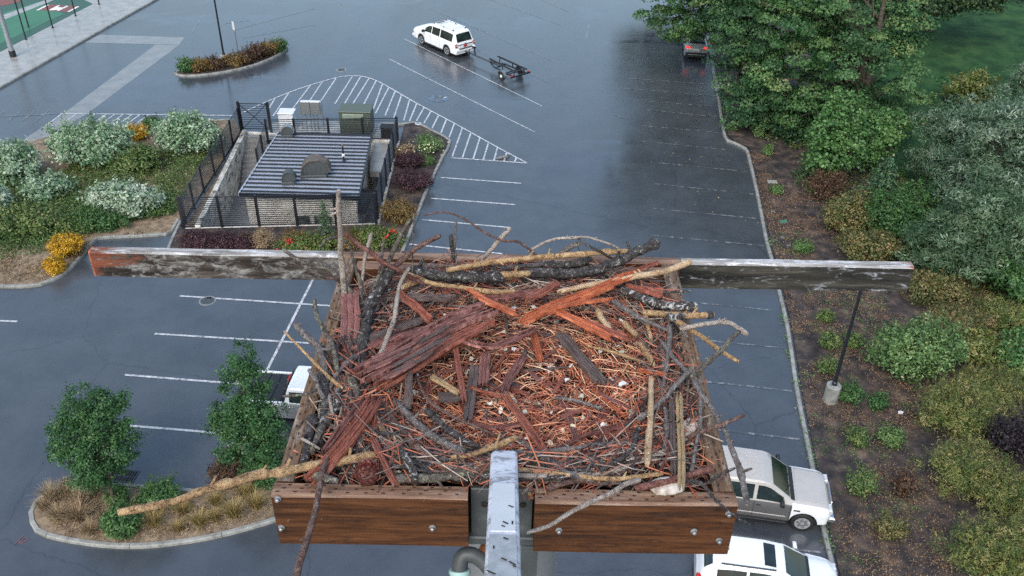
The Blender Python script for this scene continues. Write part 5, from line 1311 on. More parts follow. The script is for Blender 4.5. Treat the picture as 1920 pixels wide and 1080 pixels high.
# boat trailer behind it
hitch = S.root.matrix_basis @ Vector((-3.12, 0, 0)); axle = (G(941, 149.5) + G(975, 141)) / 2; axle.z = 0
dv = (hitch - axle); dv.z = 0; TL = dv.length; th_ = math.atan2(dv.y, dv.x)
t = empty('boat_trailer', axle, th_, 'empty black boat trailer with white wheels hitched to the SUV', 'trailer')
bk = MAT['black']
for sgn in (1, -1):
    MB().bar((-.95, sgn * .62, .5), (1.35, sgn * .5, .52), .06, .09).build('frame_rail', bk, t)
    MB().bar((1.35, sgn * .5, .52), (2.5, 0, .5), .06, .09).build('frame_rail', bk, t)
    MB().bar((-1.15, sgn * .5, .86), (2.0, sgn * .4, .95), .1, .09).build('bunk', MAT['black_rough'], t)
    for x in (-.9, .4, 1.8): MB().bar((x, sgn * (.5 if x < 1.5 else .34), .5), (x, sgn * .46, .9), .05, .05).build('bunk_post', bk, t)
    w = MB().lathe((0, 0, 0), [(.2, -.09), (.29, -.09), (.325, -.05), (.325, .05), (.29, .09), (.2, .09)], 22, axis='y').build('wheel', MAT['tyre'], t, smooth=40); w.location = (0, sgn * .88, .325)
    MB().lathe((0, sgn * .05, 0), [(.21, -.03), (.21, .03), (.12, .04), (.06, .06)], 20, axis='y').build('rim', MAT['rim_w'], w, smooth=40)
    mb = MB(); n = 9
    for i in range(n + 1):
        a = R(10 + 160 * i / n)
        for yy in (sgn * .76, sgn * 1.0): mb.v += [(math.cos(a) * .41, yy, .325 + math.sin(a) * .41), (math.cos(a) * .39, yy, .325 + math.sin(a) * .39)]
    for i in range(n): a = i * 4; b = a + 4; mb.f += [(a, b, b + 2, a + 2), (a + 1, a + 3, b + 3, b + 1), (a, a + 1, b + 1, b), (a + 2, b + 2, b + 3, a + 3)]
    mb.m = [0] * len(mb.f); mb.build('mudguard', MAT['grey_metal'], t, smooth=40)
    MB().box((-1.0, sgn * .8, .55), (.1, .2, .12), bev=.015).build('tail_lamp', MAT['tail'], t)
for x in (-.95, 0, 1.3): MB().bar((x, -.66 if x < 1 else -.5, .46), (x, .66 if x < 1 else .5, .46), .07, .07).build('cross_member', bk, t)
MB().bar((-1.05, -.95, .5), (-1.05, .95, .5), .08, .1).build('rear_beam', bk, t)
MB().bar((-1.1, -.5, .9), (-1.1, .5, .9), .09, .05).build('rear_step', bk, t)
MB().bar((0, -.85, .325), (0, .85, .325), .06, .06).build('axle', bk, t)
MB().bar((1.3, 0, .5), (TL, 0, .47), .09, .1).build('tongue', MAT['dark_steel'], t)
MB().bar((TL - .9, 0, .5), (TL - .75, 0, 1.05), .07, .07).build('winch_post', bk, t); MB().box((TL - .74, 0, 1.06), (.22, .2, .16), bev=.03).build('winch', bk, t)
MB().bar((TL - .3, .12, .12), (TL - .3, .12, .8), .05, .05).build('jack', bk, t); MB().box((TL - .02, 0, .5), (.22, .12, .12), bev=.03).build('coupler', MAT['dark_steel'], t)

# two-tone SUV at the right edge of the nest
hd = R(-9); loc = place((1500, 997), 0, (1.72, -1.0), hd)
def two(x, k, z):
    if k >= 5: return 1
    if x > 1.22: return 0
    if k == 4: return 1 if x < .2 else 1
    return 2 if z > .56 else 1
E2 = Car('two_tone_suv', 'beige and grey SUV with white front fender parked beside the nest', 'suv', loc, hd,
         [(-2.9, 1.0), (-2.86, 1.2), (-2.7, 1.9), (-2.5, 1.98), (-1, 2.02), (.2, 2.0), (.42, 1.93), (1.18, 1.36), (1.3, 1.31), (2.3, 1.24), (2.5, 1.16), (2.62, .95)],
         [(-2.9, 1.22), (2.7, 1.22)], [(-2.9, .98), (-2.6, 1.01), (2.2, 1.01), (2.45, .97), (2.62, .9)], [(-2.9, .8), (-2.5, .78), (.4, .78), (1.2, .86), (2.3, .84), (2.62, .78)],
         (-1.75, 1.72), .41, [MAT['car_white'], MAT['car_beige'], MAT['car_grey'], MAT['black_rough']], two, .42)
E2.top_panel(.5, 1.14, 'windshield', 'glass'); E2.top_panel(1.16, 1.32, 'wiper_cowl', 'black_rough', .02, .012)
E2.side_window(.0, .92, .1, .86); E2.side_window(-1.1, -.12, .08, .88); E2.side_window(-2.4, -1.2, .08, .88)
for k in range(7): E2.top_panel(-2.3, .05, 'roof_rib', 'car_beige', y0=-.55 + k * .18, y1=-.55 + k * .18 + .045, off=.014)
E2.top_panel(1.4, 2.45, 'hood', 'car_beige', .06, .012)
for y in (.35, -.2): MB().bar((1.2, y + .1, 1.395), (1.02, y - .38, 1.525), .02, .02).build('wiper', MAT['black_rough'], E2.root)
E2.box('headlamp', (2.56, .72, 1.02), (.14, .36, .2), 'lamp', .03, True); E2.box('grille', (2.63, 0, 1.02), (.06, 1.0, .26), 'chrome', .02); E2.box('bumper', (2.66, 0, .72), (.2, 1.96, .24), 'chrome', .05); E2.box('air_dam', (2.56, 0, .52), (.2, 1.8, .2), 'black_rough', .04)
E2.box('running_board', (-.1, 1.02, .42), (2.5, .14, .06), 'black_rough', .015, True); E2.box('badge', (1.42, 1.015, 1.02), (.22, .02, .06), 'black_rough', .005, True)
E2.add_wheels(spokes=6); E2.seams((1.2, -.06, -1.15), .5, 1.2); E2.handles((.1, -1.0), 1.08, 'black_rough'); E2.mirrors(.86, 1.38, 'black_rough'); E2.box('belt_trim', (-.6, 1.004, .66), (3.4, .02, .05), 'car_beige', .006, True)

# white crossover below it
loc = place((1478, 1053), 1.45, (.55, 0), hd)
C2 = Car('white_crossover', 'white crossover with dark sunroof at the bottom right corner', 'car', loc, hd,
         [(-2.3, .8), (-2.27, .95), (-2.1, 1.35), (-1.8, 1.55), (-1.2, 1.64), (-.2, 1.66), (.4, 1.58), (1.25, 1.06), (1.4, 1.02), (2.0, .92), (2.25, .78), (2.33, .62)],
         [(-2.3, 1.02), (1.0, .96), (2.3, .94)], [(-2.3, .85), (-2, .92), (1.8, .92), (2.1, .86), (2.33, .72)], [(-2.3, .72), (-1.8, .62), (.3, .62), (1.2, .74), (2.0, .72), (2.33, .6)],
         (-1.35, 1.38), .35, [MAT['car_white'], MAT['black_rough']], lambda x, k, z: 1 if z < .4 else 0, .24)
C2.top_panel(.42, 1.2, 'windshield', 'glass', .06); C2.top_panel(-2.1, -1.85, 'rear_window', 'glass', .05); C2.side_window(.2, .92, .1, .84); C2.side_window(-.7, .12, .1, .86); C2.side_window(-1.7, -.78, .12, .84)
C2.top_panel(-.25, .12, 'sunroof', 'glass', y0=-.46, y1=.46); C2.top_panel(1.19, 1.3, 'wiper_cowl', 'black_rough', .03)
for y in (.61, -.61): MB().bar((-1.6, y, 1.63), (.1, y, 1.66), .04, .04).build('roof_rail', MAT['dark_steel'], C2.root)
MB().box((-1.45, 0, 1.66), (.2, .06, .07), bev=.02).build('antenna_fin', MAT['black_rough'], C2.root)
C2.box('tail_lamp', (-2.18, .74, 1.0), (.28, .2, .2), 'tail', .04, True); C2.box('headlamp', (2.1, .66, .74), (.3, .26, .16), 'lamp', .04, True); C2.box('grille', (2.3, 0, .66), (.06, .8, .18), 'black_rough', .02); C2.box('bumper', (2.3, 0, .45), (.12, 1.4, .2), 'car_white', .04)
C2.add_wheels(); C2.seams((1.0, .1, -.8), .4, .95); C2.handles((.25, -.65), .86, 'car_white'); C2.mirrors(.9, 1.08, 'car_white')

# white pickup behind the left rail
hd = R(-5); loc = place((546, 705), 1.78, (-.62, 0), hd)
PK = Car('white_pickup', 'white pickup with silver side and black bed behind the left rail', 'pickup truck', loc, hd,
         [(-2.75, 1.05), (-2.72, 1.08), (-.78, 1.1), (-.7, 1.15), (-.62, 1.72), (-.5, 1.77), (.5, 1.8), (.8, 1.72), (1.5, 1.22), (2.5, 1.12), (2.75, .95)],
         [(-2.75, 1.0), (-.8, 1.02), (-.6, 1.14), (2.75, 1.1)], [(-2.75, .92), (-2.5, .96), (2.3, .96), (2.75, .82)], [(-2.75, .86), (-.8, .88), (-.6, .72), (.8, .72), (1.5, .82), (2.75, .72)],
         (-1.6, 1.75), .38, [MAT['car_white'], MAT['car_silver'], MAT['black_rough']], lambda x, k, z: (2 if x < -.72 and k >= 6 else 1 if k < 4 else 0), .36)
PK.top_panel(.86, 1.46, 'windshield', 'glass'); PK.side_window(.1, 1.0, .1, .86); PK.side_window(-.5, .02, .1, .86)
for y in (.9, -.9): MB().bar((-2.7, y, 1.125), (-.8, y, 1.145), .09, .05).build('bed_rail', MAT['car_white'], PK.root)
MB().box((-1.75, 0, 1.12), (1.85, 1.6, .03)).build('bed_cover', MAT['black_rough'], PK.root)
for k in range(5): MB().bar((-2.6 + k * .42, -.8, 1.15), (-2.6 + k * .42, .8, 1.15), .05, .03).build('cover_rib', MAT['black'], PK.root)
MB().box((-.7, 0, 1.45), (.05, 1.25, .4), bev=.02).build('rear_window', MAT['glass'], PK.root); MB().box((-.69, .0, 1.72), (.05, .4, .05), bev=.01).build('brake_lamp', MAT['tail'], PK.root)
PK.box('tail_lamp', (-2.72, .82, .9), (.1, .16, .3), 'tail', .02, True); PK.box('bumper', (-2.8, 0, .6), (.16, 1.8, .2), 'chrome', .04); PK.box('headlamp', (2.68, .66, .86), (.14, .3, .2), 'lamp', .03, True); PK.box('fender_flare', (-1.6, .965, .86), (.8, .05, .07), 'car_silver', .02, True)
PK.add_wheels(); PK.seams((1.05, .06, -.62), .5, 1.1); PK.handles((.2, -.42), 1.0, 'chrome'); PK.mirrors(.95, 1.28, 'car_white')

# grey car under the maples, tail lamps lit
hd = R(84); loc = place((1304, 113), 0, (-2.3, 0), hd)
FC = Car('grey_car', 'grey car with lit red tail lamps half hidden under the maples', 'car', loc, hd,
         [(-2.3, .85), (-2.27, 1.0), (-2.1, 1.3), (-1.8, 1.52), (-1.2, 1.6), (.3, 1.58), (1.2, 1.05), (2.0, .93), (2.3, .7)],
         [(-2.3, 1.02), (2.3, .96)], [(-2.3, .85), (-2, .92), (1.9, .92), (2.3, .74)], [(-2.3, .72), (-1.8, .6), (.3, .6), (1.2, .74), (2.3, .64)],
         (-1.35, 1.38), .35, [MAT['car_silver'], MAT['black_rough']], lambda x, k, z: 1 if z < .45 else 0, .24)
FC.top_panel(-2.12, -1.85, 'rear_window', 'glass', .04); FC.top_panel(.42, 1.15, 'windshield', 'glass', .06); FC.side_window(-1.7, .85, .1, .85)
def emis(name, c, s):
    m, nt, b = newmat(name); b.inputs['Base Color'].default_value = (.3, .02, .02, 1); b.inputs['Emission Color'].default_value = (*c, 1)
    n = noise_node(nt, coord(nt), 9, 2); r = ramp_node(nt, [(.3, tuple(k * .5 for k in c)), (.7, c)], n.outputs[0]); nt.links.new(r.outputs[0], b.inputs['Emission Color']); b.inputs['Emission Strength'].default_value = s; return m
MAT['tail_lit'] = emis('lit_tail_lamp', (1, .06, .05), .8); FC.box('tail_lamp', (-2.23, .68, .98), (.16, .36, .15), 'tail_lit', .03, True)
FC.box('number_plate', (-2.31, 0, .82), (.02, .4, .15), 'box_white', .004); FC.box('bumper', (-2.32, 0, .5), (.14, 1.6, .22), 'black_rough', .04); FC.box('bumper_trim', (-2.4, 0, .47), (.03, 1.3, .05), 'chrome', .01)
FC.add_wheels(); FC.mirrors(.9, 1.05, 'car_silver')
# ------------------------------------------------------------------ lamp posts, poles, small fittings
def lamp_post(px, h, label, ped=.9, pr=.3, head=True, z0=.09, hd=0):
    c = G(*px, z0); r = empty('lamp_post', c, hd, label, 'lamp post')
    MB().lathe((0, 0, 0), [(pr, -.15), (pr, ped - .03), (pr - .03, ped)], 20).build('pedestal', MAT['kerb'], r, smooth=40)
    MB().box((0, 0, ped + .012), (.3, .3, .025), bev=.005).build('base_plate', MAT['grey_metal'], r)
    MB().lathe((0, 0, ped + .025), [(.11, 0), (.11, .12), (.075, .16), (.055, h - ped - .025)], 14).build('shaft', MAT['black'], r, smooth=40)
    if head:
        a = MB().bar((0, 0, h - .02), (0, .5, h + .02), .07, .07).build('arm', MAT['black'], r)
        MB().box((0, .8, h + .02), (.34, .62, .12), bev=.03).build('lamp_head', MAT['black'], r)
    return r
lamp_post((1556, 751), 5.75, 'black lamp post on round concrete footing in the right bed', .85, .3, hd=R(-100), z0=.08)
lamp_post((421, 113), 7.5, 'black lamp post in the far shrub island', .45, .28)
# parking sign in the island
c = G(447, 102, .09); r = empty('sign_post', c, R(-48), 'small grey parking sign on a post in the far shrub island', 'sign')
MB().box((0, 0, 1.25), (.06, .05, 2.5)).build('post', MAT['grey_metal'], r); MB().box((0, -.04, 2.25), (.46, .02, .75), bev=.006).build('sign_panel', MAT['grey_metal'], r); MB().box((0, -.053, 2.25), (.38, .006, .66)).build('sign_face', MAT['box_white'], r)
# steel floodlight mast and fence poles beside the court
c = G(25, 106, .1); r = empty('floodlight_mast', c, 0, 'thick grey steel floodlight mast beside the court at the left edge', 'mast')
MB().lathe((0, 0, 0), [(.24, 0), (.24, .45), (.2, .5)], 18).build('base_collar', MAT['black_rough'], r); MB().lathe((0, 0, .5), [(.2, 0), (.14, 9)], 18).build('shaft', plain('mast_steel', (.3, .33, .36), .4, .4, var=.1), r, smooth=40)
MB().box((.0, -.21, .3), (.14, .03, .2), bev=.005).build('access_plate', MAT['box_white'], r); MB().box((0, 0, 9.5), (1.6, .2, .5), bev=.03).build('floodlight_bar', MAT['dark_steel'], r)
for px, lab in (((49, 74), 'slim dark court pole nearest the floodlight mast'), ((99, 52), 'slim dark court pole left of the home plate patch'), ((142, 30), 'slim dark court pole right of the home plate patch'), ((186, 8), 'slim dark court pole furthest from the floodlight mast'), ((54, 51), 'slim dark pole standing on the far side of the court edge')):
    c = G(*px, .1); r = empty('court_pole', c, 0, lab, 'pole', 'poles along the sports court')
    MB().lathe((0, 0, 0), [(.12, 0), (.12, .03), (.055, .04), (.05, 5.5)], 10).build('shaft', MAT['black'], r, smooth=40); MB().lathe((0, 0, 5.5), [(.06, 0), (.06, .06), (.02, .1)], 10).build('cap', MAT['dark_steel'], r)
# white batter's box lines and home plate on the court
for a, b in (((70, 19), (90, 9)), ((93, 19), (111, 10)), ((108, 20), (127, 11)), ((128, 22), (147, 12))): 
    A_, B_ = G(*a, .128), G(*b, .128); d_ = (B_ - A_).normalized(); n_ = Vector((-d_.y, d_.x, 0)) * .1
    o = MB().add([A_ - n_, B_ - n_, B_ + n_, A_ + n_], [(0, 1, 2, 3)]).build('court_line', MAT['white'])
    tag(o, 'white painted line on the court', kind='structure')
c = G(107, 16.5, .13); r = empty('home_plate', c, R(20), 'white home plate on the red brown court patch', 'home plate')
MB().prism([(-.45, -.3), (.45, -.3), (.45, .15), (0, .45), (-.45, .15)], 0, .02).build('plate', MAT['white'], r)
# irrigation lids in the right bed
for px, mat, lab, s in (((1469, 416), 'cabinet', 'green rectangular valve box lid in the right bed', .42), ((1449, 397), 'grey_metal', 'small grey lid nearest the kerb above the green valve box', .2), ((1467, 446), 'grey_metal', 'small grey lid just below the green valve box', .2), ((1478, 461), 'grey_metal', 'small grey lid furthest below the green valve box', .22), ((1448, 341), 'concrete', 'square pale concrete lid in the bed under the shrubs', .5), ((1688, 774), 'white', 'scrap of white litter on the dark soil', .14)):
    c = G(*px, .09); r = empty('valve_box_lid', c, random.uniform(-.3, .3), lab, 'lid')
    if mat == 'white':
        r.name = 'litter_scrap'; r['category'] = 'litter'; MB().prism([(-.12, -.05), (.05, -.09), (.14, 0), (.03, .08), (-.07, .06)], 0, .05).build('paper', MAT[mat], r)
    else:
        MB().box((0, 0, .0), (s * 1.1, s * .75, .06), bev=.01).build('rim', MAT['concrete'] if mat == 'concrete' else MAT['dark_steel'], r); MB().box((0, 0, .03), (s, s * .65, .03), bev=.006).build('lid', MAT[mat] if mat != 'cabinet' else plain('green_lid', (.05, .2, .14), .4), r)
# ------------------------------------------------------------------ plants
def leafobj(name, P, Nn, S, mat, parent, asp=.55, fold=.14, loc=None, rnd=None):
    n = len(P); Nn = Nn / np.linalg.norm(Nn, axis=1, keepdims=True)
    t = rng.normal(size=(n, 3)); t -= Nn * (t * Nn).sum(1, keepdims=True); t /= np.linalg.norm(t, axis=1, keepdims=True)
    b = np.cross(Nn, t); S = S[:, None]
    V = np.empty((n, 4, 3)); V[:, 0] = P - t * S * .5; V[:, 2] = P + t * S * .5
    V[:, 1] = P + b * S * asp * .5 + Nn * S * fold; V[:, 3] = P - b * S * asp * .5 + Nn * S * fold
    me = bpy.data.meshes.new(name); me.vertices.add(4 * n); me.loops.add(4 * n); me.polygons.add(n)
    me.vertices.foreach_set('co', V.reshape(-1)); me.loops.foreach_set('vertex_index', np.arange(4 * n, dtype=np.int32))
    me.polygons.foreach_set('loop_start', np.arange(0, 4 * n, 4, dtype=np.int32)); me.update(calc_edges=True)
    at = me.attributes.new('rnd', 'FLOAT', 'POINT'); r = rng.random(n) if rnd is None else rnd
    at.data.foreach_set('value', np.repeat(r, 4).astype(np.float32)); me.materials.append(mat)
    return link(bpy.data.objects.new(name, me), parent)
def tufts(lobes, nt, tr, per, up=.5, shell=.55, zmin=.05, rag=.22, flat_=.7, dome=0):
    """leaf positions gathered in tufts over uneven lobes -> positions, normals, tuft centres, per-tuft tone"""
    w = np.array([l[3] * l[4] + l[3] * l[5] for l in lobes]); w = w / w.sum()
    P = []; Q = []; C = []; TN = []
    for li, k in zip(range(len(lobes)), rng.multinomial(nt, w)):
        cx, cy, cz, rx, ry, rz = lobes[li]
        d = rng.normal(size=(k, 3)); d /= np.linalg.norm(d, axis=1, keepdims=True)
        r = shell + (1 - shell) * rng.random(k) ** .6
        nz = np.array([noise.noise((q[0] * 2.2 + li * 7, q[1] * 2.2, q[2] * 2.2)) for q in d])
        r = r * (1 + rag * 1.6 * nz)
        c = np.array([cx, cy, cz]) + d * np.array([rx, ry, rz]) * r[:, None]
        ok = c[:, 2] > zmin; c = c[ok]; d = d[ok]
        for ci, di in zip(c, d):
            s = tr * rng.uniform(.6, 1.3); o = rng.normal(size=(per, 3)) * s * .5; o[:, 2] *= flat_
            if dome:
                q = rng.normal(size=(per, 3)) + di * .35; q[:, 2] = np.abs(q[:, 2]) * .9 - .15; q /= np.linalg.norm(q, axis=1, keepdims=True)
                o = q * s * rng.uniform(.72, 1.08, (per, 1)) * np.array([1, 1, dome]) * (1 + .25 * np.sin(q[:, :1] * 5 + ci[0] * 9) * np.cos(q[:, 1:2] * 4 + ci[1] * 7))
            P.append(ci + o); base = di * .45 + np.array([0, 0, up])
            Q.append(base + rng.normal(size=(per, 3)) * .55 + o / s * .5)
            C.append(ci); TN.append(np.full(per, rng.random()))
    return np.concatenate(P), np.concatenate(Q), np.array(C), np.concatenate(TN)
def tone(tn, n, mixv=.5): return np.clip(mixv * tn + (1 - mixv) * rng.random(n), 0, 1)
BARKT = noisy('tree_bark', [(.3, (.03, .025, .02)), (.6, (.09, .075, .06)), (.8, (.17, .15, .13))], 6, (.7, .9), .8, .03)
STEM = noisy('stem', [(.3, (.05, .035, .025)), (.7, (.14, .1, .07))], 10, (.6, .9), .3)

def tree(name, label, cat, base, lobes, trunk_r, mat, nt, tr, per, ls, asp=.6, up=.5, group=None, limbs=18, trunk_h=None, shell=.55, bark=None, rag=.22, lean=(0, 0), flat_=.7, tm=.5, zmin=.3, dome=0):
    r = empty(name, base, 0, label, cat, group)
    P, Q, C, TN = tufts(lobes, nt, tr, per, up, shell, zmin, rag, flat_, dome)
    leafobj('crown', P, Q, rng.uniform(ls * .5, ls * 1.45, len(P)), mat, r, asp, rnd=tone(TN, len(P), tm))
    top = max(l[2] for l in lobes); th = trunk_h or top
    mb = MB(); pts = [(lean[0] * t + .06 * math.sin(t * 5) * trunk_r * 8, lean[1] * t + .05 * math.cos(t * 4) * trunk_r * 8, th * t - .1 * (1 - t)) for t in (0, .15, .35, .6, .8, 1)]
    mb.tube([Vector(p) for p in spline(pts, 3)], [trunk_r * (1.25 - t * 1.0) for t in np.linspace(0, 1, 16)], 9, jit=.06)
    for i in rng.choice(len(C), min(limbs, len(C)), replace=False):
        c = Vector(C[i]); z0 = min(max(c.z * rng.uniform(.35, .75), th * .18), th * .95); f = z0 / th
        s = Vector((lean[0] * f, lean[1] * f, z0)); mid = s.lerp(c, .5) + Vector((0, 0, .12 * (c - s).length))
        mb.tube([Vector(p) for p in spline([s, mid, c], 3)], [trunk_r * (.42 - .055 * k) * (1.1 - f * .6) for k in range(7)], 5)
    mb.build('trunk', bark or BARKT, r, smooth=50)
    return r
def bush(name, label, cat, px, rx, ry, h, mat, nt, tr, per, ls, asp=.55, up=.5, group=None, z0=.09, lob=5, rag=.25, stems=7, flat_=.8, loc=None, tm=.6, shoots=1.0):
    c = G(*px, z0) if loc is None else Vector(loc); r = empty(name, c, 0, label, cat, group)
    lobes = [(0, 0, h * .5, rx * .8, ry * .8, h * .46)]
    for k in range(lob):
        a = 2 * math.pi * k / lob + random.uniform(-.4, .4); q = random.uniform(.35, .6)
        lobes.append((math.cos(a) * rx * q, math.sin(a) * ry * q, h * random.uniform(.35, .62), rx * random.uniform(.35, .55), ry * random.uniform(.35, .55), h * random.uniform(.28, .4)))
    P, Q, C, TN = tufts(lobes, nt, tr, per, up, .6, .02, rag, flat_)
    nsh = int((14 + 16 * rx) * shoots); PP = [P]; QQ = [Q]; TT = [TN]; sh = []
    for k in range(nsh):
        a = random.uniform(0, 6.283); e = random.uniform(.15, 1.35); q = random.choice(lobes)
        dd = np.array([math.cos(a) * math.cos(e), math.sin(a) * math.cos(e), math.sin(e)])
        c0 = np.array(q[:3]) + dd * np.array(q[3:]) * .8; L = random.uniform(.25, .6) * (.35 + .35 * min(rx, h))
        c1 = c0 + dd * L + np.array([random.gauss(0, .1), random.gauss(0, .1), L * random.uniform(.1, .6)]); m = max(6, int(per * .5)); t = rng.random(m)
        PP.append(c0 + (c1 - c0) * t[:, None] + rng.normal(size=(m, 3)) * tr * .16); QQ.append(dd + rng.normal(size=(m, 3)) * .8); TT.append(np.full(m, rng.random())); sh.append((c0 * .7, c1))
    P = np.concatenate(PP); Q = np.concatenate(QQ); TN = np.concatenate(TT); ok = P[:, 2] > -.05; P = P[ok]; Q = Q[ok]; TN = TN[ok]
    leafobj('foliage', P, Q, rng.uniform(ls * .5, ls * 1.4, len(P)), mat, r, asp, rnd=tone(TN, len(P), tm))
    mb = MB()
    for c0, c1 in sh: mb.tube([Vector(c0), Vector(c1)], [.012, .004], 4)
    for i in rng.choice(len(C), min(stems, len(C)), replace=False):
        q = Vector(C[i]); mb.tube([Vector((random.uniform(-.08, .08), random.uniform(-.08, .08), -.05)), q * .55 + Vector((0, 0, h * .08)), q], [.03 * h ** .5, .02 * h ** .5, .008], 5)
    mb.build('stem', STEM, r)
    return r
def blades(n, r0, h, spread, w, droop=.5):
    V = []; F = []; rn = []
    for i in range(n):
        a = random.uniform(0, 6.283); q = math.sqrt(random.random()) * r0; b = Vector((math.cos(a) * q, math.sin(a) * q, 0))
        o = Vector((math.cos(a + random.gauss(0, .5)), math.sin(a + random.gauss(0, .5)), 0)); L = h * random.uniform(.6, 1.15); sp = spread * random.uniform(.2, 1.1)
        s = Vector((-o.y, o.x, 0)) * w; k = len(V); t_ = random.random()
        for t in (0, .4, .75, 1):
            p = b + o * sp * (t ** 1.6) + Vector((0, 0, L * (t - droop * .45 * t ** 3 * (sp / spread))))
            ww = s * (1 - t * .85); V += [tuple(p - ww), tuple(p + ww)]; rn += [t_, t_]
        for j in range(3): F.append((k + 2 * j, k + 2 * j + 1, k + 2 * j + 3, k + 2 * j + 2))
    return V, F, rn
def clump_mesh(name, mat, *a):
    V, F, rn = blades(*a); me = bpy.data.meshes.new(name); me.from_pydata(V, [], F); at = me.attributes.new('rnd', 'FLOAT', 'POINT'); at.data.foreach_set('value', np.array(rn, np.float32)); me.materials.append(mat); return me
def clump(me, px, s, label, group, z0=.09, cat='grass clump', name='grass_clump', sz=1):
    o = bpy.data.objects.new(name, me); link(o); o.location = G(*px, z0); o.scale = (s, s, s * sz); o.rotation_euler = (0, 0, random.uniform(0, 6)); return tag(o, label, cat, group)
def inpoly(x, y, poly):
    c = False; j = len(poly) - 1
    for i in range(len(poly)):
        if (poly[i][1] > y) != (poly[j][1] > y) and x < (poly[j][0] - poly[i][0]) * (y - poly[i][1]) / (poly[j][1] - poly[i][1]) + poly[i][0]: c = not c
        j = i
    return c
def cover(name, label, px_poly, n, per, tr, hs, ls, mat, z0=.09, nscale=.5, thr=-.2, asp=.4, up=.8, hn=.5):
    """ground cover scattered over an outline, thick and thin by noise: nobody could count it"""
    poly = [tuple(G(u, v, z0))[:2] for u, v in px_poly]; xs = [p[0] for p in poly]; ys = [p[1] for p in poly]
    P = []; Q = []; TN = []; k = 0; tries = 0
    while k < n and tries < n * 30:
        tries += 1; x, y = random.uniform(min(xs), max(xs)), random.uniform(min(ys), max(ys))
        if not inpoly(x, y, poly): continue
        nv = noise.noise((x * nscale, y * nscale, len(name)))
        if nv < thr + random.uniform(-.2, .2): continue
        h = random.uniform(*hs) * (1 + hn * nv); o = rng.normal(size=(per, 3)) * np.array([tr, tr, h * .35]) * .6; o[:, 2] = np.abs(o[:, 2]) + h * .25 * rng.random(per)
        P.append(np.array([x, y, z0]) + o); Q.append(np.array([0, 0, up]) + rng.normal(size=(per, 3)) * .55); TN.append(np.full(per, random.random())); k += 1
    P = np.concatenate(P); Q = np.concatenate(Q); TN = np.concatenate(TN); org_ = P.mean(0); org_[2] = 0
    o = leafobj(name, P - org_, Q, rng.uniform(ls * .6, ls * 1.4, len(P)), mat, None, asp, rnd=tone(TN, len(P), .5)); o.location = org_
    return tag(o, label, kind='stuff')

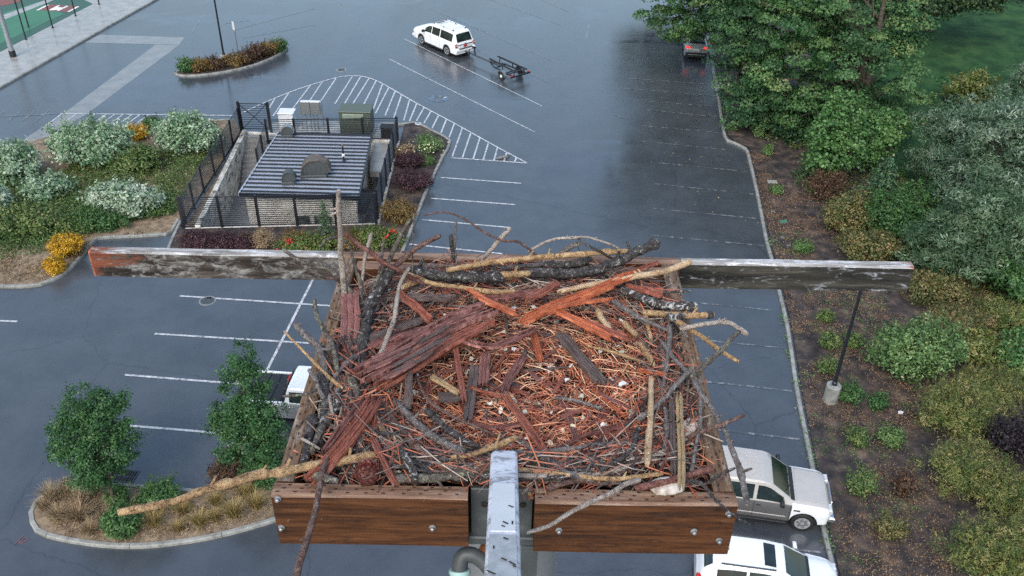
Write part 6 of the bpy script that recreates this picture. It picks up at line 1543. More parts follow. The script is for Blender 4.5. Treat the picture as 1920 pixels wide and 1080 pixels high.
LM = {
 'maple': leafmat('maple_leaf', [(.05, (0.0224, 0.0634, 0.0246)), (.45, (0.0493, 0.133, 0.0444)), (.78, (0.101, 0.208, 0.0678)), (.93, (0.213, 0.288, 0.105)), (1, (0.269, 0.162, 0.0739))]),
 'maple2': leafmat('maple_leaf_dark', [(.05, (0.0196, 0.0592, 0.0278)), (.5, (0.0425, 0.118, 0.0481)), (.85, (0.092, 0.19, 0.0759)), (.98, (0.196, 0.261, 0.114))]),
 'far': leafmat('far_leaf', [(.1, (0.021, 0.045, 0.021)), (.6, (0.045, 0.093, 0.033)), (.95, (0.09, 0.15, 0.045))]),
 'silver': leafmat('silver_willow_leaf', [(.05, (0.0291, 0.0672, 0.0358)), (.4, (0.0672, 0.129, 0.0672)), (.72, (0.134, 0.202, 0.123)), (.93, (0.336, 0.414, 0.336))], .5, .2),
 'poplar': leafmat('poplar_leaf', [(.05, (0.033, 0.0908, 0.0297)), (.5, (0.0825, 0.198, 0.0578)), (.85, (0.165, 0.297, 0.099)), (.97, (0.33, 0.446, 0.198))]),
 'conifer': leafmat('conifer_needle', [(.05, (0.024, 0.0675, 0.033)), (.5, (0.0525, 0.128, 0.06)), (.95, (0.112, 0.195, 0.09))], .5, .1),
 'broom': leafmat('broom_leaf', [(.05, (0.0405, 0.0743, 0.0216)), (.3, (0.101, 0.155, 0.0405)), (.6, (0.189, 0.223, 0.0607)), (.85, (0.311, 0.297, 0.101)), (.98, (0.446, 0.351, 0.176))]),
 'olive': leafmat('olive_leaf', [(.05, (0.0455, 0.065, 0.0234)), (.3, (0.0975, 0.13, 0.0442)), (.55, (0.169, 0.169, 0.0585)), (.8, (0.273, 0.221, 0.0975)), (.97, (0.39, 0.247, 0.143))]),
 'light': leafmat('light_leaf', [(.05, (0.0525, 0.112, 0.0375)), (.5, (0.12, 0.225, 0.075)), (.9, (0.255, 0.375, 0.15)), (.98, (0.405, 0.495, 0.27))]),
 'young': leafmat('young_tree_leaf', [(.05, (0.02, 0.0625, 0.025)), (.5, (0.0425, 0.125, 0.04)), (.88, (0.0875, 0.2, 0.0625)), (.98, (0.188, 0.3, 0.1))]),
 'silver2': leafmat('grey_green_willow_leaf', [(.05, (.025, .06, .028)), (.4, (.055, .11, .05)), (.75, (.11, .18, .09)), (.95, (.23, .31, .21))], .5, .2),
 'varieg': leafmat('variegated_leaf', [(.05, (.06, .14, .06)), (.35, (.17, .3, .16)), (.65, (.34, .46, .31)), (.95, (.55, .63, .5))], .5, .25),
 'varieg2': leafmat('white_variegated_leaf', [(.05, (.07, .15, .07)), (.3, (.22, .34, .2)), (.6, (.45, .54, .42)), (.95, (.64, .69, .6))], .5, .25),
 'green': leafmat('shrub_green', [(.05, (0.0259, 0.0776, 0.0259)), (.5, (0.0604, 0.152, 0.0448)), (.95, (0.129, 0.25, 0.0776))]),
 'ground': leafmat('ground_cover_leaf', [(.05, (0.0413, 0.09, 0.0263)), (.4, (0.0938, 0.165, 0.0488)), (.75, (0.188, 0.263, 0.0844)), (.96, (0.375, 0.356, 0.15))]),
 'weed': leafmat('weed_leaf', [(.1, (0.06, 0.135, 0.0375)), (.6, (0.128, 0.24, 0.075)), (.95, (0.255, 0.345, 0.135))]),
 'dry': leafmat('dry_leaf', [(.1, (0.084, 0.0504, 0.03)), (.5, (0.192, 0.12, 0.072)), (.9, (0.36, 0.24, 0.144))], .7, .1),
 'yellow': leafmat('yellow_flower', [(.05, (.05, .06, .01)), (.25, (.35, .2, .012)), (.6, (.62, .35, .015)), (.95, (.75, .5, .04))], .5, .2),
 'purple': leafmat('barberry_leaf', [(.05, (0.024, 0.0132, 0.018)), (.5, (0.066, 0.03, 0.0408)), (.9, (0.144, 0.072, 0.084)), (.98, (0.24, 0.132, 0.132))]),
 'gold': leafmat('golden_spirea', [(.05, (0.072, 0.048, 0.018)), (.45, (0.18, 0.12, 0.0384)), (.8, (0.288, 0.204, 0.06)), (.97, (0.36, 0.144, 0.06))]),
 'rosy': leafmat('rose_leaf', [(.05, (0.045, 0.0825, 0.021)), (.5, (0.112, 0.18, 0.045)), (.85, (0.225, 0.24, 0.0675)), (.98, (0.33, 0.18, 0.075))]),
 'redf': leafmat('red_flower', [(.1, (.35, .02, .02)), (.9, (.68, .06, .05))], .5, .2),
 'whitef': leafmat('cream_flower', [(.1, (.5, .5, .25)), (.9, (.75, .74, .55))], .5, .2),
 'straw': leafmat('straw_grass', [(.05, (0.12, 0.078, 0.042)), (.5, (0.3, 0.216, 0.126)), (.95, (0.504, 0.396, 0.252))], .7, .2),
 'goldgrass': leafmat('gold_grass', [(.05, (0.132, 0.096, 0.03)), (.5, (0.288, 0.216, 0.072)), (.95, (0.456, 0.36, 0.156))], .7, .2),
 'rust': leafmat('rusty_shrub', [(.05, (.04, .024, .016)), (.5, (.1, .055, .034)), (.9, (.18, .11, .06))]),
 'black': leafmat('dark_purple_shrub', [(.05, (0.0096, 0.0084, 0.012)), (.6, (0.0288, 0.0216, 0.03)), (.95, (0.06, 0.042, 0.054))]),
}
# --- maples over the lot edge
def at_m(px): return G(*px, .1)
def pxl(base, *ls):
    """crown lobes given by where they show and how high they hang"""
    o = []
    for u, v, z, rx, ry, rz in ls: p = G(u, v, z); o.append((p.x - base.x, p.y - base.y, z - base.z, rx, ry, rz))
    return o
b = at_m((1595, 268))
tree('maple_tree', 'large broad maple in front of the lawn with yellowing leaf tips', 'tree', b,
     pxl(b, (1580, 120, 5.0, 3.6, 3.2, 3.2), (1480, 130, 4.6, 2.6, 2.4, 2.6), (1665, 150, 4.2, 2.5, 2.4, 2.5), (1560, 30, 8.0, 3.2, 3.0, 2.4), (1640, 60, 6.8, 2.8, 2.6, 2.3), (1460, 40, 7.0, 2.6, 2.4, 2.2), (1600, 210, 2.4, 2.4, 1.8, 1.7), (1690, 205, 2.4, 1.6, 1.5, 1.6), (1510, 200, 2.4, 1.9, 1.6, 1.6), (1540, -70, 10.5, 3.6, 3.4, 2.6), (1620, -50, 9.5, 3.2, 3, 2.6)), .3, LM['maple'], 520, .72, 190, .155, .75, limbs=60, rag=.36, tm=.7, dome=.6, shell=.72, zmin=.5)
b = at_m((1378, 190))
tree('maple_tree', 'leaning dark maple at the kerb beside the large broad maple', 'tree', b,
     pxl(b, (1405, 120, 4.0, 1.9, 1.9, 2.4), (1400, 50, 6.0, 2.4, 2.4, 2.2), (1420, 190, 2.0, 1.7, 1.5, 1.5), (1455, 205, 1.6, 1.6, 1.3, 1.3), (1390, 205, 1.2, 1.0, .9, 1.0), (1400, -50, 9.0, 2.9, 2.8, 2.6), (1410, -150, 11.5, 2.4, 2.4, 2.2)), .24, LM['maple2'], 300, .66, 165, .15, .75, limbs=34, rag=.36, tm=.7, dome=.6, shell=.72)
b = at_m((1375, 120))
tree('maple_tree', 'maple overhanging the lot above the grey car', 'tree', b,
     pxl(b, (1300, 34, 4.4, 2.4, 2.2, 1.5), (1315, 62, 3.3, 1.5, 1.3, .8), (1250, 55, 3.8, 1.3, 1.3, .9), (1235, 18, 5.2, 1.7, 1.9, 1.2), (1350, 10, 5.6, 2.4, 2.4, 1.8), (1280, -30, 6.6, 3.0, 3.0, 1.8), (1370, -20, 7.2, 3, 3, 2), (1320, -110, 9.5, 4.2, 3.8, 3), (1250, -90, 9, 3.0, 3.0, 2.4), (1330, -210, 13, 4, 4, 3), (1260, -200, 12.5, 3, 3, 2.4)), .26, LM['maple'], 420, .64, 150, .155, .75, limbs=34, rag=.36, tm=.7, dome=.6, shell=.7, zmin=2.4)
tree('maple_tree', 'tall maple past the top edge, mirrored dark in the wet lot beside the kerb', 'tree', Vector((16.5, 87, .1)), [(-2.2, 0, 7.5, 4.2, 3.6, 4.2), (1.5, .5, 8.5, 4.2, 3.6, 4.4), (-1, 0, 11.5, 3.6, 3.4, 3.0), (-3.2, -.5, 5.2, 3.0, 2.8, 2.4)], .34, LM['maple2'], 300, .9, 130, .24, .75, limbs=30, rag=.34, tm=.7, dome=.6, shell=.7, zmin=2.2)
b = at_m((1740, 58))
tree('dark_tree', 'dark tree with a thick trunk on the lawn at the top right', 'tree', b, pxl(b, (1760, -20, 4.6, 3.4, 3.2, 2.0), (1700, 0, 4.2, 1.8, 1.8, 2.2), (1850, -25, 4.8, 2.8, 2.6, 1.6)), .42, LM['far'], 420, .65, 40, .24, .7, limbs=20, rag=.3, zmin=2.2)
b = at_m((1575, 345))
tree('poplar_sapling', 'pale green young poplar in front of the broad maple', 'tree', b, pxl(b, (1560, 245, 3.4, 1.3, 1.2, 1.5), (1585, 205, 4.4, 1.2, 1.1, 1.2), (1555, 290, 2.0, 1.3, 1.1, 1.4), (1600, 270, 2.6, 1.2, 1.1, 1.4)), .09, LM['poplar'], 330, .36, 28, .16, .8, limbs=18, rag=.3)
b = at_m((1655, 335))
tree('poplar_sapling', 'second pale green young poplar right of the first, lower', 'tree', b, pxl(b, (1640, 265, 2.2, 1.3, 1.2, 1.5), (1670, 235, 3.2, 1.0, .9, 1.1)), .08, LM['poplar'], 190, .36, 26, .16, .8, limbs=14, rag=.3)
def conifer(px, h, r0, label, mat='conifer', n=26, name='conifer_tree', z0=.09, ls=.16, per=16):
    r = empty(name, G(*px, z0), random.uniform(0, 6), label, 'conifer'); P = []; Q = []; mb = MB()
    mb.tube([Vector((0, 0, -.1)), Vector((0, 0, h))], [.03 * h ** .5 + .02, .012], 7)
    for i in range(n):
        t = i / n; z = h * (.06 + .92 * t); R0 = r0 * (1 - t) ** .85 + .05
        for k in range(7 if t < .7 else 5):
            a = k * 6.283 / 7 + i * 2.4 + random.uniform(-.2, .2); L = R0 * random.uniform(.75, 1.15); e = Vector((math.cos(a) * L, math.sin(a) * L, z - L * .18))
            mb.tube([Vector((0, 0, z)), e], [.012, .005], 4)
            m = max(4, int(per * (L / r0) ** .7))
            tt = rng.random(m) ** .7; c = np.array([0, 0, z]) + (np.array(e) - np.array([0, 0, z])) * tt[:, None]
            P.append(c + rng.normal(size=(m, 3)) * np.array([.06, .06, .03]) * (r0 ** .5)); Q.append(np.array([math.cos(a) * .3, math.sin(a) * .3, .9]) + rng.normal(size=(m, 3)) * .45)
    P = np.concatenate(P); leafobj('crown', P, np.concatenate(Q), rng.uniform(ls * .7, ls * 1.3, len(P)), LM[mat], r, .35); mb.build('trunk', STEM, r)
    return r
conifer((1640, 400), 3.6, 1.7, 'young fir with open branches below the pale poplars', ls=.24, per=30, n=24)
conifer((1535, 330), 3.2, 1.4, 'dark fir left of the young fir with open branches', ls=.22, per=26, n=22)
conifer((614, 458), 2.7, .55, 'small green spruce in front of the pit fence', ls=.11, per=16, n=24)
# --- silver willows on the right
W = dict(asp=.22, flat_=.9, up=.45, dome=.8, shell=.6)
tree('silver_willow', 'big silver leaved willow filling the right edge', 'tree', at_m((1870, 430)), [(0, 0, 3.6, 3.4, 2.6, 3.2), (-1.8, -.6, 2.2, 2.2, 1.8, 2.0), (1.8, .3, 4.6, 2.6, 2.4, 2.6), (-.9, .8, 5.2, 2.3, 2.0, 1.9), (.6, -1.2, 2.0, 2.4, 1.6, 1.8)], .16, LM['silver'], 520, .6, 110, .24, limbs=40, rag=.35, tm=.6, **W)
tree('silver_willow', 'silver leaved willow beside the lawn, left of the biggest one', 'tree', at_m((1765, 345)), [(0, 0, 2.6, 2.2, 1.8, 2.3), (-.8, -.4, 1.6, 1.5, 1.3, 1.5), (.9, .2, 3.6, 1.5, 1.4, 1.5)], .12, LM['silver'], 210, .55, 100, .23, limbs=30, rag=.35, tm=.6, **W)
tree('silver_willow', 'darker green willow below the biggest silver one', 'tree', at_m((1800, 520)), [(0, 0, 2.0, 2.5, 1.9, 1.9), (1.6, .2, 2.4, 2.0, 1.7, 2.1), (-1.6, .2, 1.3, 1.4, 1.2, 1.3), (.4, .4, 3.4, 1.8, 1.5, 1.5)], .12, LM['silver2'], 360, .55, 100, .2, limbs=40, rag=.4, tm=.7, asp=.25, dome=.75, shell=.6)
tree('silver_willow', 'silver willow tip at the far right below the lawn', 'tree', at_m((1925, 260)), [(0, 0, 2.6, 2.6, 2.0, 2.4), (.2, .3, 4.0, 1.6, 1.5, 1.6)], .12, LM['silver'], 210, .55, 100, .23, limbs=24, rag=.35, tm=.6, **W)
bush('shrub', 'tawny rough growth between the pale bush and the beam tip', 'shrub', (1800, 620), 1.7, 1.2, .9, LM['olive'], 160, .32, 34, .17, asp=.2, rag=.6, shoots=4, tm=.8)
bush('shrub', 'tawny rough growth at the right edge beside the willow foot', 'shrub', (1880, 610), 1.6, 1.2, 1.0, LM['broom'], 150, .32, 34, .17, asp=.2, rag=.6, shoots=4, tm=.8)
bush('shrub', 'yellow tipped shrub at the lawn edge behind the willows', 'shrub', (1810, 200), 1.9, 1.5, 2.5, LM['broom'], 120, .4, 30, .2, rag=.35)
bush('shrub', 'green shrub mass at the right edge below the willows', 'shrub', (1905, 560), 1.8, 1.5, 2.2, LM['green'], 150, .36, 34, .17, rag=.35)
bush('shrub', 'green leafy shrub at the right edge above the dark purple shrub', 'shrub', (1910, 690), 1.5, 1.3, 1.5, LM['poplar'], 110, .32, 30, .16, rag=.35)
# --- middle of the right bed
bush('shrub', 'dark green shrub under the leaning maple', 'shrub', (1430, 238), 1.8, 1.2, 1.6, LM['maple2'], 120, .42, 34, .18)
bush('shrub', 'dark green shrub between maple and small fir', 'shrub', (1490, 262), 1.8, 1.3, 2.2, LM['maple2'], 150, .42, 34, .18)
bush('shrub', 'brown twiggy shrub left of the young fir', 'shrub', (1545, 372), 1.3, 1.0, 1.6, LM['rust'], 110, .3, 22, .12, rag=.5, shoots=2.2)
bush('shrub', 'green bushy shrub below the young fir', 'shrub', (1660, 440), 1.9, 1.5, 2.5, LM['green'], 230, .36, 34, .15, rag=.5, shoots=2.2)
bush('shrub', 'olive shrub left of the green bushy shrub', 'shrub', (1580, 432), 1.5, 1.2, 2.1, LM['olive'], 190, .32, 34, .13, rag=.5, shoots=2.2)
bush('shrub', 'dry yellow olive shrub just above the right beam tip', 'shrub', (1630, 485), 1.8, 1.1, 1.4, LM['olive'], 150, .32, 32, .14, rag=.5, shoots=2.2)
bush('shrub', 'pale green round bush right of the lamp post', 'shrub', (1705, 695), 2.05, 1.5, 2.3, LM['light'], 260, .34, 40, .15, asp=.5, rag=.4, shoots=2, lob=6)
bush('shrub', 'broom shrub behind the right beam tip', 'shrub', (1745, 560), 1.5, 1.2, 1.2, LM['olive'], 130, .3, 36, .13, rag=.5, shoots=2.2)
bush('shrub', 'dark leafy shrub between the young fir and the willows', 'shrub', (1715, 420), 1.7, 1.3, 2.4, LM['green'], 190, .38, 34, .16, rag=.5, shoots=2.2)
bush('shrub', 'dark tangled shrub above the pale round bush', 'shrub', (1730, 490), 1.6, 1.2, 1.4, LM['green'], 120, .34, 32, .14, rag=.5, shoots=2.2)
bush('shrub', 'golden broom shrub right of the pale round bush', 'shrub', (1830, 670), 1.5, 1.2, 1.0, LM['broom'], 140, .28, 36, .13, rag=.5, shoots=2.2)
bush('shrub', 'upright broom shrub left of the dark purple shrub', 'shrub', (1785, 800), 1.69, 1.32, 1.7, LM['broom'], 297, .28, 42, .13, asp=.2, rag=.6, shoots=4.5, tm=.8)
bush('shrub', 'broom shrub just below the upright one', 'shrub', (1800, 905), 1.38, 1.2, 1.5, LM['broom'], 256, .26, 42, .12, asp=.2, rag=.6, shoots=4.5, tm=.8)
bush('shrub', 'broom shrub in the bottom right corner', 'shrub', (1870, 1060), 2.12, 1.44, 1.6, LM['broom'], 351, .28, 42, .13, asp=.2, rag=.6, shoots=4.5, tm=.8)
bush('shrub', 'dark purple shrub at the right edge', 'shrub', (1895, 850), 1.2, 1.0, 1.5, LM['black'], 150, .26, 36, .1, rag=.5, shoots=2.2)
bush('shrub', 'broom shrub at the right edge below the dark purple one', 'shrub', (1895, 950), 1.62, 1.32, 1.3, LM['broom'], 256, .26, 40, .12, asp=.2, rag=.6, shoots=4.5, tm=.8)
bush('shrub', 'broom shrub between lamp post level and the dark purple shrub', 'shrub', (1850, 745), 1.62, 1.2, 1.1, LM['broom'], 202, .28, 40, .12, asp=.2, rag=.6, shoots=4.5, tm=.8)
for px, r_, h, m, lab in (((1552, 650), .48, .75, 'ground', 'small shrub left of the lamp shaft, upper of two'), ((1551, 697), .42, .7, 'ground', 'small shrub left of the lamp shaft, lower of two'), ((1600, 647), .45, .6, 'ground', 'small shrub just right of the lamp shaft'), ((1590, 752), .5, .8, 'green', 'small clipped shrub right of the lamp footing'), ((1643, 764), .42, .6, 'green', 'dark small shrub near the scrap of white litter'), ((1607, 830), .5, .6, 'ground', 'low shrub in the row below the lamp footing, left'), ((1668, 830), .55, .6, 'weed', 'low light shrub in the row below the lamp footing, right'), ((1610, 922), .68, .95, 'ground', 'round green ball shrub level with the beige SUV hood'), ((1690, 920), .5, .7, 'rust', 'brown withered shrub right of the round ball shrub'), ((1545, 600), .35, .5, 'ground', 'small shrub just below the right beam arm'), ((1665, 1000), .6, .7, 'olive', 'dry low shrub near the bottom of the right bed'), ((1455, 362), .35, .45, 'weed', 'small leafy plant by the pale concrete lid'), ((1505, 470), .5, .5, 'weed', 'low leafy plant above the right beam arm'), ((1470, 240), .0, 0, None, ''), ((1420, 255), .35, .6, 'weed', 'yellow green weed by the kerb bend, upper'), ((1440, 290), .3, .6, 'weed', 'yellow green weed by the kerb bend, lower'), ((1371, 243), .3, .4, 'weed', 'bright weed on the kerb before the bend')):
    if m: bush('small_shrub', lab, 'shrub', px, r_, r_ * .9, h, LM[m], int(30 + 70 * r_), .17, 26, .085, group='small plants of the right bed', stems=4)
# --- left bed: variegated dogwoods, yellow flowers, spill of green
V_ = dict(asp=.55, up=.55, rag=.42, shoots=1.6)
bush('variegated_shrub', 'large pale variegated shrub left of centre in the left bed', 'shrub', (172, 302), 2.75, 2.2, 2.3, LM['varieg'], 420, .42, 34, .19, lob=7, group='variegated shrubs', **V_)
bush('variegated_shrub', 'pale variegated shrub beside the pit gate', 'shrub', (352, 282), 2.15, 1.8, 2.3, LM['varieg'], 330, .4, 34, .18, lob=6, group='variegated shrubs', **V_)
bush('variegated_shrub', 'whitest variegated shrub lowest in the left bed', 'shrub', (238, 396), 2.3, 1.3, 1.7, LM['varieg2'], 300, .36, 36, .17, lob=7, group='variegated shrubs', **V_)
bush('variegated_shrub', 'variegated shrub at the left edge, upper', 'shrub', (22, 335), 1.9, 1.6, 2.1, LM['varieg'], 230, .42, 32, .19, group='variegated shrubs', **V_)
bush('variegated_shrub', 'variegated shrub cut by the left edge, lower', 'shrub', (-12, 405), 1.2, 1.2, 1.6, LM['varieg2'], 130, .38, 30, .18, group='variegated shrubs', **V_)
bush('leafy_shrub', 'grey green shrub between the two upper variegated ones', 'shrub', (262, 318), 1.5, 1.2, 1.3, LM['ground'], 150, .36, 30, .15, rag=.45, shoots=2)
bush('variegated_shrub', 'variegated shrub low between the left edge and the whitest one', 'shrub', (92, 372), 1.6, 1.2, 1.3, LM['varieg'], 130, .36, 26, .16, group='variegated shrubs', **V_)
bush('leafy_shrub', 'green leafy shrub on the bank above the yellow flowers', 'shrub', (60, 430), 2.0, 1.3, 1.1, LM['ground'], 200, .34, 30, .14, rag=.45, shoots=2)
bush('leafy_shrub', 'green leafy shrub below the whitest variegated shrub', 'shrub', (190, 425), 1.7, .8, .8, LM['green'], 150, .3, 30, .12, rag=.45, shoots=2)
bush('yellow_flowers', 'round mound of yellow flowers by the curving kerb, larger', 'flowers', (127, 478), .98, .8, 1.15, LM['yellow'], 170, .2, 36, .085, group='yellow flower mounds', lob=5, rag=.08, shoots=.05)
bush('yellow_flowers', 'smaller yellow flower mound nearest the kerb edge', 'flowers', (107, 509), .62, .55, .8, LM['yellow'], 110, .17, 34, .08, group='yellow flower mounds', lob=4, rag=.08, shoots=.05)
bush('yellow_flowers', 'yellow flower patch behind the variegated shrubs', 'flowers', (262, 260), .95, .6, .8, LM['yellow'], 90, .24, 26, .11, group='yellow flower mounds')
bush('yellow_flowers', 'faded yellow flower tuft right of the larger mound', 'flowers', (146, 479), .35, .35, .5, LM['gold'], 40, .15, 24, .07, group='yellow flower mounds')
bush('small_shrub', 'dark green spiky shrub at the back kerb of the left bed', 'shrub', (289, 243), .6, .5, .85, LM['green'], 60, .24, 26, .11)
cover('ground_cover', 'green leafy undergrowth among the variegated shrubs', [(-60, 330), (80, 320), (200, 310), (330, 290), (430, 250), (345, 370), (325, 405), (240, 415), (170, 440), (120, 465), (60, 480), (-60, 490)], 2600, 16, .32, (.4, 1.2), .13, LM['ground'], thr=-.35, hn=1.2)
cover('ground_cover', 'brighter green undergrowth under the whitest variegated shrub', [(60, 380), (330, 370), (326, 402), (200, 424), (120, 450), (40, 470), (-40, 440), (-40, 380)], 1300, 16, .26, (.3, .75), .12, LM['green'], thr=-.3)
cover('dry_weeds', 'dry weeds on the straw beside the curving kerb', [(-60, 480), (80, 470), (170, 450), (315, 425), (325, 436), (185, 446), (125, 505), (70, 528), (-60, 530)], 260, 12, .16, (.1, .3), .09, LM['straw'], thr=.0)
# --- barberries and company round the pit
pg = 'shrubs round the fenced pit'
for px, rx, h, m, lab in (((372, 462), 1.15, .75, 'purple', 'purple barberry at the left end of the pit front'), ((422, 463), 1.05, .7, 'purple', 'middle purple barberry along the pit front'), ((462, 464), .8, .65, 'purple', 'right purple barberry along the pit front'), ((778, 352), 1.3, 1.05, 'purple', 'large purple barberry right of the pit, lower'), ((768, 312), .95, .85, 'purple', 'smaller purple barberry right of the pit, upper'), ((748, 412), 1.15, 1.25, 'gold', 'rounded golden brown spirea at the pit corner'), ((556, 462), .85, .75, 'gold', 'golden spirea left of the small spruce'), ((655, 460), .9, .7, 'gold', 'golden spirea right of the small spruce'), ((802, 282), .9, .9, 'light', 'cream flowered rose bush beside the pit'), ((795, 305), .6, .35, 'weed', 'low lime green plant above the barberry'), ((758, 290), .55, .5, 'straw', 'tan feathery tuft against the right pit fence')):
    bush('shrub', lab, 'shrub', px, rx, rx * .8, h, LM[m], int(60 + 90 * rx), .24, 30, .085 if m != 'straw' else .12, group=pg, rag=.2, lob=4)
bush('rose_bush', 'green rose bed with a red bloom left of the small spruce', 'rose bush', (580, 470), 1.9, .7, .75, LM['rosy'], 150, .28, 30, .11, group=pg, lob=6)
bush('rose_bush', 'green rose bed with red blooms right of the small spruce', 'rose bush', (710, 458), 1.6, .75, .85, LM['rosy'], 150, .28, 30, .11, group=pg, lob=6)
for px, n, lab, s in (((541, 454), 22, 'red bloom left of the small spruce', .11), ((737, 436), 26, 'red bloom beside the golden brown spirea', .12), ((726, 446), 8, 'tiny red bloom below the larger red one', .07), ((520, 470), 6, 'small red bloom near the beam', .06)):
    P = rng.normal(size=(n, 3)) * s * .8; P[:, 2] = np.abs(P[:, 2]); o = leafobj('flower', P, rng.normal(size=(n, 3)) + np.array([0, -.3, .8]), rng.uniform(.08, .15, n), LM['redf'], None, .9); o.location = G(*px, .75); tag(o, lab, 'flower', 'red blooms')
P = rng.normal(size=(60, 3)) * np.array([.5, .45, .12]); o = leafobj('blossom', P, rng.normal(size=(60, 3)) + np.array([0, 0, 1.]), rng.uniform(.07, .13, 60), LM['whitef'], None, .9); o.location = G(802, 274, .85); tag(o, 'cream blooms on the rose bush beside the pit', kind='stuff')
bush('grass_tuft', 'tan feathery grass at the pit front right of the barberries', 'grass', (493, 462), .7, .6, .85, LM['straw'], 90, .22, 30, .13, asp=.18, up=.9)
# --- island with two young trees
for px, lb_, lab, nn, tr_ in (((213, 960), [(170, 850, 2.2, 1.1, 1.05, 1.0), (178, 800, 3.0, 1.15, 1.1, 1.0), (140, 770, 3.9, .62, .6, .75), (195, 770, 3.6, .75, .7, .8), (135, 830, 2.6, .8, .8, .8), (215, 840, 2.4, .72, .7, .7), (180, 885, 1.6, .8, .8, .5), (152, 745, 4.4, .4, .4, .5)], 'left young tree with bushy crown on the island', 380, 4.2),
      ((480, 905), [(465, 830, 2.0, 1.0, 1.0, .9), (458, 770, 3.2, .95, .9, 1.0), (455, 715, 4.2, .7, .65, .9), (455, 672, 5.0, .42, .4, .8), (495, 800, 2.6, .8, .8, .9), (432, 790, 2.8, .7, .65, .8), (500, 850, 1.5, .7, .7, .6)], 'right young tree partly behind the nest corner', 360, 4.6)):
    b = G(*px, .1); lobes = pxl(b, *lb_)
    tree('young_tree', lab, 'tree', b, lobes, .055, LM['young'], int(nn * .8), .27, 96, .085, .6, limbs=40, rag=.42, lean=(lobes[3][0] * .8, lobes[3][1] * .8), trunk_h=tr_, zmin=.9, tm=.6)
gi = 'grass clumps of the island'
M_st = clump_mesh('straw_clump', LM['straw'], 260, .14, .75, .5, .011, .7); M_go = clump_mesh('gold_clump', LM['goldgrass'], 260, .12, .62, .42, .010, .5)
for px, s, lab in (((100, 938), 1.05, 'straw clump nearest the rounded left end of the island'), ((128, 930), 1.0, 'straw clump behind the rounded end of the island'), ((148, 975), 1.15, 'straw clump at the front left of the young tree'), ((180, 922), .9, 'straw clump just behind the left young tree trunk'), ((113, 972), .9, 'straw clump on the left front kerb'), ((150, 945), .9, 'straw clump between the others left of the trunk'), ((170, 1000), .8, 'straw clump lowest on the front kerb'), ((85, 955), .8, 'straw clump at the very left tip of the island')):
    clump(M_st, px, s, lab, gi)
for px, s, lab in (((290, 985), 1.1, 'golden grass clump right of the lower green shrub'), ((345, 962), .9, 'golden clump under the long yellow stick, left'), ((377, 985), 1.0, 'golden clump at the front middle of the island'), ((405, 975), .8, 'golden clump right of the front middle one'), ((335, 995), .7, 'low golden clump near the front kerb'), ((440, 968), 1.1, 'golden clump nearest the platform corner, left'), ((482, 952), 1.1, 'golden clump nearest the platform corner, right'), ((405, 945), .9, 'golden clump under the long yellow stick, middle'), ((460, 930), .9, 'golden clump behind the stick near the right young tree')):
    clump(M_go, px, s, lab, gi)
bush('small_shrub', 'dark green shrub behind the long yellow stick on the island', 'shrub', (303, 940), .85, .55, .75, LM['green'], 110, .2, 32, .1, up=.8)
bush('small_shrub', 'dark green shrub at the foot of the left young tree', 'shrub', (230, 992), .68, .6, .95, LM['green'], 120, .2, 32, .1, up=.8)
bush('small_shrub', 'light green plant beside the left young trunk', 'shrub', (222, 940), .5, .4, .6, LM['weed'], 50, .18, 26, .09)
bush('small_shrub', 'dark green shrub under the right young tree', 'shrub', (497, 905), .6, .5, .8, LM['green'], 70, .2, 30, .1)
bush('small_shrub', 'rusty brown shrub in the point of the island', 'shrub', (434, 885), .75, 1.3, .55, LM['rust'], 120, .2, 26, .09, lob=6)
cover('dry_weeds', 'dry grass and chips over the island', [(70, 945), (110, 920), (350, 925), (395, 920), (430, 840), (500, 850), (520, 960), (400, 1000), (230, 1015), (110, 1000)], 700, 10, .12, (.06, .2), .07, LM['straw'], thr=-.2)
# --- far island
fg = 'shrubs of the far island'
for px, rx, h, m, lab in (((352, 133), .75, .9, 'green', 'dark green shrub at the left tip of the far island'), ((523, 95), .8, .8, 'green', 'dark green shrub at the right tip of the far island'), ((378, 132), .9, .8, 'gold', 'tan shrub left of the far lamp footing'), ((402, 128), .9, .8, 'rust', 'brown shrub just left of the far lamp footing'), ((440, 122), .9, .8, 'gold', 'tan shrub between far lamp and sign'), ((462, 117), .8, .8, 'rust', 'reddish shrub right of the sign'), ((484, 109), .9, 1.0, 'rust', 'reddest shrub of the far island'), ((503, 102), .9, .9, 'gold', 'tan shrub near the right tip of the far island')):
    bush('shrub', lab, 'shrub', px, rx, .7, h, LM[m], 90, .26, 22, .13, group=fg, lob=4)
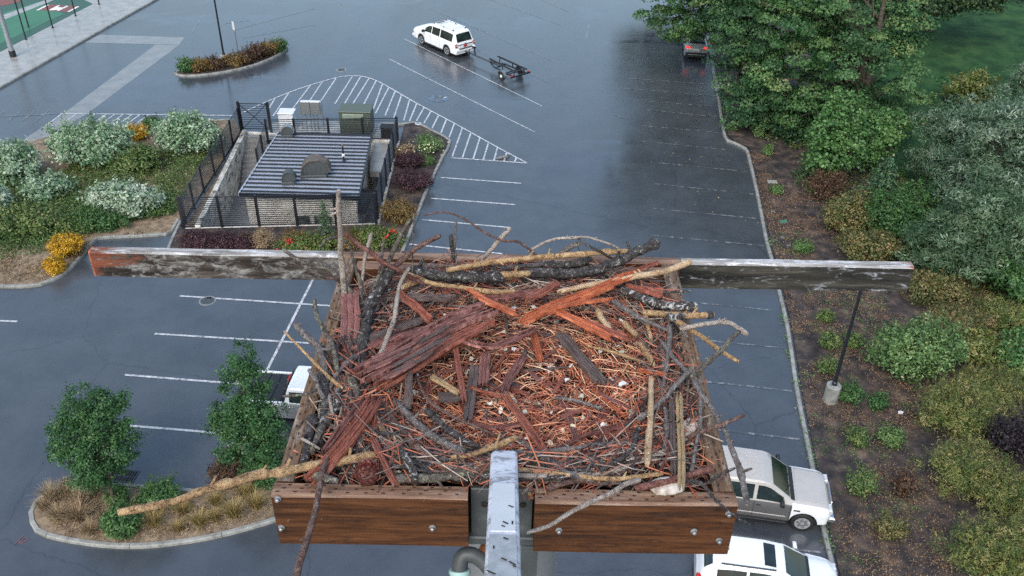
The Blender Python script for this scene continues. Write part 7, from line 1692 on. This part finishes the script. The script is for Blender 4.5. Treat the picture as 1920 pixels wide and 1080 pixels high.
# --- undergrowth of the right bed
RB = [(1445, 440), (1560, 430), (1700, 520), (1760, 700), (1740, 830), (1780, 1000), (1760, 1120), (1600, 1120), (1560, 1000), (1530, 850), (1500, 700), (1470, 550)]
cover('weeds', 'scattered green weeds over the right bed', RB, 420, 10, .16, (.06, .3), .075, LM['weed'], thr=.05, nscale=.4)
cover('dry_weeds', 'dry brown litter over the right bed', [(1400, 285), (1560, 300), (1700, 500), (1790, 720), (1790, 1120), (1600, 1120), (1530, 850), (1470, 550), (1420, 350)], 4200, 9, .2, (.02, .12), .07, LM['dry'], thr=-.1, nscale=.45)
cover('ground_cover', 'tangled olive undergrowth along the right edge', [(1700, 490), (1920, 540), (2050, 600), (2050, 1120), (1840, 1120), (1850, 900), (1790, 760), (1760, 620)], 2400, 14, .28, (.2, .75), .15, LM['olive'], thr=-.4, asp=.2, hn=1.0)
cover('ground_cover', 'mixed low growth under the trees of the right bed', [(1370, 200), (1700, 330), (1900, 420), (1900, 560), (1680, 480), (1560, 400), (1500, 350), (1440, 270)], 1100, 14, .3, (.15, .5), .13, LM['ground'], thr=-.2)
P = []
for u, v in [(1445, 458), (1459, 530), (1473, 600), (1486, 670), (1497, 720), (1508, 790), (1518, 830), (1525, 860), (1549, 985), (1557, 1020), (1480, 640)]:
    n = random.randint(25, 55); q = rng.normal(size=(n, 3)) * np.array([.1, .3, .07]); q[:, 2] = np.abs(q[:, 2]) + .03; P.append(q + np.array(G(u - 4, v, .02)))
P = np.concatenate(P); o0 = P.mean(0); o = leafobj('kerb_weeds', P - o0, rng.normal(size=(len(P), 3)) * .5 + np.array([0, 0, 1.]), rng.uniform(.06, .13, len(P)), LM['weed'], None, .6); o.location = o0; tag(o, 'green weeds sprouting along the foot of the right kerb', kind='stuff')
# fallen leaves on the lot under the maples
n = 420; poly = [tuple(G(u, v))[:2] for u, v in [(1175, 60), (1330, 60), (1345, 160), (1362, 255), (1400, 290), (1425, 440), (1330, 420), (1230, 300), (1180, 180)]]
P = []
while len(P) < n:
    x, y = random.uniform(3, 22), random.uniform(35, 80)
    if inpoly(x, y, poly) and noise.noise((x * .4, y * .4, 2)) > -.25 + random.uniform(-.3, .3): P.append((x, y, .02))
P = np.array(P); o0 = P.mean(0); o = leafobj('fallen_leaves', P - o0, np.array([0, 0, 1.]) + rng.normal(size=(n, 3)) * .15, rng.uniform(.05, .12, n), leafmat('fallen_leaf', [(.1, (.04, .03, .015)), (.5, (.13, .1, .045)), (.95, (.3, .24, .12))], .5, .1), None, .8); o.location = o0; tag(o, 'yellow and brown leaves fallen on the wet lot', kind='stuff')
